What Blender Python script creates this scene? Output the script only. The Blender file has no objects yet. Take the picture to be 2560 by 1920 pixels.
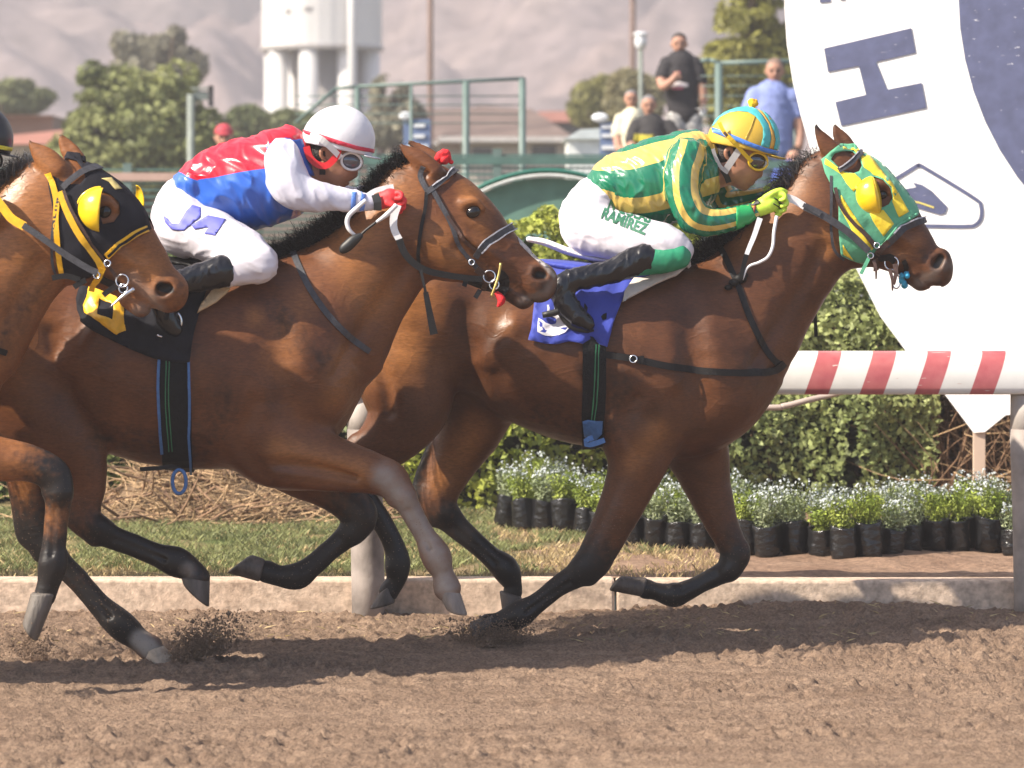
import bpy, bmesh, math, random
import numpy as np
from mathutils import Vector, Matrix, geometry
from mathutils.bvhtree import BVHTree
R = math.radians
scene = bpy.context.scene
COL = scene.collection
random.seed(7); RNG = np.random.default_rng(7)

# ---------------------------------------------------------------- camera, sky, sun, exposure
F, CX, HY, HC = 8570.0, 1280.0, 590.0, 1.65      # focal length in photo pixels, centre column, horizon row, eye height
cam_d = bpy.data.cameras.new('camera'); cam = bpy.data.objects.new('camera', cam_d); COL.objects.link(cam)
cam.location = (0, 0, HC); cam.rotation_euler = (R(90), 0, 0)
cam_d.sensor_width = 36; cam_d.lens = 36*F/2560; cam_d.shift_y = -(960-HY)/2560
cam_d.clip_start = 0.5; cam_d.clip_end = 20000
cam_d.dof.use_dof = True; cam_d.dof.focus_distance = 13.7; cam_d.dof.aperture_fstop = 4.0
scene.camera = cam
SUN_EL, SUN_AZ = 40.0, 24.0                      # elevation; angle of the sun from the -X axis towards the camera
to_sun = Vector((-math.cos(R(SUN_EL))*math.cos(R(SUN_AZ)), -math.cos(R(SUN_EL))*math.sin(R(SUN_AZ)), math.sin(R(SUN_EL))))
w = bpy.data.worlds.new('World'); scene.world = w; w.use_nodes = True
nt = w.node_tree; bg = nt.nodes['Background']; sky = nt.nodes.new('ShaderNodeTexSky')
sky.sky_type = 'NISHITA'; sky.sun_disc = False; sky.sun_elevation = R(SUN_EL)
sky.sun_rotation = math.atan2(to_sun.x, to_sun.y)
sky.dust_density = 1.5; sky.air_density = .8
nt.links.new(sky.outputs[0], bg.inputs[0]); bg.inputs[1].default_value = 0.10
sl = bpy.data.lights.new('sun', 'SUN'); sl.energy = 4.8; sl.angle = R(0.6); sl.color = (1.0, 0.90, 0.76)
so = bpy.data.objects.new('sun', sl); COL.objects.link(so); so.rotation_euler = to_sun.to_track_quat('Z', 'Y').to_euler()
so.location = (-20, -10, 30)
vs = scene.view_settings; vs.view_transform = 'Standard'; vs.look = 'None'; vs.gamma = 1; vs.exposure = 1.32
scene.cycles.use_denoising = True
scene.cycles.max_bounces = 6; scene.cycles.diffuse_bounces = 3; scene.cycles.glossy_bounces = 3
scene.cycles.transparent_max_bounces = 8; scene.cycles.volume_bounces = 0
scene.cycles.use_adaptive_sampling = True

# ---------------------------------------------------------------- pixel -> world, object bookkeeping
def P(px, py, d): return Vector(((px-CX)*d/F, d, HC-(py-HY)*d/F))
def px_of(co):    # (n,3) -> photo pixels
    return np.stack([CX+co[:, 0]*F/co[:, 1], HY+(HC-co[:, 2])*F/co[:, 1]], 1)
def tag(o, label=None, cat=None, group=None, kind=None):
    if label: o['label'] = label
    if cat: o['category'] = cat
    if group: o['group'] = group
    if kind: o['kind'] = kind
    return o
def empty(name, loc=(0, 0, 0), **k):
    o = bpy.data.objects.new(name, None); COL.objects.link(o); o.location = loc; o.empty_display_size = .2
    return tag(o, **k)
def link(name, me, mat=None, parent=None, smooth=True):
    o = bpy.data.objects.new(name, me); COL.objects.link(o)
    for m in (mat if isinstance(mat, (list, tuple)) else [mat]):
        if m: me.materials.append(m)
    if smooth and len(me.polygons):
        me.polygons.foreach_set('use_smooth', [True]*len(me.polygons))
    if parent is not None: attach(o, parent)
    return o
def attach(o, parent):
    o.parent = parent; o.matrix_parent_inverse = wm(parent).inverted()
    return o
def wm(o):
    m = o.matrix_basis.copy()
    return wm(o.parent) @ o.matrix_parent_inverse @ m if o.parent else m
def mk(name, verts, faces, mat=None, parent=None, smooth=True):
    me = bpy.data.meshes.new(name); me.from_pydata([tuple(v) for v in verts], [], faces); me.update()
    return link(name, me, mat, parent, smooth)
def bmo(name, bm, mat=None, parent=None, smooth=False):
    me = bpy.data.meshes.new(name); bm.to_mesh(me); bm.free()
    return link(name, me, mat, parent, smooth)
def np_mesh(name, V, faces):
    """V (n,3), faces (m,k) of one size"""
    me = bpy.data.meshes.new(name); V = np.asarray(V, np.float32); faces = np.asarray(faces, np.int32); k = faces.shape[1]
    me.vertices.add(len(V)); me.vertices.foreach_set('co', V.ravel())
    me.loops.add(faces.size); me.loops.foreach_set('vertex_index', faces.ravel())
    me.polygons.add(len(faces)); me.polygons.foreach_set('loop_start', np.arange(0, faces.size, k, dtype=np.int32))
    me.update(calc_edges=True); me.validate()
    return me

# ---------------------------------------------------------------- implicit bodies: tapered tubes blended together
def catmull(A, n):
    A = np.asarray(A, float); m = len(A)
    if m < 3: 
        t = np.linspace(0, 1, n+1)[:, None]; return A[0]*(1-t)+A[1]*t
    E = np.vstack([2*A[0]-A[1], A, 2*A[-1]-A[-2]]); out = []
    for i in range(m-1):
        p0, p1, p2, p3 = E[i:i+4]
        for j in range(n):
            t = j/n
            out.append(.5*((2*p1)+(-p0+p2)*t+(2*p0-5*p1+4*p2-p3)*t*t+(-p0+3*p1-3*p2+p3)*t**3))
    out.append(A[-1]); return np.array(out)
class Prim: pass
def prs(lst):
    """outline pairs (tx,ty,bx,by,halfwidth_m[,yoff[,c]]) -> tube nodes with metric half width"""
    o = []
    for q in lst:
        tx, ty, bx, by, wd = q[:5]; yo = q[5] if len(q) > 5 else 0; c = q[6] if len(q) > 6 else 0
        o.append((.5*(tx+bx), .5*(ty+by), .5*math.hypot(tx-bx, ty-by), yo, -wd, c))
    return o
class Field:
    def __init__(s, d): s.d = d; s.prims = []; s.disp = None
    def tube(s, nodes, k=.03, op="+", n=6, attr=True, stripe=False):
        """node: (px,py,r_px,yoff_m=0,flat=1 (or -halfwidth_m),c=0)"""
        A = []
        for q in nodes:
            q = tuple(q)+(0, 1, 0)[len(q)-3:] if len(q) < 6 else q
            px, py, r, yo, fl, c = q[:6]; dd = s.d+yo; c3 = P(px, py, dd); rm = r*dd/F
            if fl < 0: fl = -fl/rm
            A.append((c3[0], c3[1], c3[2], rm, fl, c))
        if len(A) == 1: A = [A[0], A[0]]; A[1] = (A[0][0]+1e-4,)+A[0][1:]; n = 1
        S = catmull(A, n if len(A) > 1 else 1); S[:, 3] = np.maximum(S[:, 3], 1e-4); S[:, 4] = np.clip(S[:, 4], .08, 8)
        p = Prim(); p.S = S; p.k = k; p.op = op; p.attr = attr; p.stripe = stripe
        rr = (S[:, 3]*np.maximum(1, S[:, 4]))[:, None]
        p.lo = (S[:, :3]-rr).min(0); p.hi = (S[:, :3]+rr).max(0); s.prims.append(p); return p
    def plane(s, pt, nrm):   # keep the side opposite to nrm
        p = Prim(); p.op = 'p'; p.pt = np.array(pt, float); p.n = np.array(nrm, float)/np.linalg.norm(nrm); p.attr = False; s.prims.append(p)
    def segs(s, p, X, full=False, mg=.3):
        best = np.full(len(X), 9.0); cc = np.zeros(len(X)); ss = np.zeros(len(X)); uu = np.zeros(len(X)); u0 = 0
        S = p.S; pr = np.full(len(X), 1.0)
        if not full and len(X) > 3000 and len(S) > 3:      # cull every piece by its own box
            X0 = X; out = best
            for i in range(len(S)-1):
                q = Prim(); q.S = S[i:i+2]; rr = (q.S[:, 3]*np.maximum(1, q.S[:, 4]))[:, None]; e = mg+p.k
                lo = (q.S[:, :3]-rr).min(0)-e; hi = (q.S[:, :3]+rr).max(0)+e; m = np.nonzero((X0[:, 0] > lo[0]) & (X0[:, 0] < hi[0]) & (X0[:, 2] > lo[2]) & (X0[:, 2] < hi[2]) & (X0[:, 1] > lo[1]) & (X0[:, 1] < hi[1]))[0]
                if len(m): out[m] = np.minimum(out[m], s.segs(q, X0[m]))
            return out
        for i in range(len(S)-1):
            a, b = S[i], S[i+1]; fm = .5*(a[4]+b[4]); sc = np.array([1, 1/fm, 1])
            ab = (b[:3]-a[:3]); abs_ = ab*sc; q = X-a[:3]; L2 = (abs_**2).sum()+1e-12
            t = np.clip(((q*sc)@abs_)/L2, 0, 1)
            dx = q[:, 0]-t*ab[0]; dy = q[:, 1]-t*ab[1]; dz = q[:, 2]-t*ab[2]
            fl = a[4]+(b[4]-a[4])*t; r = a[3]+(b[3]-a[3])*t
            d = (np.sqrt(dx*dx+(dy/fl)**2+dz*dz)-r)*min(1.0, fm)
            m = d < best
            if full:
                L = math.sqrt((ab**2).sum())+1e-9
                best_ = np.where(m, d, best); cc = np.where(m, a[5]+(b[5]-a[5])*t, cc)
                if L > 2e-4: ss = np.where(m, (ab[0]*dz-ab[2]*dx)/math.hypot(ab[0], ab[2])/np.maximum(r, 1e-4) if math.hypot(ab[0], ab[2]) > 1e-5 else 0, ss)
                uu = np.where(m, u0+t*L, uu); u0 += L; best = best_
            else: best = np.minimum(best, d)
        return (best, cc, ss, uu) if full else best
    def eval(s, X, mg=.06):
        V = np.full(len(X), 9.0)
        for p in s.prims:
            if p.op == 'p':
                V = np.maximum(V, (X-p.pt)@p.n); continue
            m = np.nonzero(((X > p.lo-mg-p.k) & (X < p.hi+mg+p.k)).all(1))[0]
            if not len(m): continue
            d = s.segs(p, X[m], False, mg); a = V[m]; k = p.k
            if p.op == '+':
                h = np.maximum(k-np.abs(a-d), 0)/k; V[m] = np.minimum(a, d)-h*h*k/4
            else:
                d = -d; h = np.maximum(k-np.abs(a-d), 0)/k; V[m] = np.maximum(a, d)+h*h*k/4
        if s.disp is not None:
            m = np.nonzero(np.abs(V) < .08)[0]
            if len(m): V[m] = V[m]+s.disp(X[m])
        return V
    def attrs(s, X, sharp=.012):
        W = np.full(len(X), 1e-30); C = np.zeros(len(X)); SS = np.zeros(len(X)); UU = np.zeros(len(X))
        for p in s.prims:
            if not p.attr or p.op != '+': continue
            m = np.nonzero(((X > p.lo-.1) & (X < p.hi+.1)).all(1))[0]
            if not len(m): continue
            d, c, st, u = s.segs(p, X[m], True); w = np.exp(-np.clip(d, -.15, .3)/sharp)
            W[m] += w; C[m] += w*c; SS[m] += w*st; UU[m] += w*u
        return C/W, SS/W, UU/W
    def mesh(s, h, newton=1):
        lo = np.min([p.lo for p in s.prims if p.op == '+'], 0)-4*h-.02; hi = np.max([p.hi for p in s.prims if p.op == '+'], 0)+4*h+.02
        B = 4; H = B*h; nc = np.ceil((hi-lo)/H).astype(int)+1
        gx, gy, gz = [lo[i]+H*np.arange(nc[i]) for i in range(3)]
        G = np.stack(np.meshgrid(gx, gy, gz, indexing='ij'), -1).reshape(-1, 3)
        Vc = s.eval(G+H/2-h/2, mg=2.2*H).reshape(nc)          # value at block centre
        act = np.argwhere(np.abs(Vc) < H*1.25+.012)
        N = nc*B; V = np.repeat(np.repeat(np.repeat(Vc.astype(np.float32), B, 0), B, 1), B, 2)
        o = np.stack(np.meshgrid(*[np.arange(B)]*3, indexing='ij'), -1).reshape(-1, 3)
        I = (act[:, None, :]*B+o[None]).reshape(-1, 3)
        val = np.empty(len(I), np.float32)
        for a in range(0, len(I), 400000):
            val[a:a+400000] = s.eval(lo+I[a:a+400000]*h, mg=3*h+.01)
        V[I[:, 0], I[:, 1], I[:, 2]] = val
        ins = V < 0
        # cells with a sign change
        cs = [ins[i:N[0]-1+i, j:N[1]-1+j, k:N[2]-1+k] for i in (0, 1) for j in (0, 1) for k in (0, 1)]
        anyi = cs[0].copy(); alli = cs[0].copy()
        for c in cs[1:]: anyi |= c; alli &= c
        cell = np.argwhere(anyi & ~alli); M = len(cell)
        idx = np.full(tuple(N-1), -1, np.int32); idx[cell[:, 0], cell[:, 1], cell[:, 2]] = np.arange(M)
        acc = np.zeros((M, 3)); cnt = np.zeros(M)
        cor = [(i, j, k) for i in (0, 1) for j in (0, 1) for k in (0, 1)]
        vals = {c: V[cell[:, 0]+c[0], cell[:, 1]+c[1], cell[:, 2]+c[2]].astype(float) for c in cor}
        for c in cor:
            for ax in range(3):
                if c[ax]: continue
                e = list(c); e[ax] = 1; e = tuple(e); va, vb = vals[c], vals[e]; m = (va < 0) != (vb < 0)
                t = np.where(m, va/np.where(m, va-vb, 1), 0); pt = np.tile(np.array(c, float), (M, 1)); pt[:, ax] += t
                acc[m] += pt[m]; cnt[m] += 1
        X = lo+(cell+acc/np.maximum(cnt, 1)[:, None])*h
        for _ in range(newton):
            e = h*.5; f0 = s.eval(X, .03)
            g = np.stack([s.eval(X+np.array(v)*e, .03)-s.eval(X-np.array(v)*e, .03) for v in ((1, 0, 0), (0, 1, 0), (0, 0, 1))], 1)/(2*e)
            st = f0[:, None]*g/np.maximum((g**2).sum(1), .2)[:, None]; n_ = np.linalg.norm(st, axis=1, keepdims=True)
            X = X-st*np.minimum(1, h*.6/np.maximum(n_, 1e-9))
        quads = []
        for ax in range(3):
            a1, a2 = [a for a in range(3) if a != ax]
            sl0 = [slice(None)]*3; sl1 = [slice(None)]*3; sl0[ax] = slice(0, N[ax]-1); sl1[ax] = slice(1, N[ax])
            ch = ins[tuple(sl0)] != ins[tuple(sl1)]; E = np.argwhere(ch)
            E = E[(E[:, a1] > 0) & (E[:, a2] > 0) & (E[:, a1] < N[a1]-1) & (E[:, a2] < N[a2]-1)]
            fl = ins[E[:, 0], E[:, 1], E[:, 2]]
            if ax == 1: fl = ~fl
            o1 = np.zeros(3, int); o1[a1] = 1; o2 = np.zeros(3, int); o2[a2] = 1
            q = [E-o1-o2, E-o2, E, E-o1]; q = np.stack([idx[x[:, 0], x[:, 1], x[:, 2]] for x in q], 1)
            q = np.where(fl[:, None], q, q[:, ::-1]); quads.append(q[(q >= 0).all(1)])
        return X, np.vstack(quads)
def build(f, h, name, mat, parent=None, sharp=.012, paint=None, newton=1, split=None, smooth=0):
    """meshes a field; attribute pt = (dark, light, stripe, length)"""
    X, Q = f.mesh(h, newton)
    C, S_, U = f.attrs(X, sharp); A = np.stack([C, np.zeros(len(X)), S_, U], 1)
    if paint: paint(X, px_of(X), A)
    me = np_mesh(name, X, Q); at = me.attributes.new('pt', 'FLOAT_COLOR', 'POINT')
    n = len(me.vertices)
    if n == len(A): at.data.foreach_set('color', A.astype(np.float32).ravel())
    o = link(name, me, mat, parent)
    o_bvh = BVHTree.FromPolygons([tuple(v) for v in X], [tuple(int(i) for i in q) for q in Q])
    return o, o_bvh
def stroke(pts, rad):
    """soft brush along a pixel polyline -> function(px)->0..1"""
    pts = np.array(pts, float)
    def fn(p):
        best = np.full(len(p), 1e9)
        if len(pts) == 1: best = np.linalg.norm(p-pts[0], axis=1)
        for a, b in zip(pts[:-1], pts[1:]):
            ab = b-a; t = np.clip(((p-a)@ab)/((ab**2).sum()+1e-9), 0, 1); best = np.minimum(best, np.linalg.norm(p-a-t[:, None]*ab, axis=1))
        x = np.clip(1-best/rad, 0, 1); return x*x*(3-2*x)
    return fn
def nz(X, f, seed=0):
    """cheap smooth noise -1..1 from warped sines"""
    a = seed*1.7; x, y, z = X[:, 0]*f, X[:, 1]*f, X[:, 2]*f
    x2 = x+.9*np.sin(1.3*y+a)+.7*np.sin(1.7*z+2*a); y2 = y+.8*np.sin(1.9*z-a)+.5*np.sin(1.1*x); z2 = z+.8*np.sin(1.5*x+a)+.6*np.sin(2.1*y)
    return (np.sin(x2*1.1+a)*np.sin(y2*.9+1)+np.sin(y2*1.7+2)*np.sin(z2*1.3+a)+np.sin(z2*2.1)*np.sin(x2*1.9+3))/3

# ---------------------------------------------------------------- draping things on a body seen at a pixel
OC = Vector((0, 0, HC))
def hit(bvh, px, py, d, off=0.0):
    dr = (P(px, py, 1.0)-OC).normalized()
    loc, nr, i, ds = bvh.ray_cast(OC, dr)
    if loc is None:
        q = P(px, py, d); loc, nr, i, ds = bvh.find_nearest(q)
        v = (q-loc); 
        if nr.dot(v) < 0: nr = -nr
        return loc+nr*off, nr, False
    if nr.dot(dr) > 0: nr = -nr
    return loc+nr*off, nr, True
def far_hit(bvh, p, off=0.0):
    o = Vector((p[0], p[1]+3, p[2])); loc, nr, i, ds = bvh.ray_cast(o, Vector((0, -1, 0)), 3.2)
    if loc is None: return Vector(p)
    if nr.y < 0: nr = -nr
    return loc+nr*off
def inpoly(x, y, poly):
    c = False; n = len(poly)
    for i in range(n):
        x1, y1 = poly[i]; x2, y2 = poly[i-1]
        if (y1 > y) != (y2 > y) and x < (x2-x1)*(y-y1)/(y2-y1)+x1: c = not c
    return c
def rsmp(poly, step, closed=True, smooth=False):
    pts = list(poly)
    if smooth:
        if closed:
            q = catmull(np.array([pts[-1]]+pts+[pts[0], pts[1]]), 6)[6:-6-0]; pts = [tuple(a) for a in q][:-1]
        else: pts = [tuple(a) for a in catmull(np.array(pts), 6)]
    out = []
    n = len(pts)
    for i in range(n if closed else n-1):
        a, b = pts[i], pts[(i+1) % n]; L = math.hypot(a[0]-b[0], a[1]-b[1]); k = max(1, int(round(L/step)))
        for j in range(k): out.append((a[0]+(b[0]-a[0])*j/k, a[1]+(b[1]-a[1])*j/k))
    if not closed: out.append(tuple(pts[-1]))
    return out
def tri2d(poly, holes=(), step=8):
    loops = [rsmp(poly, step)]+[rsmp(h_, step) for h_ in holes]
    vs_, es = [], []
    for lp in loops:
        b = len(vs_); vs_ += [Vector(p) for p in lp]; es += [(b+i, b+(i+1) % len(lp)) for i in range(len(lp))]
    xs = [p[0] for p in poly]; ys = [p[1] for p in poly]; y = min(ys)+step*.6; r = 0
    while y < max(ys):
        x = min(xs)+(step*.5 if r % 2 else step)
        while x < max(xs):
            if inpoly(x, y, poly) and not any(inpoly(x, y, h_) for h_ in holes):
                if all(min((x-p[0])**2+(y-p[1])**2 for p in lp) > (step*.45)**2 for lp in loops): vs_.append(Vector((x, y)))
            x += step
        y += step*.87; r += 1
    v, e, f, *_ = geometry.delaunay_2d_cdt(vs_, es, [], 0, 1e-4)
    fs = []
    for t in f:
        cx = sum(v[i].x for i in t)/len(t); cy = sum(v[i].y for i in t)/len(t)
        if inpoly(cx, cy, poly) and not any(inpoly(cx, cy, h_) for h_ in holes): fs.append(tuple(t))
    return v, fs
def solid(o, t, off=1):
    m = o.modifiers.new('thickness', 'SOLIDIFY'); m.thickness = t; m.offset = off; return o
def patch(name, poly, bvh, d, off, mat, parent, holes=(), step=8, thick=.003, wav=0.0, far=False, smoothp=False):
    if smoothp: poly = rsmp(poly, step, True, True)
    v, fs = tri2d(poly, holes, step); co = []
    for p in v:
        q, nr, ok = hit(bvh, p.x, p.y, d, off+(wav*(math.sin(p.x*.11+p.y*.05)+math.sin(p.y*.09-p.x*.04)+.6*math.sin(p.x*.21-p.y*.13)) if wav else 0)); co.append(q)
    fs = [f_[::-1] if (co[f_[1]]-co[f_[0]]).cross(co[f_[2]]-co[f_[0]]).y > 0 else f_ for f_ in fs]
    if far:
        n = len(co); g = [far_hit(bvh, c, off) for c in co]; co = co+g; fs = fs+[tuple(i+n for i in f_[::-1]) for f_ in fs]
    o = mk(name, co, fs, mat, parent)
    if thick: solid(o, thick, 1)
    return o
def ribbon(name, pts, width, bvh, d, mat, parent, off=.004, thick=.003, step=9, both=False, w_end=None, dep=None):
    """strap along pixel points; on the surface of bvh, or free when points carry a depth"""
    pts = np.array(pts, float); S = catmull(pts, 6)
    # resample by length
    L = np.r_[0, np.cumsum(np.hypot(*np.diff(S[:, :2], axis=0).T))]; n = max(2, int(L[-1]/step)); t = np.linspace(0, L[-1], n+1)
    S = np.stack([np.interp(t, L, S[:, i]) for i in range(S.shape[1])], 1)
    T = np.gradient(S[:, :2], axis=0); T /= np.linalg.norm(T, axis=1, keepdims=True)+1e-9; Nn = np.stack([-T[:, 1], T[:, 0]], 1)
    wd = np.linspace(width, w_end if w_end is not None else width, n+1); co = []; K = 3
    for i in range(n+1):
        for j in range(K):
            x, y = S[i, :2]+Nn[i]*wd[i]*(j/(K-1)-.5)
            if S.shape[1] > 2: co.append(P(x, y, S[i, 2]))
            else: co.append(hit(bvh, x, y, d, off)[0])
    fs = [(i*K+j, i*K+j+1, (i+1)*K+j+1, (i+1)*K+j) for i in range(n) for j in range(K-1)]
    if (co[fs[0][1]]-co[fs[0][0]]).cross(co[fs[0][2]]-co[fs[0][0]]).y > 0: fs = [f_[::-1] for f_ in fs]
    if both:
        m = len(co); g = [far_hit(bvh, c, off) for c in co]; co = co+g; fs = fs+[tuple(q+m for q in f_[::-1]) for f_ in fs]
        for i in (0, n): 
            fs += [(i*K+j, i*K+j+1, m+i*K+j+1, m+i*K+j) for j in range(K-1)]
    o = mk(name, co, fs, mat, parent, smooth=False); solid(o, thick, 1); return o
def curve_tube(name, pts, r, mat, parent=None, res=8, n=6, closed=False, taper=None):
    """round tube mesh through 3-D points"""
    pts = [tuple(p) for p in pts]
    S = catmull(np.array(pts+([pts[0], pts[1]] if closed else [])), n)
    if closed: S = S[:-n]
    m = len(S); V = []; Fs = []
    T = np.gradient(S, axis=0); T /= np.linalg.norm(T, axis=1, keepdims=True)+1e-9
    up = np.array([0, 1.0, 0]) if abs(T[0][1]) < .9 else np.array([1.0, 0, 0])
    for i in range(m):
        a = np.cross(T[i], up); a /= np.linalg.norm(a)+1e-9; b = np.cross(T[i], a); up = np.cross(a, T[i])
        rr = r if taper is None else np.interp(i/(m-1), np.linspace(0, 1, len(taper)), taper)
        for j in range(res):
            g = 2*math.pi*j/res; V.append(S[i]+rr*(math.cos(g)*a+math.sin(g)*b))
    for i in range(m-1):
        for j in range(res): Fs.append((i*res+j, i*res+(j+1) % res, (i+1)*res+(j+1) % res, (i+1)*res+j))
    if not closed: Fs.append(tuple(range(res))[::-1]); Fs.append(tuple((m-1)*res+j for j in range(res)))
    if name is None: return V, Fs
    return mk(name, V, Fs, mat, parent)
def merge(lst):
    V, Fs = [], []
    for v, f in lst:
        b = len(V); V += [tuple(q) for q in v]; Fs += [tuple(i+b for i in g) for g in f]
    return V, Fs
def boxv(x0, x1, y0, y1, z0, z1):
    v = [(x, y, z) for x in (x0, x1) for y in (y0, y1) for z in (z0, z1)]
    return v, [(0, 1, 3, 2), (4, 6, 7, 5), (0, 4, 5, 1), (2, 3, 7, 6), (0, 2, 6, 4), (1, 5, 7, 3)]
def bevel(o, w_=.01, seg=2):
    m = o.modifiers.new('bevel', 'BEVEL'); m.width = w_; m.segments = seg; m.limit_method = 'ANGLE'; return o
def prism(poly, d0, thick, fn=None):
    """closed slab whose front outline is a pixel polygon at depth d0"""
    fr = [P(x, y, d0) for x, y in poly] if fn is None else [fn(x, y) for x, y in poly]
    n = len(fr); bk = [v+Vector((0, thick, 0)) for v in fr]
    return fr+bk, [tuple(range(n)), tuple(range(2*n-1, n-1, -1))]+[(i, n+i, n+(i+1) % n, (i+1) % n) for i in range(n)]
def sphere_v(c, rx, ry, rz, nu=16, nv=10, rot=None):
    V = []; Fs = []
    for i in range(nv+1):
        th = math.pi*i/nv
        for j in range(nu):
            ph = 2*math.pi*j/nu; p = Vector((rx*math.sin(th)*math.cos(ph), ry*math.sin(th)*math.sin(ph), rz*math.cos(th)))
            if rot is not None: p = rot @ p
            V.append(Vector(c)+p)
    for i in range(nv):
        for j in range(nu): Fs.append((i*nu+j, (i+1)*nu+j, (i+1)*nu+(j+1) % nu, i*nu+(j+1) % nu))
    return V, Fs

# ---------------------------------------------------------------- materials
def mat(name, col, rough=.6, spec=.5, metal=0, var=.12, vs_=8, bump=.0, bs=60, coat=0, sheen=0, obj=True, stretch=None, col2=None, trans=0, sub=0):
    m = bpy.data.materials.new(name); m.use_nodes = True; n = m.node_tree.nodes; l = m.node_tree.links; b = n['Principled BSDF']
    b.inputs['Roughness'].default_value = rough; b.inputs['Metallic'].default_value = metal
    b.inputs['Specular IOR Level'].default_value = spec; b.inputs['Coat Weight'].default_value = coat; b.inputs['Coat Roughness'].default_value = .15
    b.inputs['Sheen Weight'].default_value = sheen; b.inputs['Sheen Roughness'].default_value = .4
    b.inputs['Transmission Weight'].default_value = trans
    if sub: b.inputs['Subsurface Weight'].default_value = sub; b.inputs['Subsurface Radius'].default_value = (.02, .008, .004); b.inputs['Subsurface Scale'].default_value = .5
    tc = n.new('ShaderNodeTexCoord'); mp = n.new('ShaderNodeMapping'); l.new(tc.outputs['Object'], mp.inputs[0])
    if stretch: mp.inputs['Scale'].default_value = stretch
    nz_ = n.new('ShaderNodeTexNoise'); nz_.inputs['Scale'].default_value = vs_; nz_.inputs['Detail'].default_value = 5; l.new(mp.outputs[0], nz_.inputs['Vector'])
    rp = n.new('ShaderNodeMapRange'); rp.inputs[1].default_value = .3; rp.inputs[2].default_value = .7; l.new(nz_.outputs['Fac'], rp.inputs[0])
    mx = n.new('ShaderNodeMix'); mx.data_type = 'RGBA'; c = tuple(col)+(1,)
    c2 = tuple(col2)+(1,) if col2 else tuple(min(1, x*(1+var)) for x in col)+(1,)
    c1 = c if col2 else tuple(x*(1-var) for x in col)+(1,)
    mx.inputs[6].default_value = c1; mx.inputs[7].default_value = c2; l.new(rp.outputs[0], mx.inputs[0]); l.new(mx.outputs[2], b.inputs['Base Color'])
    if bump:
        n2 = n.new('ShaderNodeTexNoise'); n2.inputs['Scale'].default_value = bs; n2.inputs['Detail'].default_value = 4; l.new(mp.outputs[0], n2.inputs['Vector'])
        bp = n.new('ShaderNodeBump'); bp.inputs['Strength'].default_value = bump; bp.inputs['Distance'].default_value = .01
        l.new(n2.outputs['Fac'], bp.inputs['Height']); l.new(bp.outputs[0], b.inputs['Normal'])
    m['mix'] = mx.name
    return m
# ================================================================ ground, track, kerb, hills
def ground_mat(name, cols, scale, bump, bs, rough=.95, st=(1, 1, 1)):
    m = bpy.data.materials.new(name); m.use_nodes = True; n = m.node_tree.nodes; l = m.node_tree.links; b = n['Principled BSDF']; b.inputs['Roughness'].default_value = rough; b.inputs['Specular IOR Level'].default_value = .2
    tc = n.new('ShaderNodeTexCoord'); a = n.new('ShaderNodeTexNoise'); a.inputs['Scale'].default_value = scale; a.inputs['Detail'].default_value = 7; a.inputs['Roughness'].default_value = .65; mp = n.new('ShaderNodeMapping'); mp.inputs['Scale'].default_value = st; l.new(tc.outputs['Object'], mp.inputs[0]); l.new(mp.outputs[0], a.inputs['Vector'])
    r = n.new('ShaderNodeValToRGB'); r.color_ramp.elements[0].position = .3; r.color_ramp.elements[1].position = .72
    for i, c in enumerate(cols):
        if i < 2: e = r.color_ramp.elements[i]
        else: e = r.color_ramp.elements.new(.5)
        e.color = tuple(c)+(1,)
    l.new(a.outputs['Fac'], r.inputs[0])
    a3 = n.new('ShaderNodeTexNoise'); a3.inputs['Scale'].default_value = scale*9; a3.inputs['Detail'].default_value = 4; l.new(tc.outputs['Object'], a3.inputs['Vector'])
    mm = n.new('ShaderNodeMapRange'); mm.inputs[1].default_value = .3; mm.inputs[2].default_value = .7; mm.inputs[3].default_value = .68; mm.inputs[4].default_value = 1.25; l.new(a3.outputs['Fac'], mm.inputs[0])
    v = n.new('ShaderNodeVectorMath'); v.operation = 'SCALE'; l.new(r.outputs[0], v.inputs[0]); l.new(mm.outputs[0], v.inputs['Scale']); l.new(v.outputs[0], b.inputs['Base Color'])
    a2 = n.new('ShaderNodeTexNoise'); a2.inputs['Scale'].default_value = bs; a2.inputs['Detail'].default_value = 6; a2.inputs['Roughness'].default_value = .7; l.new(tc.outputs['Object'], a2.inputs['Vector'])
    bp = n.new('ShaderNodeBump'); bp.inputs['Strength'].default_value = bump; bp.inputs['Distance'].default_value = .03; l.new(a2.outputs['Fac'], bp.inputs['Height']); l.new(bp.outputs[0], b.inputs['Normal'])
    return m
def struct(o): o['kind'] = 'structure'; return o
M_DIRT = ground_mat('track_dirt', [(.205, .135, .093), (.385, .27, .19)], 9, 1.0, 60, st=(.22, 1, 1))
M_DIRT2 = ground_mat('verge_dirt', [(.20, .125, .085), (.32, .215, .15)], 3, .7, 30)
M_LAWN = ground_mat('verge_turf', [(.17, .14, .06), (.26, .20, .11), (.10, .13, .045)], 1.6, .8, 30)
M_CONC = ground_mat('kerb_concrete', [(.47, .35, .265), (.62, .49, .385)], 4, .25, 60, .9)
M_FIELD = ground_mat('infield', [(.10, .10, .04), (.2, .16, .09)], .2, .5, 5)
KY = 14.9                     # the kerb's front face
def grid(x0, x1, nx, y0, y1, ny, fz):
    xs = np.linspace(x0, x1, nx); ys = np.linspace(y0, y1, ny); Xg, Yg = np.meshgrid(xs, ys); Z = fz(Xg, Yg)
    V = np.stack([Xg, Yg, Z], -1).reshape(-1, 3); i = (np.arange(ny-1)[:, None]*nx+np.arange(nx-1)[None]).reshape(-1)
    return V, np.stack([i, i+1, i+nx+1, i+nx], 1)
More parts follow.
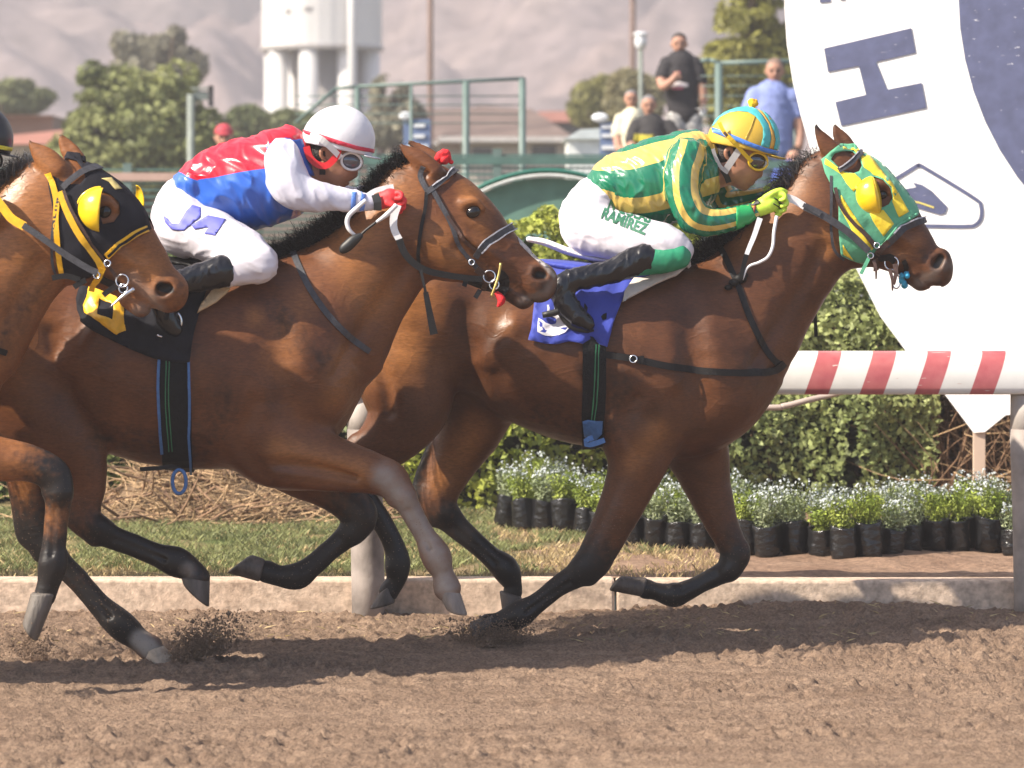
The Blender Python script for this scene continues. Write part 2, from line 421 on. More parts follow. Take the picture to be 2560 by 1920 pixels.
def vnoise(x, y, f, seed):
    """value noise on arrays"""
    rg = np.random.default_rng(seed); T = rg.random((256, 256)); a = x*f+1000; b = y*f+1000
    i = np.floor(a).astype(int); j = np.floor(b).astype(int); u = a-i; v = b-j; u = u*u*(3-2*u); v = v*v*(3-2*v)
    g = lambda p, q: T[p % 256, q % 256]
    return (g(i, j)*(1-u)+g(i+1, j)*u)*(1-v)+(g(i, j+1)*(1-u)+g(i+1, j+1)*u)*v
def dirt_z(x, y):
    z = .022*(vnoise(x, y, 2.3, 1)-.5)+.014*(vnoise(x, y, 7, 2)-.5)
    pt_ = .6+1.0*np.clip(vnoise(x*.7, y*1.6, 1.6, 61)*1.8-.5, 0, 1)
    c = vnoise(x*.8, y, 24, 3); z = z+.030*pt_*np.clip(c-.60, 0, 1)-.05*pt_*np.clip(.33-c, 0, 1)
    c = vnoise(x*.8, y*1.1, 44, 4); z = z+.042*pt_*np.clip(c-.58, 0, 1)-.05*pt_*np.clip(.3-c, 0, 1)
    c = vnoise(x, y*1.1, 80, 9); z = z+.022*np.clip(c-.62, 0, 1)
    z = z+.004*(vnoise(x, y, 120, 8)-.5)+.006*np.sin(y*26+2*vnoise(x, y, .8, 14))
    bank = np.clip((y-14.2)/.65, 0, 1); bank = bank*bank*(3-2*bank)
    h = -.010+.045*vnoise(x, y*0, 1.3, 5)+.03*vnoise(x, y*0, 4, 6)+.012*vnoise(x, y, 14, 7)
    z = z+bank*(h*(.15+.85*np.clip((x+.3)/1.2, 0, 1)))
    # hoof pits
    for i in range(46):
        hx, hy = RH[i]; r2 = ((x-hx)/.07)**2+((y-hy)/.055)**2; z = z-.022*np.exp(-r2)+.010*np.exp(-(np.sqrt(r2)-1.5)**2*3)
    furrow = np.exp(-((y-13.5)/.22)**2)*.012; return z-furrow
RH = np.random.default_rng(17).uniform((-3.5, 12.0), (3.5, 14.3), (46, 2))
V, Q = grid(-4.4, 4.4, 800, 9.6, KY, 480, dirt_z)
struct(link('dirt_track', np_mesh('dirt_track', V, Q), M_DIRT))
# surrounding track, flush below the detailed part
me = [boxv(-400, 400, -30, 9.62, -.5, -.02), boxv(-400, -4.38, 9.62, KY, -.5, -.012), boxv(4.38, 400, 9.62, KY, -.5, -.012)]
v, f = merge(me); struct(mk('track_surround', v, f, M_DIRT, smooth=False))
# kerb in cast lengths
root = empty('kerb', (0, KY, 0), label='long pale concrete kerb along the inside of the dirt track', cat='kerb')
for i in range(-14, 15):
    v, f = boxv(i*2.9+.004+.45, (i+1)*2.9-.004+.45, KY, KY+.16, -.3, .152+.004*(i % 2)); o = mk('kerb_length', v, f, M_CONC, root, smooth=False); bevel(o, .012, 2)
# verge behind the kerb
def verge_z(x, y):
    t = np.clip((x-.2)/1.6, 0, 1); return .142+.03*(vnoise(x, y, 2.2, 11)-.5)+.02*(vnoise(x, y, 11, 12)-.5)+t*(.02*np.clip(vnoise(x, y, 5, 13)-.4, 0, 1))
V, Q = grid(-6, 6, 260, KY+.155, 20.5, 130, verge_z)
verge = struct(link('verge', np_mesh('verge', V, Q), M_DIRT2))
# turf colour fades to bare soil on the right, by world position
n = M_DIRT2.node_tree.nodes; l = M_DIRT2.node_tree.links; b = n['Principled BSDF']; src = b.inputs['Base Color'].links[0].from_socket
tc = n.new('ShaderNodeTexCoord'); sp = n.new('ShaderNodeSeparateXYZ'); l.new(tc.outputs['Object'], sp.inputs[0])
nn = n.new('ShaderNodeTexNoise'); nn.inputs['Scale'].default_value = 2.2; nn.inputs['Detail'].default_value = 5; l.new(tc.outputs['Object'], nn.inputs['Vector'])
ad = n.new('ShaderNodeMath'); ad.operation = 'MULTIPLY_ADD'; l.new(nn.outputs['Fac'], ad.inputs[0]); ad.inputs[1].default_value = 2.6; l.new(sp.outputs[0], ad.inputs[2])
mr = n.new('ShaderNodeMapRange'); mr.inputs[1].default_value = .9; mr.inputs[2].default_value = 1.7; l.new(ad.outputs[0], mr.inputs[0])
n2 = n.new('ShaderNodeTexNoise'); n2.inputs['Scale'].default_value = 3; n2.inputs['Detail'].default_value = 8; l.new(tc.outputs['Object'], n2.inputs['Vector'])
rp = n.new('ShaderNodeValToRGB'); rp.color_ramp.elements[0].position = .38; rp.color_ramp.elements[0].color = (.085, .11, .035, 1); rp.color_ramp.elements[1].position = .62; rp.color_ramp.elements[1].color = (.25, .19, .095, 1); l.new(n2.outputs['Fac'], rp.inputs[0])
mx = n.new('ShaderNodeMix'); mx.data_type = 'RGBA'; l.new(mr.outputs[0], mx.inputs[0]); l.new(rp.outputs[0], mx.inputs[6]); l.new(src, mx.inputs[7]); l.new(mx.outputs[2], b.inputs['Base Color'])
v, f = merge([boxv(-400, -5.98, KY+.158, 20.5, -.5, .138), boxv(5.98, 400, KY+.158, 20.5, -.5, .138), boxv(-900, 900, 20.5, 1500, -.5, .135)])
struct(mk('infield', v, f, M_FIELD, smooth=False))
# mountains
def hill_z(x, y):
    t = np.clip((y-450)/950, 0, 1); z = -4+135*t**1.1
    r = np.zeros_like(x); 
    for i, (fq, a) in enumerate(((1/190, 42), (1/90, 26), (1/42, 14), (1/20, 8), (1/9, 4))):
        r += a*(1-2*np.abs(vnoise(x*.8+y*.6, y*.8-x*.6, fq, 30+i)-.5)*2)
    return z+r*np.clip(t*3, 0, 1)
V, Q = grid(-420, 420, 420, 450, 1500, 420, hill_z)
M_HILL = ground_mat('hillside', [(.54, .41, .37), (.64, .51, .46), (.46, .37, .36)], .03, .6, .15)
struct(link('mountains', np_mesh('mountains', V, Q), M_HILL))

# ================================================================ foliage helpers
def leaf_mat(name, a, b, scale=2.2, rough=.55):
    m = mat(name, a, rough=rough, spec=.35, vs_=scale, col2=b); n = m.node_tree.nodes; l = m.node_tree.links; p = n['Principled BSDF']
    at = n.new('ShaderNodeAttribute'); at.attribute_name = 'tone'; mp = n.new('ShaderNodeMapRange'); mp.inputs[3].default_value = .55; mp.inputs[4].default_value = 1.5
    l.new(at.outputs['Fac'], mp.inputs[0]); v = n.new('ShaderNodeVectorMath'); v.operation = 'SCALE'; l.new(n[m['mix']].outputs[2], v.inputs[0]); l.new(mp.outputs[0], v.inputs['Scale']); l.new(v.outputs[0], p.inputs['Base Color'])
    tr = n.new('ShaderNodeBsdfTranslucent'); l.new(v.outputs[0], tr.inputs[0]); mxs = n.new('ShaderNodeMixShader'); mxs.inputs[0].default_value = .3
    l.new(p.outputs[0], mxs.inputs[1]); l.new(tr.outputs[0], mxs.inputs[2]); l.new(mxs.outputs[0], n['Material Output'].inputs[0])
    return m
def leaves(name, C, N, size, m, parent=None, asp=.55, rg=RNG, jit=.6, label=None):
    """C centres, N outward directions -> folded leaf blades (4 verts, 2 tris as a bent quad)"""
    n_ = len(C); nr = N+rg.normal(0, jit, (n_, 3)); nr /= np.linalg.norm(nr, axis=1, keepdims=True)+1e-9
    t = rg.normal(0, 1, (n_, 3)); t -= (t*nr).sum(1, keepdims=True)*nr; t /= np.linalg.norm(t, axis=1, keepdims=True)+1e-9; b = np.cross(nr, t)
    s_ = size*rg.uniform(.6, 1.3, (n_, 1)); V = np.stack([C-t*s_, C+b*s_*asp+nr*s_*.15, C+t*s_, C-b*s_*asp+nr*s_*.15], 1).reshape(-1, 3)
    Q = np.arange(n_*4).reshape(-1, 4); me = np_mesh(name, V, Q)
    at = me.attributes.new('tone', 'FLOAT', 'POINT'); at.data.foreach_set('value', np.repeat(rg.random(n_)**1.5, 4).astype(np.float32)[:len(me.vertices)])
    return link(name, me, m, parent, smooth=False)
def hedge(name, label, x0, x1, y0, y1, ztop, n, m, size=.03, seed=1):
    rg = np.random.default_rng(seed); root = empty(name, ((x0+x1)/2, y0, .14), label=label, cat='hedge', group='clipped hedges along the track')
    def surf(u, v): return None
    m_ = n; x = rg.uniform(x0, x1, m_); face = rg.random(m_)
    h = ztop-.14; zt = ztop+.10*(vnoise(x, x*0, 1.7, seed+3)-.5)+.08*(vnoise(x, x*0, 6, seed+4)-.5)
    z = .16+(zt-.16)*rg.random(m_)**.85; y = np.full(m_, y0); N = np.tile([0, -1., .35], (m_, 1))
    top = face < .25; z[top] = zt[top]; y[top] = rg.uniform(y0, y1, top.sum()); N[top] = [0, -.2, 1]
    bul = .22*(vnoise(x, z, 2.6, seed+5)-.5)+.16*(vnoise(x, z, 6.5, seed+6)-.5)
    y = np.where(top, y, y+bul+.25*np.clip((z-zt+.25)/.25, 0, 1)**2+.12*np.clip((.45-z)/.3, 0, 1)+rg.exponential(.05, m_))
    z = z+np.where(top, .16*(vnoise(x, y, 5, seed+7)-.5), 0)
    # thin patches let the dark inside show
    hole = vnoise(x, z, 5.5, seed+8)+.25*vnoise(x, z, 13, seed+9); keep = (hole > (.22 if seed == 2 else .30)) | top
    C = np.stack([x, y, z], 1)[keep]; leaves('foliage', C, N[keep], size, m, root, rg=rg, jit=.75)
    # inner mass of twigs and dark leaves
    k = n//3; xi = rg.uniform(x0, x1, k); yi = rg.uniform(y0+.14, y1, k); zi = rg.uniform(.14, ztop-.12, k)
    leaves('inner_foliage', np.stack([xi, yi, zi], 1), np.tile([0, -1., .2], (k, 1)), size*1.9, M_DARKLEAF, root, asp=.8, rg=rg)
    L = []
    for i in range(int((x1-x0)*16)):
        xx = rg.uniform(x0, x1); yy = rg.uniform(y0+.15, y1-.1); L.append(curve_tube(None, [(xx, yy, .1), (xx+rg.normal(0, .06), yy-.04, .5), (xx+rg.normal(0, .15), yy-.06, ztop-.2)], .008, None, res=4, n=2))
    v, f = merge(L); mk('stems', v, f, M_BARK, root)
    return root
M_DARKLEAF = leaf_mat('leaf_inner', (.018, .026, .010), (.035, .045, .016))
M_BARK = mat('bark', (.12, .08, .05), rough=.9, var=.4, vs_=12, bump=.8, bs=30)
M_HEDGE1 = leaf_mat('leaf_hedge_bright', (.20, .25, .035), (.50, .52, .10), 3)
M_HEDGE2 = leaf_mat('leaf_hedge_olive', (.18, .225, .075), (.40, .44, .17), 3)
M_HEDGE3 = leaf_mat('leaf_hedge_deep', (.07, .11, .03), (.20, .24, .06), 3)
def wx(px, d): return (px-CX)*d/F
hedge('hedge', 'dense bright green hedge behind the two leading horses and the left group of plant bags', wx(880, 18.6), wx(1752, 18.6), 18.6, 19.7, 1.74, 15000, M_HEDGE1, .026, 1)
hedge('hedge', 'dusty olive green hedge behind the potted white flowers, left of the finish sign foot', wx(1765, 18.5), wx(2345, 18.5), 18.5, 19.4, 1.40, 12500, M_HEDGE2, .022, 2)
hedge('hedge', 'dark green hedge at the left edge behind the last horses and the brush pile', wx(-560, 19.3), wx(868, 19.3), 19.3, 20.2, 1.52, 15000, M_HEDGE3, .028, 3)

# dry brush at the right end of the hedge
M_STRAW = mat('dry_straw', (.40, .27, .15), rough=.85, var=.45, vs_=14, bump=.2, bs=60)
M_TWIG = mat('dry_twig', (.20, .12, .07), rough=.9, var=.5, vs_=14)
def twigs(name, n, fn, m, parent, r=.004, seed=1, ln=(.15, .6)):
    rg = np.random.default_rng(seed); L = []
    for i in range(n):
        c, dr = fn(rg); le = rg.uniform(*ln); a = np.array(c); dr = np.array(dr, float); dr /= np.linalg.norm(dr)+1e-9; k = rg.normal(0, .12, 3)*le
        L.append(curve_tube(None, [a, a+dr*le*.5+k, a+dr*le], r*rg.uniform(.5, 1.5), None, res=4, n=2, taper=(r, r*.7, r*.25)))
    v, f = merge(L); return mk(name, v, f, m, parent)
root = empty('dry_bush', (wx(2420, 18.9), 18.9, .14), label='dead brown bush of bare twigs behind the foot of the finish sign', cat='bush')
twigs('branches', 700, lambda g: ((wx(g.uniform(2280, 2760), 18.9), g.uniform(18.5, 19.4), g.uniform(.12, .35)), (g.normal(-.1, .5), g.normal(0, .25), g.uniform(.5, 1.2))), M_TWIG, root, .0045, 5, (.3, .9))
twigs('straw', 110, lambda g: ((wx(g.uniform(2290, 2760), 18.7), g.uniform(18.3, 18.9), g.uniform(.12, .7)), (g.normal(.2, 1), g.normal(0, .3), g.uniform(-.5, .9))), M_STRAW, root, .0035, 6, (.2, .6))
rg = np.random.default_rng(9); k = 7000
leaves('dead_leaves', np.stack([rg.uniform(wx(2300, 18.9), wx(2760, 18.9), k), rg.uniform(18.7, 19.5, k), .14+1.15*rg.random(k)], 1), np.tile([0, -1., .3], (k, 1)), .03, leaf_mat('leaf_dead', (.06, .035, .018), (.14, .085, .045)), root, rg=rg)
# brush pile
root = empty('brush_pile', (wx(560, 18.4), 18.4, .15), label='heap of dry straw and cut branches on the verge below the middle horse', cat='brush pile')
V, Q = grid(wx(250, 18.4), wx(900, 18.4), 60, 17.7, 19.2, 40, lambda x, y: .10+.30*np.exp(-((x-wx(560, 18.4))/.62)**4)*np.exp(-((y-18.6)/.55)**4)*(.6+.5*vnoise(x, y, 5, 41))+.05*vnoise(x, y, 14, 42))
link('heap', np_mesh('heap', V, Q), mat('heap_litter', (.16, .105, .06), rough=.95, var=.5, vs_=25, bump=1, bs=60), root)
def bp_(g):
    x = g.normal(wx(570, 18.4), .42); y = g.uniform(17.8, 18.7); z = .15+.31*math.exp(-((x-wx(560, 18.4))/.62)**4)*math.exp(-((y-18.6)/.55)**4)*g.uniform(.4, 1.15)
    return (x, y, z), (g.normal(0, 1), g.normal(0, .5), g.normal(.05, .3))
twigs('straw', 1700, bp_, M_STRAW, root, .004, 7, (.08, .38)); twigs('branches', 220, bp_, M_TWIG, root, .009, 8, (.2, .6))
# grass on the verge
M_GRASS = leaf_mat('grass_blade', (.12, .14, .05), (.24, .25, .10), 4); M_GRASSD = leaf_mat('grass_dry', (.34, .25, .12), (.46, .36, .19), 4)
def grass(name, n, xr, yr, hh, m, seed, dens=None, wd=.0022, z0=.14, fall=1.0):
    rg = np.random.default_rng(seed); x = rg.uniform(*xr, n); y = rg.uniform(*yr, n); keep = vnoise(x, y, 3.3, seed)*.6+vnoise(x, y, 9, seed+1)*.4 > (.42 if dens is None else dens(x, y)); x, y = x[keep], y[keep]; n = len(x)
    z = z0+.03*(vnoise(x, y, 2.2, 11)-.5) if z0 > .1 else dirt_z(x, y); h = hh*rg.uniform(.4, 1.3, n); lx = rg.normal(0, .5, n)*h*fall; ly = rg.normal(0, .4, n)*h*fall; a = rg.uniform(0, math.pi, n); wx_ = wd*np.cos(a); wy_ = wd*np.sin(a)
    V = np.stack([np.stack([x-wx_, y-wy_, z-.004], 1), np.stack([x+wx_, y+wy_, z-.004], 1), np.stack([x+lx*.4+wx_*.6, y+ly*.4+wy_*.6, z+h*.6], 1), np.stack([x+lx, y+ly, z+h], 1)], 1).reshape(-1, 3)
    me = np_mesh(name, V, np.arange(n*4).reshape(-1, 4)); at = me.attributes.new('tone', 'FLOAT', 'POINT'); at.data.foreach_set('value', np.repeat(rg.random(n), 4).astype(np.float32)[:len(me.vertices)])
    o = link(name, me, m, None, smooth=False); tag(o, kind='stuff'); return o
tag(grass('grass', 90000, (-4.2, .75), (15.35, 18.6), .036, M_GRASS, 51, lambda x, y: .36+.25*np.clip((x+.2)/.9, 0, 1)+.18*np.clip((15.9-y)/.5, 0, 1)), 'short green grass growing on the verge behind the kerb', 'grass')
tag(grass('grass', 42000, (-4.2, .95), (15.07, 18.6), .028, M_GRASSD, 52, lambda x, y: .42), 'dry yellow grass scattered through the verge', 'grass')
tag(grass('straw_litter', 1100, (-3.5, 3.6), (13.9, 14.85), .014, M_GRASSD, 53, lambda x, y: .40, .0018, .0, 5.0), 'loose straw strewn on the dirt at the foot of the kerb', 'straw')

# ================================================================ running rail
RY = 14.80
root = empty('running_rail', (wx(2563, RY), RY, 0), label='red and white striped running rail on grey posts along the track', cat='rail')
M_RAIL = mat('rail_paint', (.72, .70, .66), rough=.35, spec=.5, var=.06, vs_=10, bump=.05, bs=20)
n = M_RAIL.node_tree.nodes; l = M_RAIL.node_tree.links; b = n['Principled BSDF']
tc = n.new('ShaderNodeTexCoord'); sp = n.new('ShaderNodeSeparateXYZ'); l.new(tc.outputs['Object'], sp.inputs[0])
a = n.new('ShaderNodeMath'); a.operation = 'MULTIPLY_ADD'; l.new(sp.outputs[2], a.inputs[0]); a.inputs[1].default_value = -.36; l.new(sp.outputs[0], a.inputs[2])
# stripe phase: red centred where the photo has it
ph = n.new('ShaderNodeMath'); ph.operation = 'ADD'; l.new(a.outputs[0], ph.inputs[0]); ph.inputs[1].default_value = -(wx(2055, RY)-.36*1.06)+.118+50*.236
md = n.new('ShaderNodeMath'); md.operation = 'MODULO'; l.new(ph.outputs[0], md.inputs[0]); md.inputs[1].default_value = .236
s1 = n.new('ShaderNodeMath'); s1.operation = 'SUBTRACT'; l.new(md.outputs[0], s1.inputs[0]); s1.inputs[1].default_value = .118
s2 = n.new('ShaderNodeMath'); s2.operation = 'ABSOLUTE'; l.new(s1.outputs[0], s2.inputs[0])
s3 = n.new('ShaderNodeMapRange'); s3.inputs[1].default_value = .049; s3.inputs[2].default_value = .053; s3.inputs[3].default_value = 1; s3.inputs[4].default_value = 0; l.new(s2.outputs[0], s3.inputs[0])
src = b.inputs['Base Color'].links[0].from_socket; mx = n.new('ShaderNodeMix'); mx.data_type = 'RGBA'; l.new(s3.outputs[0], mx.inputs[0]); l.new(src, mx.inputs[6])
nr = n.new('ShaderNodeTexNoise'); nr.inputs['Scale'].default_value = 14; nr.inputs['Detail'].default_value = 6; l.new(tc.outputs['Object'], nr.inputs['Vector']); rr = n.new('ShaderNodeValToRGB')
rr.color_ramp.elements[0].position = .3; rr.color_ramp.elements[0].color = (.40, .085, .095, 1); rr.color_ramp.elements[1].position = .7; rr.color_ramp.elements[1].color = (.50, .15, .15, 1); l.new(nr.outputs['Fac'], rr.inputs[0]); l.new(rr.outputs[0], mx.inputs[7])
# pale scuffs
sc_ = n.new('ShaderNodeTexNoise'); sc_.inputs['Scale'].default_value = 1; mpp = n.new('ShaderNodeMapping'); mpp.inputs['Scale'].default_value = (14, 30, 90); l.new(tc.outputs['Object'], mpp.inputs[0]); l.new(mpp.outputs[0], sc_.inputs['Vector'])
s4 = n.new('ShaderNodeMapRange'); s4.inputs[1].default_value = .72; s4.inputs[2].default_value = .76; l.new(sc_.outputs['Fac'], s4.inputs[0]); m4 = n.new('ShaderNodeMix'); m4.data_type = 'RGBA'; l.new(s4.outputs[0], m4.inputs[0]); l.new(mx.outputs[2], m4.inputs[6]); m4.inputs[7].default_value = (.6, .5, .46, 1); l.new(m4.outputs[2], b.inputs['Base Color'])
prof = [(.10, .945), (-.075, .945), (-.088, .952), (-.092, .975), (-.090, 1.02), (-.080, 1.065), (-.06, 1.10), (-.03, 1.122), (.01, 1.13), (.05, 1.122), (.08, 1.10), (.098, 1.05), (.104, .99)]
V = []; Fs = []; k = len(prof); xs = [-12, 12]
for x in xs: V += [(x, RY+p[0], p[1]+.024) for p in prof]
Fs = [(i, (i+1) % k, k+(i+1) % k, k+i) for i in range(k)]+[tuple(range(k))[::-1], tuple(range(k, 2*k))]
mk('rail', V, Fs, M_RAIL, root, smooth=True); 
M_POSTG = mat('post_grey_paint', (.25, .215, .195), rough=.7, var=.35, vs_=9, bump=.2, bs=40); M_POSTW = mat('post_band', (.42, .38, .35), rough=.6, var=.2, vs_=9)
for i in range(-4, 4):
    x = wx(2566, RY)+i*2.863
    mk('post', *curve_tube(None, [(x+.024, RY+.02, -.12), (x+.014, RY+.02, .45), (x, RY+.01, .82)], .072, None, res=20, n=2), M_POSTG, root)
    mk('post_collar', *curve_tube(None, [(x, RY+.01, .80), (x, RY+.005, .88), (x, RY, .967)], .069, None, res=20, n=1), M_POSTW, root)
M_HOSE = mat('brace_paint', (.36, .29, .25), rough=.6, var=.2)
o = curve_tube('metal_bar', [P(1500, 1015, 16.0), P(1905, 1019, 16.0), P(1960, 1015, 16.0), P(2010, 1003, 16.0), P(2085, 985, 16.0), P(2200, 955, 15.8)], .014, M_HOSE)
tag(o, 'bent brown metal bar below the striped rail beside the leading horse', 'bar')
# ================================================================ plant bags
M_BAG = mat('black_plastic_bag', (.010, .010, .011), rough=.24, spec=.6, var=.3, vs_=30, bump=1.0, bs=22, stretch=(1, 1, 1.6))
M_SOIL = mat('potting_soil', (.04, .028, .02), rough=.95, var=.4, vs_=40, bump=.8, bs=90)
M_PLANT = leaf_mat('leaf_lime', (.22, .30, .04), (.42, .46, .10), 6); M_FLOW = mat('white_petals', (.42, .46, .46), rough=.7, var=.1)
M_PLANT2 = leaf_mat('leaf_grey_green', (.22, .27, .14), (.38, .42, .25), 6)
def make_bag(seed):
    rg = np.random.default_rng(seed); root = empty('plant_bag')
    r0 = .060; N = 28; V = []; Fs = []; zs = [0, .006, .02, .05, .09, .12, .138, .145, .138, .128]; ph = rg.random(8)*6
    for i, z in enumerate(zs):
        rr = r0*[.80, .90, .96, 1.0, .99, 1.0, 1.02, 1.0, .94, .90][i]
        for j in range(N):
            a = 2*math.pi*j/N; q = rr*(1+.05*math.sin(3*a+ph[0]+z*20)+.035*math.sin(7*a+ph[1]-z*60)+.02*math.sin(13*a+ph[2]+z*90))
            V.append((q*math.cos(a), q*math.sin(a), z+(.006*math.sin(2*a+ph[3]) if 5 < i else 0)))
    for i in range(len(zs)-1):
        for j in range(N): Fs.append((i*N+j, i*N+(j+1) % N, (i+1)*N+(j+1) % N, (i+1)*N+j))
    Fs.append(tuple(range(N))[::-1]); mk('bag', V, Fs, M_BAG, root)
    V, Fs = sphere_v((0, 0, .118), .056, .056, .012, 16, 6); mk('soil', V, Fs, M_SOIL, root)
    k = 420; u = rg.random(k)**.5; a = rg.random(k)*6.283; hh = rg.random(k)**.8; rad = .075*u*(.55+.6*hh); z = .125+.155*hh*(1-.25*u)
    C = np.stack([rad*np.cos(a), rad*np.sin(a), z], 1); leaves('foliage', C, np.stack([np.cos(a)*u, np.sin(a)*u, np.ones(k)*.6], 1), .0115, [M_PLANT, M_PLANT2][seed % 2], root, asp=.35, rg=rg)
    L = []; tips = []; hs = rg.uniform(.85, 1.12)
    for i in range(26):
        a = rg.random()*6.28; rr_ = .078*rg.random()**.5; zt = (.235+.07*rg.random())*hs; tips.append((rr_*math.cos(a), rr_*math.sin(a), zt)); L.append(curve_tube(None, [(0.01*math.cos(a), .01*math.sin(a), .115), (rr_*.6*math.cos(a), rr_*.6*math.sin(a), .2*hs), tips[-1]], .0012, None, res=3, n=2))
    v, f = merge(L); nf = len(f)
    for t in tips:
        for q in range(3):
            c = np.array(t)+rg.normal(0, .007, 3); nr = np.array([0, -.3, 1.])+rg.normal(0, .6, 3); nr /= np.linalg.norm(nr); e = np.cross(nr, rg.normal(0, 1, 3)); e /= np.linalg.norm(e); g = np.cross(nr, e); r_ = .0066*rg.uniform(.6, 1.3); b = len(v)
            v += [tuple(c-e*r_), tuple(c+g*r_*.85), tuple(c+e*r_), tuple(c-g*r_*.85)]; f.append((b, b+1, b+2, b+3))
    o = mk('flowers', v, f, [M_PLANT, M_FLOW], root, smooth=False)
    for p_ in o.data.polygons:
        if p_.index >= nf: p_.material_index = 1
    return root
def copy_tree(o, parent=None):
    c = o.copy(); COL.objects.link(c)
    if parent: c.parent = parent; c.matrix_parent_inverse = Matrix.Identity(4)
    for ch in list(o.children): copy_tree(ch, c)
    return c
protos = [make_bag(101+i) for i in range(4)]
front = [(1264, 1310), (1311, 1320), (1361, 1322), (1413, 1326), (1463, 1335), (1520, 1350), (1583, 1362), (1640, 1366), (1695, 1368), (1757, 1371), (1820, 1378), (1866, 1384), (1921, 1388), (1990, 1385), (2057, 1388), (2113, 1396), (2176, 1394), (2231, 1388), (2281, 1378), (2341, 1374), (2402, 1374), (2474, 1374), (2538, 1386), (2600, 1382)]
rg = np.random.default_rng(77); k = 0
wordz = ['front row', 'second row', 'third row', 'back row']
used = set()
def put_bag(x, y, rowi, i, n):
    global k
    if k < 4: o = protos[k]
    else: o = copy_tree(protos[int(rg.integers(4))])
    k += 1; o.location = (x, y, .142); s_ = rg.uniform(.92, 1.12); o.scale = (s_, s_, s_*rg.uniform(.84, 1.14)); o.rotation_euler = (rg.normal(0, .04), rg.normal(0, .05), rg.random()*6.28)
    ordn = ['first', 'second', 'third', 'fourth', 'fifth', 'sixth', 'seventh', 'eighth', 'ninth', 'tenth', 'eleventh', 'twelfth', 'thirteenth', 'fourteenth', 'fifteenth', 'sixteenth', 'seventeenth', 'eighteenth', 'nineteenth', 'twentieth', 'twenty-first', 'twenty-second', 'twenty-third', 'twenty-fourth', 'twenty-fifth']
    tag(o, f'black plastic bag of white flowers, {ordn[i]} from the left in the {wordz[rowi]}', 'potted plant', 'white flowers in black plastic bags along the verge')
for i, (px, py) in enumerate(front):
    d = F*(HC-.142)/(py-HY+6); put_bag(wx(px, d), d+.06, 0, i, 24)
for row in (1, 2, 3):
    for i in range(22):
        q = 0.4+i*1.04+rg.uniform(-.2, .2); a = int(q); a = min(a, 22); px = front[a][0]+(front[a+1][0]-front[a][0])*(q-a); py = front[a][1]+(front[a+1][1]-front[a][1])*(q-a)
        d = F*(HC-.142)/(py-HY+6)+.06+row*.19; put_bag(wx(px+rg.uniform(-8, 8), d)*1.0, d+rg.uniform(-.03, .03), row, i, 22)

# ================================================================ finish sign
SD = 17.95; SROT = R(14)
def sgn(x, y, off=0.0):
    """photo pixel -> point on the sign's board (a plane turned a little to the left)"""
    x0 = wx(2450, SD); nx, ny = -math.sin(SROT), -math.cos(SROT); dx, dy, dz = (x-CX)/F, 1.0, -(y-HY)/F
    t = (nx*(x0)+ny*SD+off)/(nx*dx+ny*dy); return Vector((t*dx, t*dy, HC+t*dz))
M_SIGNW = mat('sign_white', (.80, .79, .77), rough=.45, var=.03, vs_=3, bump=.03, bs=30)
M_NAVY = mat('sign_navy', (.075, .085, .16), rough=.5, var=.16, vs_=14, bump=.05, bs=40)
n = M_NAVY.node_tree.nodes; l = M_NAVY.node_tree.links; tc = n.new('ShaderNodeTexCoord'); mp = n.new('ShaderNodeMapping'); mp.inputs['Scale'].default_value = (25, 25, 70); q = n.new('ShaderNodeTexNoise'); q.inputs['Scale'].default_value = 1; q.inputs['Detail'].default_value = 3
l.new(tc.outputs['Object'], mp.inputs[0]); l.new(mp.outputs[0], q.inputs['Vector']); mr = n.new('ShaderNodeMapRange'); mr.inputs[1].default_value = .70; mr.inputs[2].default_value = .74; l.new(q.outputs['Fac'], mr.inputs[0])
b = n['Principled BSDF']; src = b.inputs['Base Color'].links[0].from_socket; mx = n.new('ShaderNodeMix'); mx.data_type = 'RGBA'; l.new(mr.outputs[0], mx.inputs[0]); l.new(src, mx.inputs[6]); mx.inputs[7].default_value = (.45, .45, .5, 1); l.new(mx.outputs[2], b.inputs['Base Color'])
root = empty('finish_sign', sgn(2450, 1300), label='giant round white and navy finish post sign lettered with a huge H', cat='sign')
arc = lambda cx, cy, r, a0, a1, n_: [(cx+r*math.cos(R(a)), cy+r*math.sin(R(a))) for a in np.linspace(a0, a1, n_)]
outer = [(2002, 289), (1982, 205), (1967, 110), (1961, 20), (1962, -90)]+arc(3166, -10, 1204, 184, 356, 60)[1:]+[(4200, 500), (3700, 820), (2900, 1000), (2514, 1038), (2462, 1080), (2434, 1082), (2362, 986), (2285, 905), (2200, 790), (2110, 610), (2045, 440)]
def board(name, poly, m, off, thick):
    fr = [sgn(x, y, off) for x, y in poly]; nrm = Vector((-math.sin(SROT), -math.cos(SROT), 0)); bm = bmesh.new()
    a = [bm.verts.new(v) for v in fr]; b_ = [bm.verts.new(v-nrm*thick) for v in fr]; N = len(a)
    for t_ in geometry.tessellate_polygon([[Vector((x, y, 0)) for x, y in poly]]): bm.faces.new([a[i] for i in t_]); bm.faces.new([b_[i] for i in t_][::-1])
    for i in range(N): bm.faces.new((a[i], b_[i], b_[(i+1) % N], a[(i+1) % N]))
    bmesh.ops.recalc_face_normals(bm, faces=bm.faces); return bmo(name, bm, m, root, False)
board('board', outer, M_SIGNW, 0, .05)
board('disc', arc(3166, -10, 770, 0, 354, 60), M_NAVY, .012, .010)
board('letter', [(2060, 121), (2278, 70), (2289, 132), (2190, 155), (2218, 224), (2304, 207), (2316, 270), (2103, 315), (2088, 255), (2165, 237), (2147, 165), (2070, 180)], M_NAVY, .007, .004)
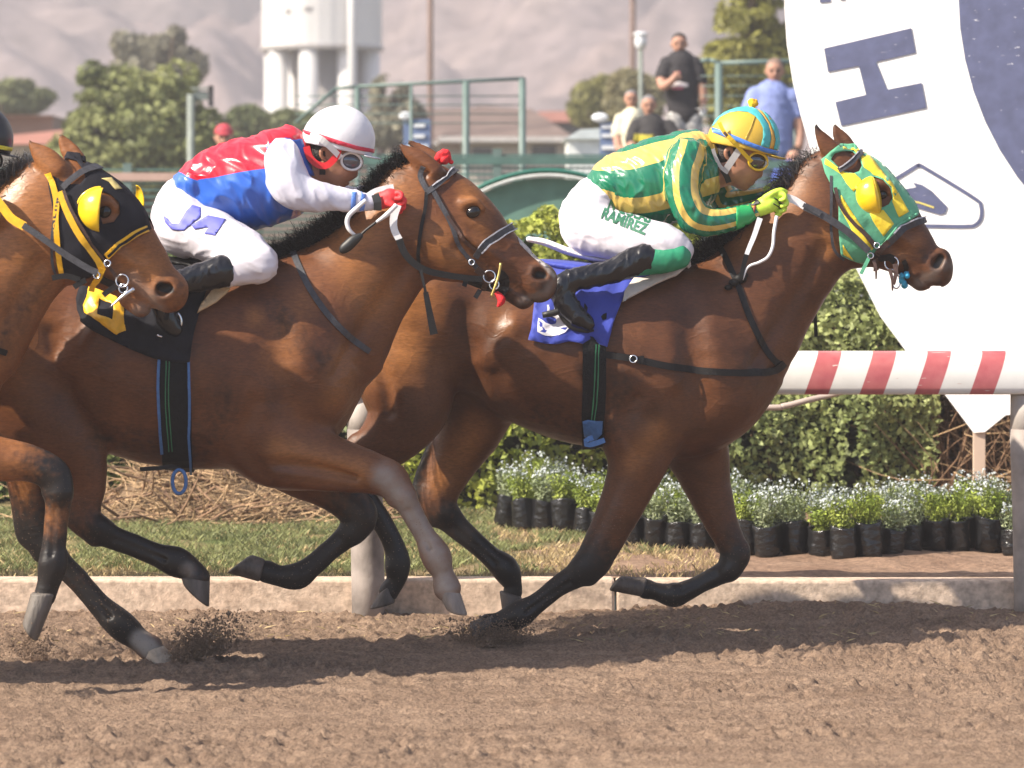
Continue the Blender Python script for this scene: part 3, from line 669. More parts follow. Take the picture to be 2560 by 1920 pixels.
board('letter', [(2042, -60), (2050, 7), (2076, 4), (2072, -24), (2092, -24), (2100, 0), (2112, 0), (2106, -40), (2100, -60)], M_NAVY, .007, .004)
def bstroke(name, pts, w_, m, off=.006, closed=True):
    bm = bmesh.new(); n_ = len(pts); P2 = np.array(pts, float); L, Rr = [], []
    for i in range(n_):
        a = P2[i-1] if (closed or i) else P2[i]; c = P2[(i+1) % n_] if (closed or i < n_-1) else P2[i]; t = c-a; t /= np.linalg.norm(t)+1e-9; nn_ = np.array([-t[1], t[0]])*w_/2
        L.append(P2[i]+nn_); Rr.append(P2[i]-nn_)
    a = [bm.verts.new(sgn(x, y, off)) for x, y in L]; b_ = [bm.verts.new(sgn(x, y, off)) for x, y in Rr]
    for i in range(n_ if closed else n_-1): bm.faces.new((a[i], a[(i+1) % n_], b_[(i+1) % n_], b_[i]))
    bmesh.ops.recalc_face_normals(bm, faces=bm.faces); return bmo(name, bm, m, root)
emb = rsmp([(2150, 508), (2280, 422), (2296, 415), (2312, 420), (2436, 496), (2452, 516), (2452, 545), (2438, 562), (2415, 566), (2320, 565), (2180, 562), (2150, 545)], 14, True, True)
bstroke('emblem_frame', emb, 9, M_NAVY)
board('dark_shape', [(2180, 476), (2255, 474), (2290, 468), (2282, 456), (2305, 462), (2330, 478), (2368, 517), (2362, 533), (2350, 537), (2240, 505), (2180, 512)], M_NAVY, .007, .004)  # flat dark shape inside the frame
bstroke('emblem_line', [(2255, 497), (2300, 507), (2335, 519)], 4, mat('sign_gold', (.6, .5, .12), var=.05), .010, False)
c0 = sgn(2450, 1078); mk('stake', *boxv(c0.x-.03, c0.x+.03, c0.y+.02, c0.y+.06, .1, .95), mat('stake_wood', (.50, .38, .29), rough=.8, var=.15, stretch=(1, 1, .2)), root, smooth=False)
for px in (3100, 3900): 
    c = sgn(px, 900); mk('stake', *boxv(c.x-.06, c.x+.06, c.y+.06, c.y+.16, .1, 1.4), M_POSTG, root, smooth=False)

# ================================================================ background
def bx(name, x0, x1, y0, y1, d, dep, m, parent=None, bev=0):
    a, b_ = P(x0, y1, d), P(x1, y0, d); o = mk(name, *boxv(a.x, b_.x, d, d+dep, a.z, b_.z), m, parent, smooth=False)
    return o
M_FENCE = mat('fence_green', (.07, .14, .12), rough=.5, var=.15); M_FENCEG = mat('fence_pale', (.115, .17, .155), rough=.5, var=.15); M_PINK = mat('rail_pinkish', (.45, .30, .25), rough=.6)
# low mesh fence at 30 m
def bgfence(name, label, px0, px1, posts, ytop, d, barw, rows, barh=0, mtop=None, postw=11):
    root = empty(name, P(px0, 1020, d), label=label, cat='fence', group='green fences beyond the hedge'); gz = .135
    for p_ in posts:
        a = P(p_, ytop-6, d); mk('post', *boxv(a.x-postw*d/F, a.x+postw*d/F, d-.02, d+.06, gz, a.z), M_FENCEG, root, smooth=False)
    L = []
    a, b_ = P(px0, 0, d), P(px1, 0, d)
    for py in rows:
        z = P(0, py, d).z; L.append(boxv(a.x, b_.x, d+.0, d+.012, z-.009, z+.009))
    x = a.x
    while x < b_.x: L.append(boxv(x-.002, x+.002, d+.013, d+.017, gz+.05, P(0, ytop+10, d).z)); x += .055
    v, f = merge(L); mk('mesh_panel', v, f, M_FENCE, root, smooth=False)
    if barh:
        z = P(0, barh, d).z; mk('top_bar', *boxv(a.x, b_.x, d-.03, d-.005, z-.035, z+.035), mtop or M_FENCE, root, smooth=False)
    return root
bgfence('mesh_fence', 'low green wire mesh fence with a pinkish bar left of the red and blue jockey', -900, 640, [-860, -270, 318], 414, 30, 0, range(424, 900, 17), 442, M_PINK)
bgfence('mesh_fence', 'green wire mesh fence between the red and blue jockey and the green and yellow jockey', 640, 1830, [930, 1243, 1560], 378, 30.5, 0, range(388, 900, 16), 402)
bgfence('mesh_fence', 'green wire mesh fence behind the leading horse, below the man in blue', 1835, 2600, [1850, 2175, 2500], 400, 30.5, 0, range(410, 900, 18), 412)
def frame(label, pts, verts_, d, r, rows=()):
    root = empty('fence_frame', P(pts[0][0], 1000, d), label=label, cat='fence', group='tall green fence frames')
    for a, b_ in zip(pts[:-1], pts[1:]): mk('top_rail', *curve_tube(None, [P(a[0], a[1], d), P((a[0]+b_[0])/2, (a[1]+b_[1])/2, d), P(b_[0], b_[1], d)], r, None, res=8, n=1), M_FENCEG, root)
    for x, y, rr in verts_: a = P(x, y, d); mk('post', *curve_tube(None, [(a.x, d, .1), (a.x, d, a.z*.5), (a.x, d, a.z)], rr, None, res=8, n=1), M_FENCEG, root)
    L = []
    for py in rows: L.append(curve_tube(None, [P(pts[0][0], py, d), P((pts[0][0]+pts[-1][0])/2, py, d), P(pts[-1][0], py, d)], .006, None, res=4, n=1))
    if L: v, f = merge(L); mk('wires', v, f, M_FENCEG, root)
frame('tall green pipe frame with a sloping end rising behind the white helmet', [(738, 308), (838, 222), (895, 216), (1312, 196)], [(893, 217, .026), (1028, 212, .016), (1165, 204, .036), (1306, 196, .036)], 34, .018, (240, 262, 285, 308))
frame('tall green pipe frame beside the conifer and the man in black', [(1752, 152), (1775, 150), (1800, 158), (2000, 152)], [(1797, 157, .04), (1990, 152, .025)], 34, .024, (190, 215, 240, 265, 290, 315, 345))
# green canopy
root = empty('green_canopy', P(1370, 700, 27), label='arched green canopy with a white edge behind the wire fence', cat='canopy')
V, Fs = [], []; N = 26
M_CAN = mat('canopy_green', (.02, .15, .11), rough=.45, var=.1); M_CANW = mat('canopy_white', (.6, .62, .6), rough=.6)
def arcpx(t, dy=0): x = 1185+t*(1580-1185); return (x, 430+46*((x-1370)/178)**2+dy)
for q, (dd, dy) in enumerate(((27, 0), (27.0, 13))):
    pass
for i in range(N+1):
    x, y = arcpx(i/N); 
    for dd in (27, 29): V.append(P(x, y, 27)+Vector((0, dd-27, 0)))
Fs = [(2*i, 2*i+1, 2*i+3, 2*i+2) for i in range(N)]; o = mk('cover', V, Fs, M_CAN, root); solid(o, .03, -1)
V = []
for i in range(N+1):
    x, y = arcpx(i/N)
    V += [P(x, y+4, 26.97), P(x, y+11, 26.97)]
o = mk('edge_band', V, Fs, M_CANW, root); solid(o, .02, 1)
V = []
for i in range(N+1):
    x, y = arcpx(i/N); V += [P(x, y+14, 27.1), P(x, 1000, 27.1)]
o = mk('side_panel', V, Fs, mat('canopy_panel', (.10, .20, .16), rough=.8), root)
# signboards with white discs
M_BLUEB = mat('board_blue', (.12, .17, .30), rough=.6); M_WB = mat('board_white', (.70, .72, .75), rough=.5)
def signboard(label, x0, x1, y0, y1, disc, d, cols):
    root = empty('signboard', P(x0, 1000, d), label=label, cat='sign', group='blue signboards with white discs')
    bx('board', x0, x1, y0, y1, d, .04, M_BLUEB, root)
    for (a, b_, c, e) in cols: q, w_ = P(a, e, d-.005), P(b_, c, d-.005); mk('print_line', *boxv(q.x, w_.x, d-.02, d-.003, q.z, w_.z), M_WB, root, smooth=False)
    c = P(disc[0], disc[1], d-.03); V, Fs = sphere_v(c, disc[2]*d/F, .03, disc[3]*d/F); mk('disc', V, Fs, M_WB, root)
    bx('leg', x0+3, x0+9, y1, 1010, d+.01, .03, M_FENCE, root); bx('leg', x1-9, x1-3, y1, 1010, d+.01, .03, M_FENCE, root)
signboard('blue signboard with white print and a disc near the white helmet', 1008, 1076, 298, 392, (1014, 290, 17, 11), 36, [(1034, 1062, 308, 318), (1034, 1062, 336, 345), (1020, 1070, 362, 372)])
signboard('blue signboard with four white lines of print behind the green and yellow jockey', 1500, 1545, 304, 470, (1500, 294, 21, 12), 36, [(1504, 1542, 312, 321), (1504, 1542, 335, 343), (1504, 1542, 364, 374), (1504, 1542, 400, 412)])
# small white shed
root = empty('white_shed', P(1455, 1000, 39), label='small white shed with a pale pitched roof beside a blue signboard', cat='shed')
bx('wall', 1420, 1502, 345, 900, 39, 2.2, mat('shed_wall', (.62, .64, .62), rough=.7), root)
v, f = prism([(1412, 347), (1450, 324), (1508, 320), (1508, 347)], 38.9, 2.4); mk('roof', v, f, mat('shed_roof', (.50, .55, .55), rough=.6), root, smooth=False)
bx('wall_dark_base', 1424, 1500, 505, 560, 38.97, .02, mat('shed_base', (.05, .12, .16), rough=.7), root)
# houses
M_WALLC = mat('house_cream', (.56, .50, .42), rough=.8, vs_=1); M_WALLB = mat('house_brown', (.25, .18, .14), rough=.85, vs_=1); M_ROOFG = mat('roof_grey_brown', (.21, .15, .125), rough=.85, vs_=1.5, var=.2)
M_ROOFR = mat('roof_red', (.40, .17, .12), rough=.8, vs_=1.5, var=.2); M_WIN = mat('window_dark', (.05, .05, .05), rough=.15); M_TRIM = mat('trim_white', (.66, .62, .58), rough=.6); M_DOORP = mat('door_pink', (.50, .24, .18), rough=.7)
def house(label, d, wall, roof, wm_, rm, wins=(), trim=None, door=None):
    root = empty('house', P(wall[0], 760, d), label=label, cat='house', group='houses beyond the fence')
    a, b_ = P(wall[0], wall[3], d), P(wall[1], wall[2], d); w_ = mk('wall', *boxv(a.x, b_.x, d, d+7, .1, b_.z), wm_, root, smooth=False)
    z0 = b_.z; ap = [P(x, y, d) for x, y in roof]   # eave left, ridge left, ridge right, eave right
    V = [ap[0]+Vector((0, -.5, 0)), ap[3]+Vector((0, -.5, 0)), ap[3]+Vector((0, 7.5, 0)), ap[0]+Vector((0, 7.5, 0)), ap[1]+Vector((0, 3.5, 0)), ap[2]+Vector((0, 3.5, 0))]
    mk('roof', V, [(0, 1, 5, 4), (2, 3, 4, 5), (0, 4, 3), (1, 2, 5), (0, 3, 2, 1)], rm, root, smooth=False)
    for x0, x1, y0, y1 in wins: bx('window', x0, x1, y0, y1, d-.04, .06, M_WIN, root)
    if trim: bx('fascia', trim[0], trim[1], trim[2], trim[3], d-.55, .05, M_TRIM, root)
    if door: bx('door', *door, d-.05, .08, M_DOORP, root)
house('low house with a grey brown roof and cream walls left of centre', 88, (965, 1248, 352, 760), [(945, 356), (1015, 262), (1190, 255), (1262, 352)], M_WALLC, M_ROOFG, [(1045, 1085, 366, 400), (1215, 1246, 362, 402)], (948, 1262, 350, 362), (985, 1024, 362, 430))
house('house with a broad grey brown roof behind the canopy', 80, (1150, 1425, 352, 760), [(1090, 352), (1190, 250), (1330, 258), (1436, 345)], M_WALLC, M_ROOFG, [(1330, 1390, 365, 395), (1180, 1230, 370, 400)], (1095, 1436, 342, 354))
house('red roofed house beside the grey haired spectators', 105, (1310, 1520, 305, 760), [(1300, 306), (1350, 268), (1470, 266), (1530, 306)], M_WALLB, M_ROOFR, [(1400, 1450, 315, 345)])
house('flat brown house with a sloping red porch roof at the left edge', 70, (-260, 132, 288, 760), [(-280, 290), (-240, 282), (110, 280), (136, 290)], M_WALLB, M_TRIM, [(-150, -90, 310, 350)])
house('low annex with a pale red roof near the left edge', 62, (-150, 150, 362, 760), [(-190, 364), (60, 352), (110, 308), (260, 362)], M_TRIM, M_ROOFR, [(60, 90, 385, 420)])
house('brown house with a long roof behind the tower and helmet', 98, (600, 960, 330, 760), [(560, 332), (640, 275), (900, 278), (985, 332)], M_WALLB, M_ROOFG, [(700, 760, 345, 380)])
# water tower
root = empty('water_tower', P(805, 700, 150), label='tall white water tower on thick columns in front of the mountain', cat='tower'); s_ = 150/F
M_TOW = mat('tower_white', (.88, .86, .84), rough=.7, vs_=.4, var=.05); M_TOWS = mat('tower_core', (.48, .45, .43), rough=.8, vs_=.4)
c = P(805, 118, 150); rT = 150*s_
def cyl(cx, cy, r, z0, z1, N=32, r2=None):
    r2 = r2 or r; V = [(cx+r*math.cos(2*math.pi*i/N), cy+r*math.sin(2*math.pi*i/N), z0) for i in range(N)]+[(cx+r2*math.cos(2*math.pi*i/N), cy+r2*math.sin(2*math.pi*i/N), z1) for i in range(N)]
    return V, [tuple(range(N))[::-1], tuple(range(N, 2*N))]+[(i, (i+1) % N, N+(i+1) % N, N+i) for i in range(N)]
mk('tank', *cyl(c.x, 150, rT, c.z, c.z+9), M_TOW, root, smooth=False); mk('tank_roof', *cyl(c.x, 150, rT+.15, c.z+9, c.z+10, r2=.3), M_TOW, root, smooth=False)
mk('tank_ledge', *cyl(c.x, 150, rT+.08, c.z-.16, c.z), M_TOWS, root, smooth=False)
for i in range(8):
    a = R(-102+45*i); mk('column', *cyl(c.x+(rT-.45)*math.cos(a), 150+(rT-.45)*math.sin(a), .42, .1, c.z-.16, 16), M_TOW, root)
mk('core', *cyl(c.x, 150, 1.25, .1, c.z-.16, 20), M_TOWS, root)
mk('drain_pipe', *cyl(P(879, 0, 147.2).x, 147.4, .17, .1, c.z+9, 10), M_TOW, root)
for wx_, wy_ in ((723, 27), (772, 22)):
    q = P(wx_, wy_, 147.6); yy = 150-math.sqrt(rT**2-(q.x-c.x)**2)-.04; mk('window', *boxv(q.x-.19, q.x+.19, yy, yy+.3, q.z-.08, q.z+.08), M_TOWS, root, smooth=False)
# poles and lamps
def pole(name, label, cat, x, y0, d, r, m, extra=None):
    root = empty(name, P(x, 700, d), label=label, cat=cat); a = P(x, y0, d)
    mk('pole', *curve_tube(None, [(a.x, d, .1), (a.x, d, a.z/2), (a.x, d, a.z)], r, None, res=8, n=1), m, root); return root, a
M_POLEB = mat('pole_brown', (.24, .16, .13), rough=.8); M_POLEG = mat('pole_green_grey', (.22, .25, .22), rough=.6)
rt, a = pole('utility_pole', 'tall thin brown utility pole to the right of the water tower', 'pole', 1076, -320, 80, .07, M_POLEB); mk('crossarm', *boxv(a.x-.8, a.x+.8, 79.9, 80.1, a.z-.5, a.z-.35), M_POLEB, rt, smooth=False)
rt, a = pole('utility_pole', 'tall thin utility pole above the grey haired spectators', 'pole', 1582, -300, 90, .08, M_POLEB); mk('crossarm', *boxv(a.x-.8, a.x+.8, 89.9, 90.1, a.z-.5, a.z-.35), M_POLEB, rt, smooth=False)
rt, a = pole('street_lamp', 'park lamp with a white globe left of the man in black', 'street lamp', 1602, 122, 50, .032, M_POLEG)
V, Fs = sphere_v(P(1602, 104, 50), .09, .09, .13); mk('globe', V, Fs, M_WB, rt); V, Fs = sphere_v(P(1602, 86, 50), .11, .11, .04); mk('cap', V, Fs, M_WB, rt)
rt, a = pole('banner_pole', 'grey green pole holding a dark banner in front of the cypress', 'pole', 477, 236, 45, .05, M_POLEG); bx('arm', 477, 532, 218, 224, 45, .04, M_POLEG, rt); bx('banner', 521, 533, 214, 266, 45, .05, mat('banner_black', (.015, .015, .02)), rt)
bx('banner_cloth', 484, 520, 228, 250, 45.02, .02, mat('banner_grey', (.14, .17, .16)), rt)
# terrace the spectators stand on
root = empty('terrace', P(1900, 600, 36), label='stepped grey terrace the spectators stand on', cat='terrace')
M_TER = mat('terrace_concrete', (.24, .24, .23), rough=.9)
a, b_ = P(1330, 0, 34), P(2900, 0, 34); mk('step', *boxv(a.x, b_.x, 33.2, 35.2, .1, 1.42), M_TER, root, smooth=False); mk('step', *boxv(a.x, b_.x, 35.2, 39, .1, 1.78), M_TER, root, smooth=False)

# ================================================================ trees
def tree(name, label, cx, d, blobs, n, size, m, trunk, seed=1, cat='tree', flat=1.0, group=None, limbs=7, dense=.5):
    """blobs: pixel ellipses (cx,cy,rx,ry) of the crown"""
    rg = np.random.default_rng(seed); base = P(cx, 700, d); root = empty(name, (base.x, d, .12), label=label, cat=cat, group=group)
    A = np.array([b_[2]*b_[3] for b_ in blobs], float); pick = rg.choice(len(blobs), n, p=A/A.sum()); C = []; N_ = []
    for k_ in pick:
        bx_, by_, rx, ry = blobs[k_][:4]; c = P(bx_, by_, d); v = rg.normal(0, 1, 3); v /= np.linalg.norm(v)+1e-9; rr = rg.random()**(dense*.33)
        q = np.array([c.x+v[0]*rr*rx*d/F, d+v[1]*rr*.5*(rx+ry)*d/F, c.z+v[2]*rr*ry*d/F]); C.append(q); N_.append(v+np.array([0, 0, .3]))
    C = np.array(C); N_ = np.array(N_); q = vnoise(C[:, 0]*1.0+C[:, 1]*.7, C[:, 2]*flat, 1.7, seed)*.55+vnoise(C[:, 0]+50+C[:, 1]*.5, C[:, 2]*flat, 4.2, seed+1)*.45
    keep = q > .38; C, N_ = C[keep], N_[keep]; C[:, 2] += .25*(vnoise(C[:, 0], C[:, 1], 2, seed+4)-.5)
    leaves('crown', C, N_, size, m, root, rg=rg, asp=.4, jit=.7)
    ct = P(cx, trunk[1], d); L = [curve_tube(None, [(base.x, d, .05), (base.x+.05, d, ct.z*.5), (ct.x, d, ct.z)], trunk[0], None, res=8, n=3, taper=(trunk[0], trunk[0]*.8, trunk[0]*.3))]
    for i in range(limbs):
        b_ = blobs[i % len(blobs)]; e = P(b_[0], b_[1], d); t = rg.uniform(.25, .8); st = (base.x, d, ct.z*t); L.append(curve_tube(None, [st, ((st[0]+e.x)/2, d+rg.normal(0, .3), (st[2]+e.z)/2-.1), (e.x, d+rg.normal(0, .5), e.z)], trunk[0]*.4, None, res=5, n=2, taper=(trunk[0]*.4, trunk[0]*.12)))
    v, f = merge(L); mk('trunk', v, f, M_BARK, root); return root
M_JUN = leaf_mat('leaf_juniper', (.16, .19, .07), (.37, .39, .15), .9); M_CONI = leaf_mat('leaf_conifer', (.17, .17, .04), (.42, .40, .10), 1.3); M_OLI = leaf_mat('leaf_olive', (.28, .26, .18), (.42, .40, .29), .6)
M_LEAFG = leaf_mat('leaf_mid', (.16, .19, .08), (.32, .34, .16), .8); M_LEAFY = leaf_mat('leaf_yellow_green', (.22, .22, .07), (.38, .36, .14), .8)
B = [(330, 330, 150, 110), (250, 300, 90, 110), (400, 300, 110, 110), (320, 240, 110, 70), (200, 370, 80, 90), (480, 360, 110, 90), (560, 380, 60, 60), (150, 390, 40, 60), (440, 210, 60, 60), (300, 430, 170, 70), (420, 440, 150, 60), (230, 200, 40, 45)]
tree('juniper', 'big spreading dark green juniper behind the left end of the fence', 350, 52, B, 26000, .075, M_JUN, (.18, 260), 61, flat=2.4, dense=1.0)
B = [(1880, 60, 95, 110), (1840, 170, 90, 90), (1930, 170, 80, 90), (1890, -80, 90, 110), (1890, -220, 70, 110), (1820, 260, 80, 80), (1920, 280, 90, 80), (1790, 215, 40, 40), (1870, 380, 110, 90)]
tree('conifer', 'tall yellow green conifer left of the finish sign', 1880, 48, B, 30000, .07, M_CONI, (.2, -200), 62, flat=1.6, dense=1.0)
tree('olive_tree', 'faint grey olive tree rising behind the juniper', 370, 95, [(330, 120, 55, 40), (400, 130, 70, 45), (460, 160, 60, 50), (360, 190, 90, 50), (440, 95, 25, 30)], 6000, .16, M_OLI, (.2, 150), 63)
tree('leafy_tree', 'small green tree above the brown house at the left edge', 40, 85, [(30, 235, 55, 32), (90, 255, 50, 25), (10, 262, 80, 22), (60, 215, 25, 18)], 5000, .14, M_LEAFG, (.15, 240), 64)
tree('leafy_tree', 'pale green tree between the juniper and the white helmet', 640, 70, [(640, 310, 50, 40), (700, 320, 60, 40), (600, 320, 40, 40), (760, 330, 60, 40)], 5000, .12, M_LEAFG, (.12, 310), 65)
tree('leafy_tree', 'thin olive tree behind the tall pipe frame right of the tower', 985, 75, [(975, 240, 50, 55), (1010, 300, 60, 60), (950, 320, 50, 50)], 5200, .11, M_OLI, (.12, 230), 66)
tree('leafy_tree', 'yellow green tree left of the grey haired spectators', 1495, 72, [(1480, 240, 45, 35), (1520, 220, 50, 40), (1470, 280, 50, 40), (1540, 290, 40, 50)], 6000, .12, M_LEAFY, (.12, 240), 67)
tree('leafy_tree', 'pale dry bushy tree behind the grey haired spectators', 1590, 64, [(1575, 215, 55, 42), (1620, 225, 40, 40), (1560, 260, 50, 45), (1630, 270, 50, 40)], 6500, .10, leaf_mat('leaf_pale', (.24, .22, .11), (.42, .38, .22), .8), (.12, 230), 68)
rg = np.random.default_rng(5)
# distant tree belt at the foot of the hills
C = []; k = 9000; x = rg.uniform(-60, 60, k); y = rg.uniform(190, 230, k); h = 2.2+3.2*vnoise(x, y*0, .12, 71)+1.6*vnoise(x, y*0, .5, 72); z = .2+h*rg.random(k)**.6
o = leaves('tree_belt', np.stack([x, y, z], 1), np.tile([0, -1., .5], (k, 1)), .55, leaf_mat('leaf_far', (.12, .13, .07), (.2, .2, .12), .2), None, rg=rg, asp=.7); tag(o, 'distant belt of trees at the foot of the mountains', 'trees', kind='stuff')
# haze
hz = mk('haze', *boxv(-430, 430, -20, 1520, -6, 245), None, None, smooth=False); hz['kind'] = 'stuff'; hz['label'] = 'pale summer haze in front of the mountains'; hz['category'] = 'haze'
hm = bpy.data.materials.new('haze_air'); hm.use_nodes = True; hn = hm.node_tree.nodes; hn.remove(hn['Principled BSDF']); pv = hn.new('ShaderNodeVolumePrincipled'); pv.inputs['Density'].default_value = .0021; pv.inputs['Color'].default_value = (.96, .91, .93, 1); pv.inputs['Anisotropy'].default_value = .2
hm.node_tree.links.new(pv.outputs[0], hn['Material Output'].inputs['Volume']); hz.data.materials.append(hm)
# ================================================================ horses
def coat(name, base, tan, rough=.38, gold=(.27, .108, .031)):
    m = mat(name, base, rough=rough, spec=.30, var=.1, vs_=7, bump=.3, bs=9)
    n = m.node_tree.nodes; l = m.node_tree.links; b = n['Principled BSDF']; mx = n[m['mix']]
    mx.inputs[6].default_value = tuple(base)+(1,); mx.inputs[7].default_value = tuple(tan)+(1,)
    at = n.new('ShaderNodeAttribute'); at.attribute_name = 'pt'; sp = n.new('ShaderNodeSeparateColor'); l.new(at.outputs['Color'], sp.inputs[0])
    tc = n.new('ShaderNodeTexCoord'); nn = n.new('ShaderNodeTexNoise'); nn.inputs['Scale'].default_value = 38; nn.inputs['Detail'].default_value = 5; l.new(tc.outputs['Object'], nn.inputs['Vector'])
    def edge(src, sharp, am=.9):
        a = n.new('ShaderNodeMath'); a.operation = 'ADD'; l.new(src, a.inputs[0])
        s_ = n.new('ShaderNodeMath'); s_.operation = 'MULTIPLY_ADD'; l.new(nn.outputs['Fac'], s_.inputs[0]); s_.inputs[1].default_value = am; s_.inputs[2].default_value = -.5*am
        l.new(s_.outputs[0], a.inputs[1]); r = n.new('ShaderNodeMapRange'); r.inputs[1].default_value = .5-sharp; r.inputs[2].default_value = .5+sharp; r.interpolation_type = 'SMOOTHSTEP'
        l.new(a.outputs[0], r.inputs[0]); return r.outputs[0]
    # golden coat areas, partly sunlight painted into the colour (fourth channel), and fine hair streaks in the colour
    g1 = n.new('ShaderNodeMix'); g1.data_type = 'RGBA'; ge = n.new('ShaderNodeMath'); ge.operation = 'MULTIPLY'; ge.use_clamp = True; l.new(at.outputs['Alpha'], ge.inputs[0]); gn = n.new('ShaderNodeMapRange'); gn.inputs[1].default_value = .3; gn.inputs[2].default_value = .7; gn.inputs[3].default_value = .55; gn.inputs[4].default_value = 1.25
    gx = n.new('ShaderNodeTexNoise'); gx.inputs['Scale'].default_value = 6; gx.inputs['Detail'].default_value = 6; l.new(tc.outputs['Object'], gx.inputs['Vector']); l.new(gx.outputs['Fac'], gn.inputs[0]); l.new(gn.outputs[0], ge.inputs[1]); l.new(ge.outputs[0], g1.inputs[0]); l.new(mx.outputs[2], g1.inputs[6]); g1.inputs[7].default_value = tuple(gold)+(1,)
    hm_ = n.new('ShaderNodeMapping'); hm_.inputs['Scale'].default_value = (40, 90, 150); hm_.inputs['Rotation'].default_value = (0, .5, 0); l.new(tc.outputs['Object'], hm_.inputs[0]); hc_ = n.new('ShaderNodeTexNoise'); hc_.inputs['Scale'].default_value = 1; hc_.inputs['Detail'].default_value = 6; hc_.inputs['Roughness'].default_value = .7; l.new(hm_.outputs[0], hc_.inputs['Vector'])
    hr_ = n.new('ShaderNodeMapRange'); hr_.inputs[1].default_value = .3; hr_.inputs[2].default_value = .7; hr_.inputs[3].default_value = .70; hr_.inputs[4].default_value = 1.34; l.new(hc_.outputs['Fac'], hr_.inputs[0])
    g2 = n.new('ShaderNodeVectorMath'); g2.operation = 'SCALE'; l.new(g1.outputs[2], g2.inputs[0]); l.new(hr_.outputs[0], g2.inputs['Scale'])
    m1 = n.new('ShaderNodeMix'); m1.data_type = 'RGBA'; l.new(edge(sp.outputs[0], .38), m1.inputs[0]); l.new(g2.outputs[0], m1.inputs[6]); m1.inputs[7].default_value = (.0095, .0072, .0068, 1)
    m2 = n.new('ShaderNodeMix'); m2.data_type = 'RGBA'; l.new(edge(sp.outputs[1], .4, .25), m2.inputs[0]); l.new(m1.outputs[2], m2.inputs[6]); m2.inputs[7].default_value = (.30, .26, .23, 1)
    # dried dirt specks, thicker towards the ground
    vo = n.new('ShaderNodeTexVoronoi'); vo.inputs['Scale'].default_value = 75; l.new(tc.outputs['Object'], vo.inputs['Vector']); sz_ = n.new('ShaderNodeSeparateXYZ'); l.new(tc.outputs['Object'], sz_.inputs[0])
    hz_ = n.new('ShaderNodeMapRange'); hz_.inputs[1].default_value = .1; hz_.inputs[2].default_value = 1.5; hz_.inputs[3].default_value = .34; hz_.inputs[4].default_value = .06; l.new(sz_.outputs[2], hz_.inputs[0])
    cn = n.new('ShaderNodeTexNoise'); cn.inputs['Scale'].default_value = 5; l.new(tc.outputs['Object'], cn.inputs['Vector']); cm = n.new('ShaderNodeMath'); cm.operation = 'MULTIPLY'; l.new(cn.outputs['Fac'], cm.inputs[0]); l.new(hz_.outputs[0], cm.inputs[1])
    lt = n.new('ShaderNodeMath'); lt.operation = 'LESS_THAN'; l.new(vo.outputs['Distance'], lt.inputs[0]); l.new(cm.outputs[0], lt.inputs[1]); lm = n.new('ShaderNodeMath'); lm.operation = 'MULTIPLY'; l.new(lt.outputs[0], lm.inputs[0]); lm.inputs[1].default_value = .55
    m3 = n.new('ShaderNodeMix'); m3.data_type = 'RGBA'; l.new(lm.outputs[0], m3.inputs[0]); l.new(m2.outputs[2], m3.inputs[6]); m3.inputs[7].default_value = (.17, .11, .075, 1); l.new(m3.outputs[2], b.inputs['Base Color'])
    # short hair: fine stretched streaks in roughness and bump
    mp = n.new('ShaderNodeMapping'); mp.inputs['Scale'].default_value = (60, 120, 300); l.new(tc.outputs['Object'], mp.inputs[0])
    h = n.new('ShaderNodeTexNoise'); h.inputs['Scale'].default_value = 1; h.inputs['Detail'].default_value = 3; l.new(mp.outputs[0], h.inputs['Vector'])
    r2 = n.new('ShaderNodeMapRange'); r2.inputs[3].default_value = rough+.02; r2.inputs[4].default_value = rough+.24; l.new(h.outputs['Fac'], r2.inputs[0]); sw = n.new('ShaderNodeTexNoise'); sw.inputs['Scale'].default_value = 3.5; sw.inputs['Detail'].default_value = 3; l.new(tc.outputs['Object'], sw.inputs['Vector']); sr = n.new('ShaderNodeMapRange'); sr.inputs[1].default_value = .35; sr.inputs[2].default_value = .65; sr.inputs[3].default_value = -.09; sr.inputs[4].default_value = .14; l.new(sw.outputs['Fac'], sr.inputs[0]); sa_ = n.new('ShaderNodeMath'); sa_.operation = 'ADD'; l.new(r2.outputs[0], sa_.inputs[0]); l.new(sr.outputs[0], sa_.inputs[1]); l.new(sa_.outputs[0], b.inputs['Roughness'])
    bp = [x for x in n if x.type == 'BUMP'][0]; b2 = n.new('ShaderNodeBump'); b2.inputs['Strength'].default_value = .12; b2.inputs['Distance'].default_value = .004
    l.new(h.outputs['Fac'], b2.inputs['Height']); l.new(bp.outputs[0], b2.inputs['Normal'])
    # veins: thin raised ridges of a warped noise
    mv = n.new('ShaderNodeMapping'); mv.inputs['Scale'].default_value = (3.2, 3.2, 5.0); mv.inputs['Rotation'].default_value = (0, .6, 0); l.new(tc.outputs['Object'], mv.inputs[0])
    v1 = n.new('ShaderNodeTexNoise'); v1.inputs['Scale'].default_value = 1.6; v1.inputs['Detail'].default_value = 2; v1.inputs['Distortion'].default_value = .8; l.new(mv.outputs[0], v1.inputs['Vector'])
    v2 = n.new('ShaderNodeMath'); v2.operation = 'SUBTRACT'; l.new(v1.outputs['Fac'], v2.inputs[0]); v2.inputs[1].default_value = .5; v3 = n.new('ShaderNodeMath'); v3.operation = 'ABSOLUTE'; l.new(v2.outputs[0], v3.inputs[0])
    v4 = n.new('ShaderNodeMapRange'); v4.interpolation_type = 'SMOOTHSTEP'; v4.inputs[1].default_value = 0; v4.inputs[2].default_value = .05; v4.inputs[3].default_value = 1; v4.inputs[4].default_value = 0; l.new(v3.outputs[0], v4.inputs[0])
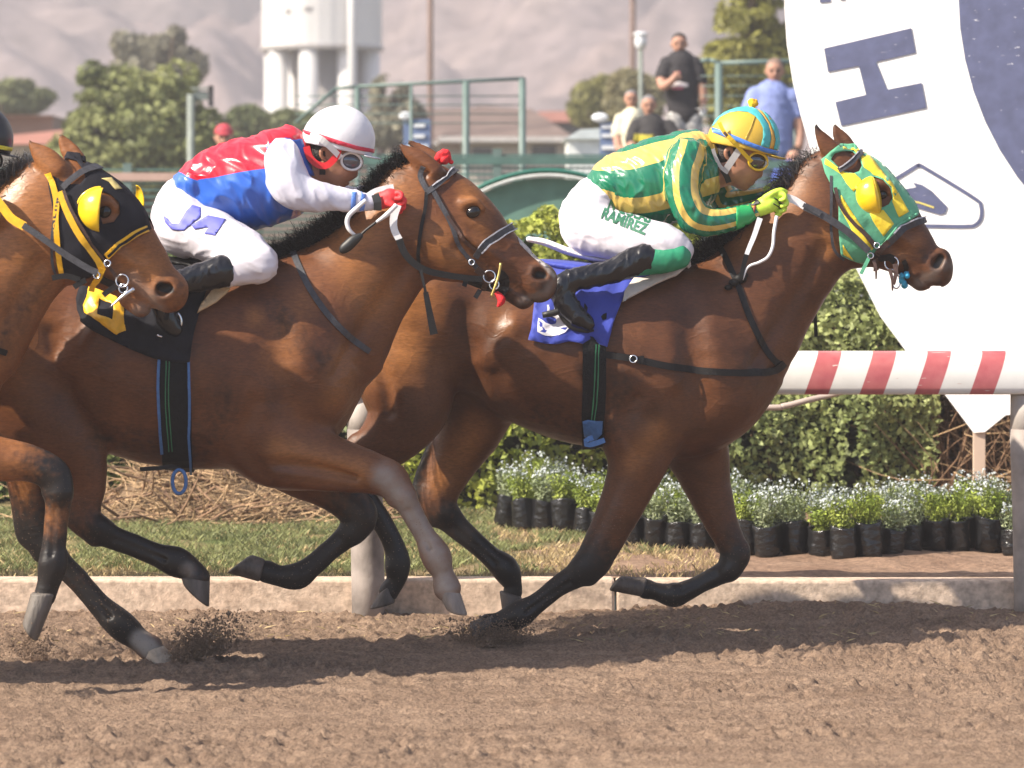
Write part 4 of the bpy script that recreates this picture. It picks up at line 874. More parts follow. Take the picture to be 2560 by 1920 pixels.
    b3 = n.new('ShaderNodeBump'); b3.inputs['Strength'].default_value = .10; b3.inputs['Distance'].default_value = .006; l.new(v4.outputs[0], b3.inputs['Height']); l.new(b2.outputs[0], b3.inputs['Normal']); l.new(b3.outputs[0], b.inputs['Normal'])
    return m
M_HOOF = mat('hoof_horn', (.085, .068, .058), rough=.6, var=.45, vs_=30, bump=.5, bs=80, stretch=(1, 1, .3))
M_HOOFL = mat('hoof_pale', (.42, .33, .25), rough=.6, var=.3, vs_=30, bump=.5, bs=80)
M_LEA = mat('leather_black', (.006, .0055, .006), rough=.5, spec=.25, var=.4, vs_=60, bump=.25, bs=300)
M_LEAG = mat('leather_grey', (.045, .045, .052), rough=.5, spec=.3, var=.25, vs_=60, bump=.25, bs=300)
M_LEAB = mat('leather_brown', (.05, .022, .014), rough=.45, var=.3, vs_=60, bump=.25, bs=300)
M_WHITEP = mat('rein_white', (.66, .65, .66), rough=.4, var=.1, vs_=40)
M_PADW = mat('fleece_strip', (.4, .4, .44), rough=.9, var=.2, vs_=90, bump=.5, bs=250)
M_METAL = mat('steel', (.62, .62, .64), rough=.22, metal=1, var=.15, vs_=30)
M_BRASS = mat('brass', (.55, .42, .14), rough=.35, metal=1, var=.2, vs_=30)
M_HAIR = mat('horse_hair_black', (.006, .005, .006), rough=.5, spec=.25, var=.5, vs_=40)
M_HAIRG = mat('horse_hair_dusty', (.075, .068, .066), rough=.55, var=.5, vs_=30)
M_EYE = mat('eye_dark', (.005, .0035, .003), rough=.12, spec=.45, coat=.25, var=.1)
M_NOSE = mat('nostril_inside', (.03, .012, .010), rough=.8, var=.2)
M_YEL = mat('yellow_plastic', (.80, .52, .012), rough=.22, spec=.5, var=.03, coat=.3)
M_YELF = mat('yellow_strap', (.75, .40, .008), rough=.4, var=.12, vs_=50, bump=.1, bs=200)
M_RED = mat('red_cloth', (.60, .012, .02), rough=.75, var=.2, vs_=60, bump=.5, bs=90)

def hoof(name, cf, cb, toe, heel, d, parent, m=None, wc=.045, ws=.058):
    """hull of the coronet ring (front, back pixel) and the ground ring (toe, heel pixel)"""
    bm = bmesh.new(); rings = [(cf, cb, wc, 0), (toe, heel, ws, 1)]; N = 20
    for (a, b, w_, q) in rings:
        A, B = P(a[0], a[1], d), P(b[0], b[1], d); c = (A+B)/2; h = (A-B)/2
        for i in range(N):
            g = 2*math.pi*i/N; e = math.cos(g); f_ = math.sin(g)
            if q: f_ *= 1-.12*max(0, e)**2
            bm.verts.new(c+h*e+Vector((0, w_*f_, 0)))
    bmesh.ops.convex_hull(bm, input=bm.verts); bmesh.ops.dissolve_limit(bm, angle_limit=.05, verts=bm.verts, edges=bm.edges)
    o = bmo(name, bm, m or M_HOOF, parent, True); bv = bevel(o, .011, 4); bv.modifiers['bevel'].angle_limit = .35
    o.modifiers['bevel'].harden_normals = False
    return o
def strands(name, roots, n, dirv, ln, mat_, parent, wd=.004, curl=.03, seed=1, yspread=.02, grav=-.02, droop=0):
    """locks of hair: thin tapering ribbons growing from a 3-D polyline"""
    rg = np.random.default_rng(seed); S = catmull(np.array([tuple(r) for r in roots]), 10); V = []; Fs = []
    L = np.r_[0, np.cumsum(np.linalg.norm(np.diff(S, axis=0), axis=1))]
    clump = rg.random(60)*2*math.pi
    for q in range(n):
        u = rg.random(); p = np.array([np.interp(u*L[-1], L, S[:, i]) for i in range(3)])+rg.normal(0, .5, 3)*np.array([.012, yspread, .008])
        dv = np.array(dirv(u) if callable(dirv) else dirv, float)+rg.normal(0, .28, 3); dv /= np.linalg.norm(dv)
        le = (ln(u) if callable(ln) else ln)*rg.uniform(.55, 1.15); K = 5; ph = clump[int(u*59)]+rg.normal(0, .5); fr = rg.uniform(4, 9)
        side = np.cross(dv, [0, 1, 0]); side /= np.linalg.norm(side)+1e-9; b = len(V); wy = np.array([0, 1., 0])
        tw = rg.uniform(0, math.pi)
        for i in range(K+1):
            t = i/K; c = p+dv*le*t+side*curl*math.sin(ph+fr*t)*t+wy*curl*math.cos(ph+fr*t)*t*.6+np.array([0, 0, grav])*t*t
            ww = wd*(1-t*.85)*(side*math.cos(tw)+wy*math.sin(tw)); V += [c-ww, c+ww]
        Fs += [(b+2*i, b+2*i+1, b+2*i+3, b+2*i+2) for i in range(K)]
    return mk(name, V, Fs, mat_, parent)
def ring3(name, c, r, tr, nrm, m, parent, n=20, sx=1, sz=1):
    q = Vector(nrm).to_track_quat('Z', 'Y').to_matrix(); pts = [Vector(c)+q @ Vector((r*sx*math.cos(2*math.pi*i/n), r*sz*math.sin(2*math.pi*i/n), 0)) for i in range(n)]
    V, Fs = curve_tube(None, pts, tr, None, res=6, n=1, closed=True); return mk(name, V, Fs, m, parent)
def cup(name, bvh, d, cx, cy, rx, ry, ang, m, parent, cover=.5, off=0.0, bulge=.05, yoff=0.0, mirror=False):
    """blinker cup: a shell bulging off the face, open towards the nose; part of an ellipsoid"""
    q, nr, ok = hit(bvh, cx, cy, d, off); q = q+Vector((0, yoff, 0)); s_ = q.y/F; V = []; Fs = []; NU, NV = 20, 12
    ca, sa = math.cos(ang), math.sin(ang)
    for i in range(NV+1):
        for j in range(NU+1):
            a = math.pi/2+(j/NU)*math.pi; t = i/NV     # half disc on the left of the cut edge
            # radial t from rim (0) to cut edge middle (1)
            x = math.cos(a)*rx; z = math.sin(a)*ry
            e0 = (x*(1-t)+0*t, z)                       # slide from the curved rim to the straight edge
            hgt = math.sqrt(max(0, 1-(z/ry)**2))*bulge*math.sin(math.pi/2*t)**.6
            X = e0[0]*ca-e0[1]*sa; Z = e0[0]*sa+e0[1]*ca
            V.append((q.x+X*s_, q.y-(hgt if not mirror else -hgt), q.z+Z*s_))
    for i in range(NV):
        for j in range(NU): Fs.append((i*(NU+1)+j, i*(NU+1)+j+1, (i+1)*(NU+1)+j+1, (i+1)*(NU+1)+j))
    o = mk(name, V, Fs, m, parent); solid(o, .004, 0); return o, q

def cannon(f, a, b, yo, back, r=4.2, dark=1):
    """groove between the cannon bone and the tendons, fetlock sesamoids; a knee/hock end, b fetlock end; back = unit-ish pixel direction to the rear of the leg"""
    bx_, by_ = back
    for sg in (-1, 1):
        f.tube([(a[0]+(b[0]-a[0])*t+bx_*5, a[1]+(b[1]-a[1])*t+by_*5, r, yo+sg*.036) for t in (.12, .5, .86)], k=.014, op='-', n=3)
        f.tube([(b[0]+bx_*16, b[1]+by_*16, 11, yo+sg*.016, 1, dark)], k=.02)
        f.tube([(a[0]-(b[0]-a[0])*.10-bx_*8, a[1]-(b[1]-a[1])*.10-by_*8, 20, yo+sg*.022, .8, dark)], k=.03)
    f.tube([(a[0]-(b[0]-a[0])*.14+bx_*26, a[1]-(b[1]-a[1])*.14+by_*26, 11, yo, 1, dark)], k=.03)
def head_tubes(f, prl, ck, inset=9, wb=.10, eye=None, nos=None, mz=None, chin=None, crest=None, brow=None, dark=.55, lip=None):
    q_ = []
    for i, e in enumerate(prl):
        L = math.hypot(e[0]-e[2], e[1]-e[3]); w_ = inset*(.2, .8, 1, 1, 1, .8, .5, .3, .2)[i]/L; q_.append((e[0]+(e[2]-e[0])*w_, e[1]+(e[3]-e[1])*w_)+tuple(e[2:]))
    f.tube(prs(q_), k=.05, n=4)
    f.tube(ck, k=.045)                                   # round cheek
    if crest: 
        for sgn in (-1, 1): f.tube([(x, y, r, sgn*yo, .8, 0) for x, y, r, yo in crest], k=.025)
    if eye:
        x, y, yo = eye
        for sgn in (-1, 1):
            f.tube([(x-22, y-22, 13, sgn*(yo-.012), .8, 0), (x+2, y-26, 14, sgn*(yo-.010), .8, 0), (x+24, y-10, 10, sgn*(yo-.014), .8, 0)], k=.02)
            f.tube([(x, y, 15, sgn*(yo+.006), .8)], k=.015, op='-')
    f.tube(mz, k=.03); f.tube(chin, k=.02)
    if nos:
        for sgn in (-1, 1):
            (x, y), rr, yo, dx, dy = nos
            f.tube([(x-dx*1.1, y-dy*1.1, rr*1.2, sgn*(yo-.014), .7, dark), (x+dx*.9, y+dy*.9, rr*1.1, sgn*(yo-.018), .7, dark)], k=.02)
            f.tube([(x-dx*.55, y-dy*.55, rr*.78, sgn*(yo+.006), 1.1), (x+dx*.55, y+dy*.55, rr*.6, sgn*(yo+.004), 1.1)], k=.012, op='-')
    if crest:
        c = crest; 
        for sgn in (-1, 1):
            f.tube([(x+20, y-18, 11, sgn*(yo+.012), .8) for x, y, r, yo in c], k=.03, op='-'); f.tube([(x-16, y+32, 12, sgn*(yo+.014), .8) for x, y, r, yo in c], k=.03, op='-')
    if lip: f.tube([(x, y, 1.2, 0, -.12) for x, y in lip], k=.012, op='-')
def eyeball(name, x, y, rx, ry, d, yo, parent):
    s_ = d/F
    for sgn in (-1, 1):
        c = P(x, y, d+sgn*yo); V, Fs = sphere_v(c, rx*s_, .02, ry*s_, 20, 14, Matrix.Rotation(-.45, 3, 'Y')); mk(name, V, Fs, M_EYE, parent)

H_H = .0080
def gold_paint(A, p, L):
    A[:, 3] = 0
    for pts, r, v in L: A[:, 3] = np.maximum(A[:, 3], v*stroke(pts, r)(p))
def coatbumps(X): return .0028*nz(X*np.array([1, 1, .55]), 9, 5)+.0016*nz(X*np.array([.6, 1, 1]), 21, 9)
# ---------------------------------------------------------------- the leading horse (green and yellow hood)
def horse_lead():
    d = 14.0; root = empty('horse', P(1500, 1640, d), label='dark bay racehorse in front wearing a green and yellow hood', cat='horse', group='galloping racehorses')
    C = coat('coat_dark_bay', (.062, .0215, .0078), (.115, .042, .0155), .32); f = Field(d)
    f.tube([(1800, 985, 104, 0, -.19), (1695, 925, 222, 0, -.25), (1580, 905, 220, 0, -.28), (1480, 893, 222, 0, -.30), (1350, 870, 199, 0, -.30), (1250, 842, 168, 0, -.27), (1150, 812, 152, 0, -.25), (1050, 798, 142, 0, -.26), (965, 818, 120, 0, -.22)], k=.06)
    f.tube(prs([(2072, 400, 2092, 640, .075), (1985, 466, 2060, 705, .085), (1900, 541, 2016, 782, .10), (1812, 612, 1970, 855, .125), (1752, 655, 1935, 925, .155), (1700, 690, 1905, 1000, .19)]), k=.08)
    # head
    head_tubes(f, [(2098, 378, 2072, 560, .085), (2158, 388, 2092, 632, .10), (2203, 422, 2128, 650, .105), (2238, 463, 2174, 662, .098), (2268, 508, 2208, 674, .08), (2300, 550, 2240, 682, .066), (2332, 596, 2264, 690, .058), (2356, 625, 2290, 700, .055)],
        [(2110, 590, 56, 0, -.095), (2150, 600, 50, 0, -.10)], eye=(2205, 486, .095), nos=((2347, 652), 17, .052, 9, -12),
        mz=[(2340, 668, 42, 0, -.062, .5), (2346, 684, 34, 0, -.055, .6)], chin=[(2285, 690, 24, 0, -.045, .3), (2303, 702, 26, 0, -.042, .5)],
        crest=[(2190, 540, 8, .10), (2235, 575, 7, .082), (2265, 600, 5, .066)], lip=[(2250, 668), (2280, 690), (2318, 712), (2350, 716)])
    # neck detail: windpipe, jugular groove, long neck muscle
    f.tube([(2068, 640, 26, 0, -.05), (2010, 745, 32, 0, -.055), (1955, 850, 40, 0, -.07)], k=.05)
    f.tube([(2052, 620, 9, -.10), (2000, 720, 10, -.115), (1940, 820, 10, -.15), (1880, 915, 10, -.19)], k=.05, op='-')
    f.tube([(2040, 540, 40, -.045, .6), (1950, 660, 45, -.06, .6), (1850, 790, 50, -.10, .6), (1800, 900, 50, -.14, .5)], k=.07)
    # shoulder, triceps, ribs
    for s_ in (-1, 1):
        f.tube([(1705, 740, 42, s_*.12, .6), (1760, 850, 58, s_*.165, .6), (1815, 980, 62, s_*.13, .7)], k=.07)
        f.tube([(1640, 780, 50, s_*.17, .5), (1640, 930, 78, s_*.19, .55), (1610, 1050, 72, s_*.17, .6)], k=.06)
        f.tube([(1660, 1050, 48, s_*.19, .6), (1600, 1090, 58, s_*.17, .7)], k=.05)
        f.tube([(1722, 740, 6, s_*.235), (1732, 850, 12, s_*.262), (1742, 960, 10, s_*.258), (1750, 1040, 3, s_*.25)], k=.09, op='-'); f.tube([(1590, 1000, 5, s_*.28), (1560, 1080, 10, s_*.27), (1600, 1150, 6, s_*.235)], k=.05, op='-'); f.tube([(1690, 1000, 4, s_*.27), (1680, 1080, 9, s_*.25), (1640, 1160, 5, s_*.21)], k=.06, op='-')
        f.tube([(1530, 760, 10, s_*.305), (1530, 900, 11, s_*.315), (1520, 1020, 10, s_*.28)], k=.06, op='-')
        f.tube([(1190, 905, 26, s_*.225, .8), (1245, 880, 22, s_*.25, .8), (1290, 820, 18, s_*.27, .8)], k=.05)
        f.tube([(1010, 740, 60, s_*.17, .7), (1090, 740, 60, s_*.18, .7)], k=.08)
    # near hind leg
    f.tube([(1045, 825, 132, -.08, .9), (1020, 925, 130, -.10, .85), (1020, 1020, 100, -.13, .85), (972, 1095, 73, -.14, .75), (917, 1133, 53, -.14, .7), (882, 1168, 44, -.14, .7, .15)], k=.05)
    f.tube([(1165, 780, 6, -.262), (1172, 880, 12, -.252), (1178, 980, 10, -.20)], k=.08, op='-'); f.tube([(920, 860, 3, -.238), (960, 950, 5, -.252), (975, 1030, 4, -.242)], k=.06, op='-')
    f.tube([(885, 1100, 9, -.14, 1, .9), (860, 1125, 10, -.14, 1, 1)], k=.03)
    f.tube([(868, 1170, 42, -.14, .7, .2), (885, 1215, 37, -.14, .7, .9), (920, 1255, 28, -.14, .75, 1), (962, 1318, 25, -.14, .75, 1), (988, 1372, 26, -.14, .8, 1), (994, 1412, 31, -.14, .85, 1), (990, 1450, 23, -.14, .85, 1), (972, 1480, 24, -.14, .85, 1)], k=.03)
    # far hind leg
    f.tube([(1110, 850, 120, .10, .9), (1190, 950, 110, .10, .85), (1184, 1050, 86, .12, .8), (1140, 1140, 63, .14, .75), (1108, 1210, 50, .14, .7, .0), (1098, 1262, 47, .14, .7, .45), (1135, 1308, 33, .14, .7, .8), (1185, 1355, 27, .14, .7, .95), (1228, 1393, 27, .14, .8, 1), (1264, 1424, 35, .14, .85, 1), (1283, 1462, 23, .14, .85, 1), (1282, 1480, 25, .14, .85, 1)], k=.04)
    f.tube([(1080, 1110, 10, .14, 1, 1), (1050, 1180, 9, .14, 1, 1), (1040, 1235, 15, .14, .8, 1)], k=.035)
    # near foreleg
    f.tube([(1600, 1040, 110, -.12, .65), (1597, 1140, 78, -.14, .75), (1574, 1215, 62, -.14, .75), (1535, 1300, 52, -.14, .75, .1), (1500, 1370, 46, -.14, .8, .6), (1478, 1408, 44, -.14, .8, .85), (1442, 1437, 33, -.14, .8, 1), (1392, 1468, 26, -.14, .8, 1), (1340, 1510, 26, -.14, .8, 1), (1296, 1537, 34, -.14, .85, 1), (1250, 1553, 24, -.14, .85, 1), (1222, 1560, 26, -.14, .85, 1)], k=.045)
    f.tube([(1610, 1150, 30, -.19, .7), (1570, 1240, 24, -.18, .7), (1530, 1320, 14, -.17, .8)], k=.03)
    # far foreleg
    f.tube([(1700, 1050, 100, .10, .8), (1742, 1130, 80, .13, .8), (1765, 1205, 60, .14, .75), (1796, 1290, 44, .14, .75, .15), (1826, 1355, 37, .14, .8, .5), (1838, 1388, 38, .14, .8, .8), (1815, 1425, 29, .14, .8, 1), (1760, 1456, 24, .14, .8, 1), (1710, 1480, 27, .14, .85, 1), (1682, 1488, 30, .14, .85, 1), (1640, 1478, 22, .14, .85, 1), (1616, 1472, 25, .14, .85, 1)], k=.04)
    cannon(f, (885, 1215), (994, 1412), -.14, (-.87, .49)); cannon(f, (1120, 1300), (1264, 1424), .14, (-.65, .75)); cannon(f, (1440, 1440), (1290, 1540), -.14, (.5, .86)); cannon(f, (1812, 1428), (1690, 1486), .14, (-.4, -.9))
    # ears
    def ear(nodes, hol=None):
        f.tube(nodes, k=.012, n=5)
        if hol: f.tube(hol, k=.01, op='-')
    ear([(2112, 420, 26, -.045, .8), (2086, 388, 26, -.05, .55), (2064, 360, 21, -.055, .5), (2047, 333, 10, -.055, .6, .3), (2039, 312, 2.5, -.055, 1, .9)])
    ear([(2128, 392, 24, .05, .6), (2114, 365, 21, .055, .5), (2100, 342, 17, .06, .5), (2090, 322, 8, .06, .6, .3), (2087, 313, 2.5, .06, 1, .9)], [(2122, 372, 11, .022, 1), (2104, 345, 9, .035, 1), (2093, 325, 3, .045, 1)])
    def paint(X, p, A):
        gold_paint(A, p, [([(950, 720), (900, 860)], 150, 1.15), ([(1020, 760), (1010, 880)], 150, .8), ([(1185, 1080), (1110, 1200)], 70, .9), ([(1990, 480), (1880, 600)], 90, .6), ([(2060, 560), (2070, 620)], 50, .7), ([(2290, 600), (2240, 640)], 40, .4), ([(1640, 1080), (1580, 1160)], 60, .5), ([(1260, 800)], 60, .45)])  # coat gold, strengthened on the rump to stand in for sunlight there
        A[:, 0] = np.maximum(A[:, 0], 1.3*stroke([(2342, 662), (2352, 644)], 17)(p))
        A[:, 1] = np.maximum(A[:, 1], .36*stroke([(2340, 690), (2290, 712), (2365, 660)], 34)(p))
        A[:, 0] = np.maximum(A[:, 0], .42*stroke([(2330, 640), (2350, 690), (2300, 712)], 75)(p))
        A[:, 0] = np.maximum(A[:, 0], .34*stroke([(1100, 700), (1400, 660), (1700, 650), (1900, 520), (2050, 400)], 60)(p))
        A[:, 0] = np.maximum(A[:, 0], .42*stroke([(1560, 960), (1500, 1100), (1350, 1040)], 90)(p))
    f.disp = coatbumps
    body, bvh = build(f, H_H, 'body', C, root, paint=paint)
    eyeball('eye', 2206, 487, 13, 11, d, .080, root)
    hoof('hoof', (975, 1463), (950, 1480), (922, 1524), (990, 1506), d-.14, root)
    hoof('hoof', (1248, 1475), (1305, 1490), (1257, 1538), (1303, 1520), d+.14, root) 
    hoof('hoof', (1236, 1532), (1222, 1585), (1190, 1618), (1172, 1556), d-.14, root)
    hoof('hoof', (1619, 1444), (1604, 1492), (1521, 1476), (1552, 1440), d+.14, root)
    # mane and tail
    nm = [P(x, y+6, d) for x, y in ((2060, 402), (2010, 445), (1960, 490))]
    strands('mane', nm, 520, (-.75, 0, .75), .12, M_HAIRG, root, seed=2, curl=.025)
    nm = [P(x, y+6, d) for x, y in ((1975, 476), (1900, 541), (1812, 612), (1720, 668))]
    strands('forelock', [P(x, y, d) for x, y in ((2112, 372), (2095, 378))], 60, (-.8, 0, .3), .06, M_HAIR, root, seed=5)
    strands('mane', nm, 2600, lambda u: (-.85, 0, .45), lambda u: .08+.05*u, M_HAIR, root, seed=3, curl=.03, wd=.0035)
    strands('tail', [P(x, y, d) for x, y in ((880, 720), (862, 745))], 600, (-1, 0, -.12), .62, M_HAIR, root, seed=4, curl=.05, yspread=.05, grav=-.2)
    return root, bvh, d
# ---------------------------------------------------------------- the second horse (bare head, red pompon)
def horse_second():
    d = 13.15; root = empty('horse', P(500, 1700, d), label='bay racehorse in the middle with a bare head, red pompon and black number cloth', cat='horse', group='galloping racehorses')
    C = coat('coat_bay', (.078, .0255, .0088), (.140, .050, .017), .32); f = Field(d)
    f.tube([(665, 942, 235, 0, -.25), (560, 925, 248, 0, -.28), (460, 915, 256, 0, -.31), (340, 903, 242, 0, -.31), (240, 888, 216, 0, -.29), (140, 862, 190, 0, -.27), (50, 850, 172, 0, -.27), (-30, 870, 150, 0, -.25), (-75, 905, 125, 0, -.2)], k=.06)
    f.tube(prs([(1012, 436, 1052, 668, .078), (940, 492, 1024, 702, .09), (862, 556, 988, 762, .105), (790, 605, 950, 822, .13), (722, 640, 916, 892, .16), (660, 662, 888, 965, .2)]), k=.08)
    head_tubes(f, [(1052, 400, 1040, 600, .088), (1100, 405, 1062, 678, .102), (1150, 432, 1095, 692, .108), (1190, 472, 1135, 702, .105), (1228, 515, 1170, 710, .095), (1267, 557, 1205, 716, .08), (1300, 596, 1245, 722, .066), (1333, 631, 1278, 730, .058), (1362, 662, 1310, 742, .055)],
        [(1090, 600, 66, 0, -.098), (1120, 630, 58, 0, -.10)], inset=15, eye=(1183, 530, .098), nos=((1352, 686), 18, .052, 9, 3),
        mz=[(1350, 700, 42, 0, -.062, .5), (1352, 718, 36, 0, -.055, .6)], chin=[(1270, 726, 24, 0, -.042, .4), (1308, 748, 25, 0, -.042, .6)],
        crest=[(1165, 590, 8, .105), (1210, 618, 7, .086), (1245, 640, 5, .07)], lip=[(1235, 700), (1270, 716), (1305, 735), (1335, 752)])
    f.tube([(1030, 690, 28, 0, -.05), (965, 800, 34, 0, -.06), (915, 900, 42, 0, -.075)], k=.05)
    f.tube([(1010, 665, 10, -.10), (950, 760, 10, -.12), (890, 850, 10, -.155), (830, 940, 10, -.2)], k=.05, op='-')
    f.tube([(985, 560, 45, -.05, .6), (890, 680, 50, -.07, .6), (800, 800, 52, -.11, .6), (750, 900, 50, -.16, .5)], k=.07)
    for s_ in (-1, 1):
        f.tube([(640, 730, 45, s_*.13, .6), (720, 850, 60, s_*.17, .6), (790, 975, 60, s_*.14, .7)], k=.07)
        f.tube([(570, 800, 50, s_*.18, .5), (590, 950, 80, s_*.2, .55), (610, 1060, 76, s_*.18, .6)], k=.06)
        f.tube([(660, 1040, 50, s_*.18, .6), (670, 1140, 52, s_*.16, .7)], k=.05)
        f.tube([(670, 740, 6, s_*.245), (695, 860, 12, s_*.272), (705, 970, 10, s_*.268), (710, 1050, 4, s_*.25)], k=.09, op='-'); f.tube([(120, 840, 5, s_*.265), (150, 950, 12, s_*.27), (190, 1060, 8, s_*.24)], k=.09, op='-')
        f.tube([(480, 780, 10, s_*.32), (490, 920, 11, s_*.33), (500, 1060, 10, s_*.29)], k=.06, op='-')
        f.tube([(150, 920, 28, s_*.24, .8), (220, 880, 22, s_*.27, .8), (260, 800, 16, s_*.29, .8)], k=.05)
    # hind legs
    f.tube([(60, 830, 150, -.08, .9), (50, 930, 142, -.11, .85), (90, 1020, 118, -.13, .85), (150, 1090, 92, -.14, .75), (200, 1150, 66, -.14, .7), (218, 1215, 46, -.14, .7, .1), (212, 1265, 42, -.14, .7, .3), (218, 1303, 42, -.14, .7, .5), (275, 1340, 31, -.14, .75, .9), (335, 1364, 28, -.14, .75, 1), (392, 1388, 29, -.14, .8, 1), (440, 1405, 37, -.14, .85, .9), (478, 1425, 28, -.14, .85, .8), (492, 1445, 32, -.14, .85, .8)], k=.045)
    f.tube([(170, 1190, 10, -.14, 1, .5), (176, 1250, 10, -.14, 1, .8), (182, 1300, 14, -.14, .8, .8)], k=.03)
    f.tube([(20, 900, 130, .10, .85), (55, 1020, 105, .12, .85), (68, 1120, 78, .14, .8), (75, 1220, 55, .14, .7, .4), (95, 1330, 48, .14, .7, .9), (140, 1395, 33, .14, .75, 1), (195, 1450, 28, .14, .75, .8), (250, 1512, 29, .14, .8, 1), (302, 1563, 38, .14, .85, 1), (345, 1598, 30, .14, .85, .6), (375, 1620, 33, .14, .85, 0)], k=.04)
    f.tube([(38, 1180, 12, .14, 1, 1), (50, 1280, 11, .14, 1, 1), (62, 1340, 16, .14, .8, 1)], k=.03)
    # near foreleg, stretched forward
    f.tube([(640, 1060, 120, -.10, .6), (700, 1125, 98, -.13, .7), (790, 1150, 76, -.14, .75), (870, 1168, 62, -.14, .75), (930, 1182, 52, -.14, .78), (975, 1200, 46, -.14, .8), (1008, 1245, 33, -.14, .8), (1040, 1300, 27, -.14, .8), (1066, 1345, 27, -.14, .8), (1090, 1390, 38, -.14, .85), (1106, 1430, 27, -.14, .85), (1118, 1470, 34, -.14, .85)], k=.045)
    f.tube([(700, 1180, 30, -.18, .7), (800, 1195, 26, -.18, .7), (880, 1208, 15, -.17, .8)], k=.025)
    f.tube([(660, 1160, 5, -.245), (720, 1163, 9, -.238), (800, 1172, 8, -.219), (890, 1192, 4, -.19)], k=.035, op='-'); f.tube([(640, 1010, 4, -.285), (600, 1100, 10, -.27), (650, 1190, 5, -.225)], k=.06, op='-')
    # far foreleg, folded
    f.tube([(660, 1090, 95, .10, .8), (730, 1160, 74, .12, .8), (800, 1205, 58, .14, .75, .3), (860, 1248, 50, .14, .75, .6), (898, 1292, 46, .14, .8, .8), (870, 1335, 32, .14, .8, .9), (820, 1380, 27, .14, .8, .9), (778, 1416, 28, .14, .85, 1), (742, 1440, 34, .14, .85, 1), (700, 1440, 27, .14, .85, 1), (668, 1430, 28, .14, .85, 1)], k=.04)
    cannon(f, (270, 1336), (440, 1405), -.14, (-.38, .92)); cannon(f, (140, 1395), (302, 1563), .14, (-.72, .69)); cannon(f, (1015, 1258), (1090, 1390), -.14, (-.87, .49), dark=.4); cannon(f, (868, 1338), (742, 1442), .14, (-.6, -.75))
    f.tube([(1080, 430, 30, -.05, .8), (1052, 402, 26, -.055, .55), (1030, 385, 19, -.055, .5), (1010, 370, 9, -.055, .6, .3), (998, 360, 2.5, -.055, 1, .9)], k=.012, n=5)
    f.tube([(1062, 434, 12, -.085, 1), (1035, 408, 10, -.085, 1), (1012, 380, 4, -.08, 1)], k=.01, op='-')
    f.tube([(1090, 400, 20, .05, .6), (1066, 384, 17, .055, .5), (1044, 370, 13, .06, .5), (1028, 358, 6, .06, .6, .3), (1021, 352, 2.5, .06, 1, .9)], k=.012, n=5)
    f.tube([(1076, 394, 8, .02, 1), (1050, 378, 7, .035, 1), (1030, 362, 3, .045, 1)], k=.01, op='-')
    def paint(X, p, A):
        far = X[:, 1] > d
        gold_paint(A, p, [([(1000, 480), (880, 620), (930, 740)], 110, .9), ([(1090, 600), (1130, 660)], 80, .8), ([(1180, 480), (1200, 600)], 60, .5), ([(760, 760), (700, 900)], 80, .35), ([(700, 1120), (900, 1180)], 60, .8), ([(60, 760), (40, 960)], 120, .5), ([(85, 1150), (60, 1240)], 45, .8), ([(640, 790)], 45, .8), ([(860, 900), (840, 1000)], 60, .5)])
        A[:, 1] = np.maximum(A[:, 1], .42*stroke([(1300, 752), (1365, 735), (1380, 705)], 26)(p))
        A[:, 0] = np.maximum(A[:, 0], 1.3*stroke([(1346, 686), (1358, 690)], 17)(p))
        A[:, 0] = np.maximum(A[:, 0], .5*stroke([(1330, 680), (1360, 740), (1300, 752), (1255, 720)], 70)(p))
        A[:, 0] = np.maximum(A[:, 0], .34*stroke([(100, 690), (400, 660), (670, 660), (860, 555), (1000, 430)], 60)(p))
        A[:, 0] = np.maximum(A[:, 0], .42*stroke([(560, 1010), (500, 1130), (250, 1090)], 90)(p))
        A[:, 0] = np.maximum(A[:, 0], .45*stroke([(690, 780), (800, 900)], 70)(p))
        leg = (~far)*stroke([(960, 1190), (1020, 1270), (1090, 1390), (1120, 1480)], 70)(p)
        A[:, 1] = np.maximum(A[:, 1], .62*leg)
        A[:, 0] = np.where(leg > .1, .40*leg, A[:, 0])
        A[:, 1] = np.maximum(A[:, 1], .75*stroke([(1340, 640), (1385, 690)], 12)(p))
        w = far*stroke([(352, 1600), (395, 1640)], 48)(p); A[:, 1] = np.maximum(A[:, 1], 1.1*w)
        w = (~far)*stroke([(470, 1425)], 45)(p); A[:, 1] = np.maximum(A[:, 1], .5*w)
    f.disp = coatbumps
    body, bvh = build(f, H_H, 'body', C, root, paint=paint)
    patch('blaze', [(1293, 592), (1306, 598), (1345, 640), (1372, 668), (1362, 668), (1330, 642), (1300, 612)], bvh, d, .001, mat('blaze_white', (.42, .38, .36), var=.3, vs_=60, bump=.3, bs=120), root, thick=.001, step=6)
    eyeball('eye', 1183, 530, 19, 15, d, .091, root)
    hoof('hoof', (1090, 1472), (1150, 1478), (1170, 1540), (1118, 1528), d-.14, root, mat('hoof_grey', (.17, .145, .13), var=.3, vs_=30, bump=.5, bs=80, stretch=(1, 1, .3)))
    hoof('hoof', (452, 1440), (525, 1448), (523, 1520), (458, 1462), d-.14, root)
    hoof('hoof', (354, 1625), (408, 1612), (457, 1668), (368, 1674), d+.14, root, M_HOOFL)
    hoof('hoof', (664, 1398), (650, 1455), (566, 1432), (628, 1386), d+.14, root)
    strands('mane', [P(x, y+8, d) for x, y in ((1040, 402), (1000, 440), (950, 486))], 1300, lambda u: (-.8, 0, .6-.2*u), .11, M_HAIR, root, seed=12, curl=.035)
    strands('mane', [P(x, y+8, d) for x, y in ((955, 482), (862, 556), (790, 605), (720, 642), (680, 660))], 4200, lambda u: (-.9, -.1, .42-.2*u), lambda u: .085+.05*u, M_HAIR, root, seed=13, curl=.035, wd=.0035)
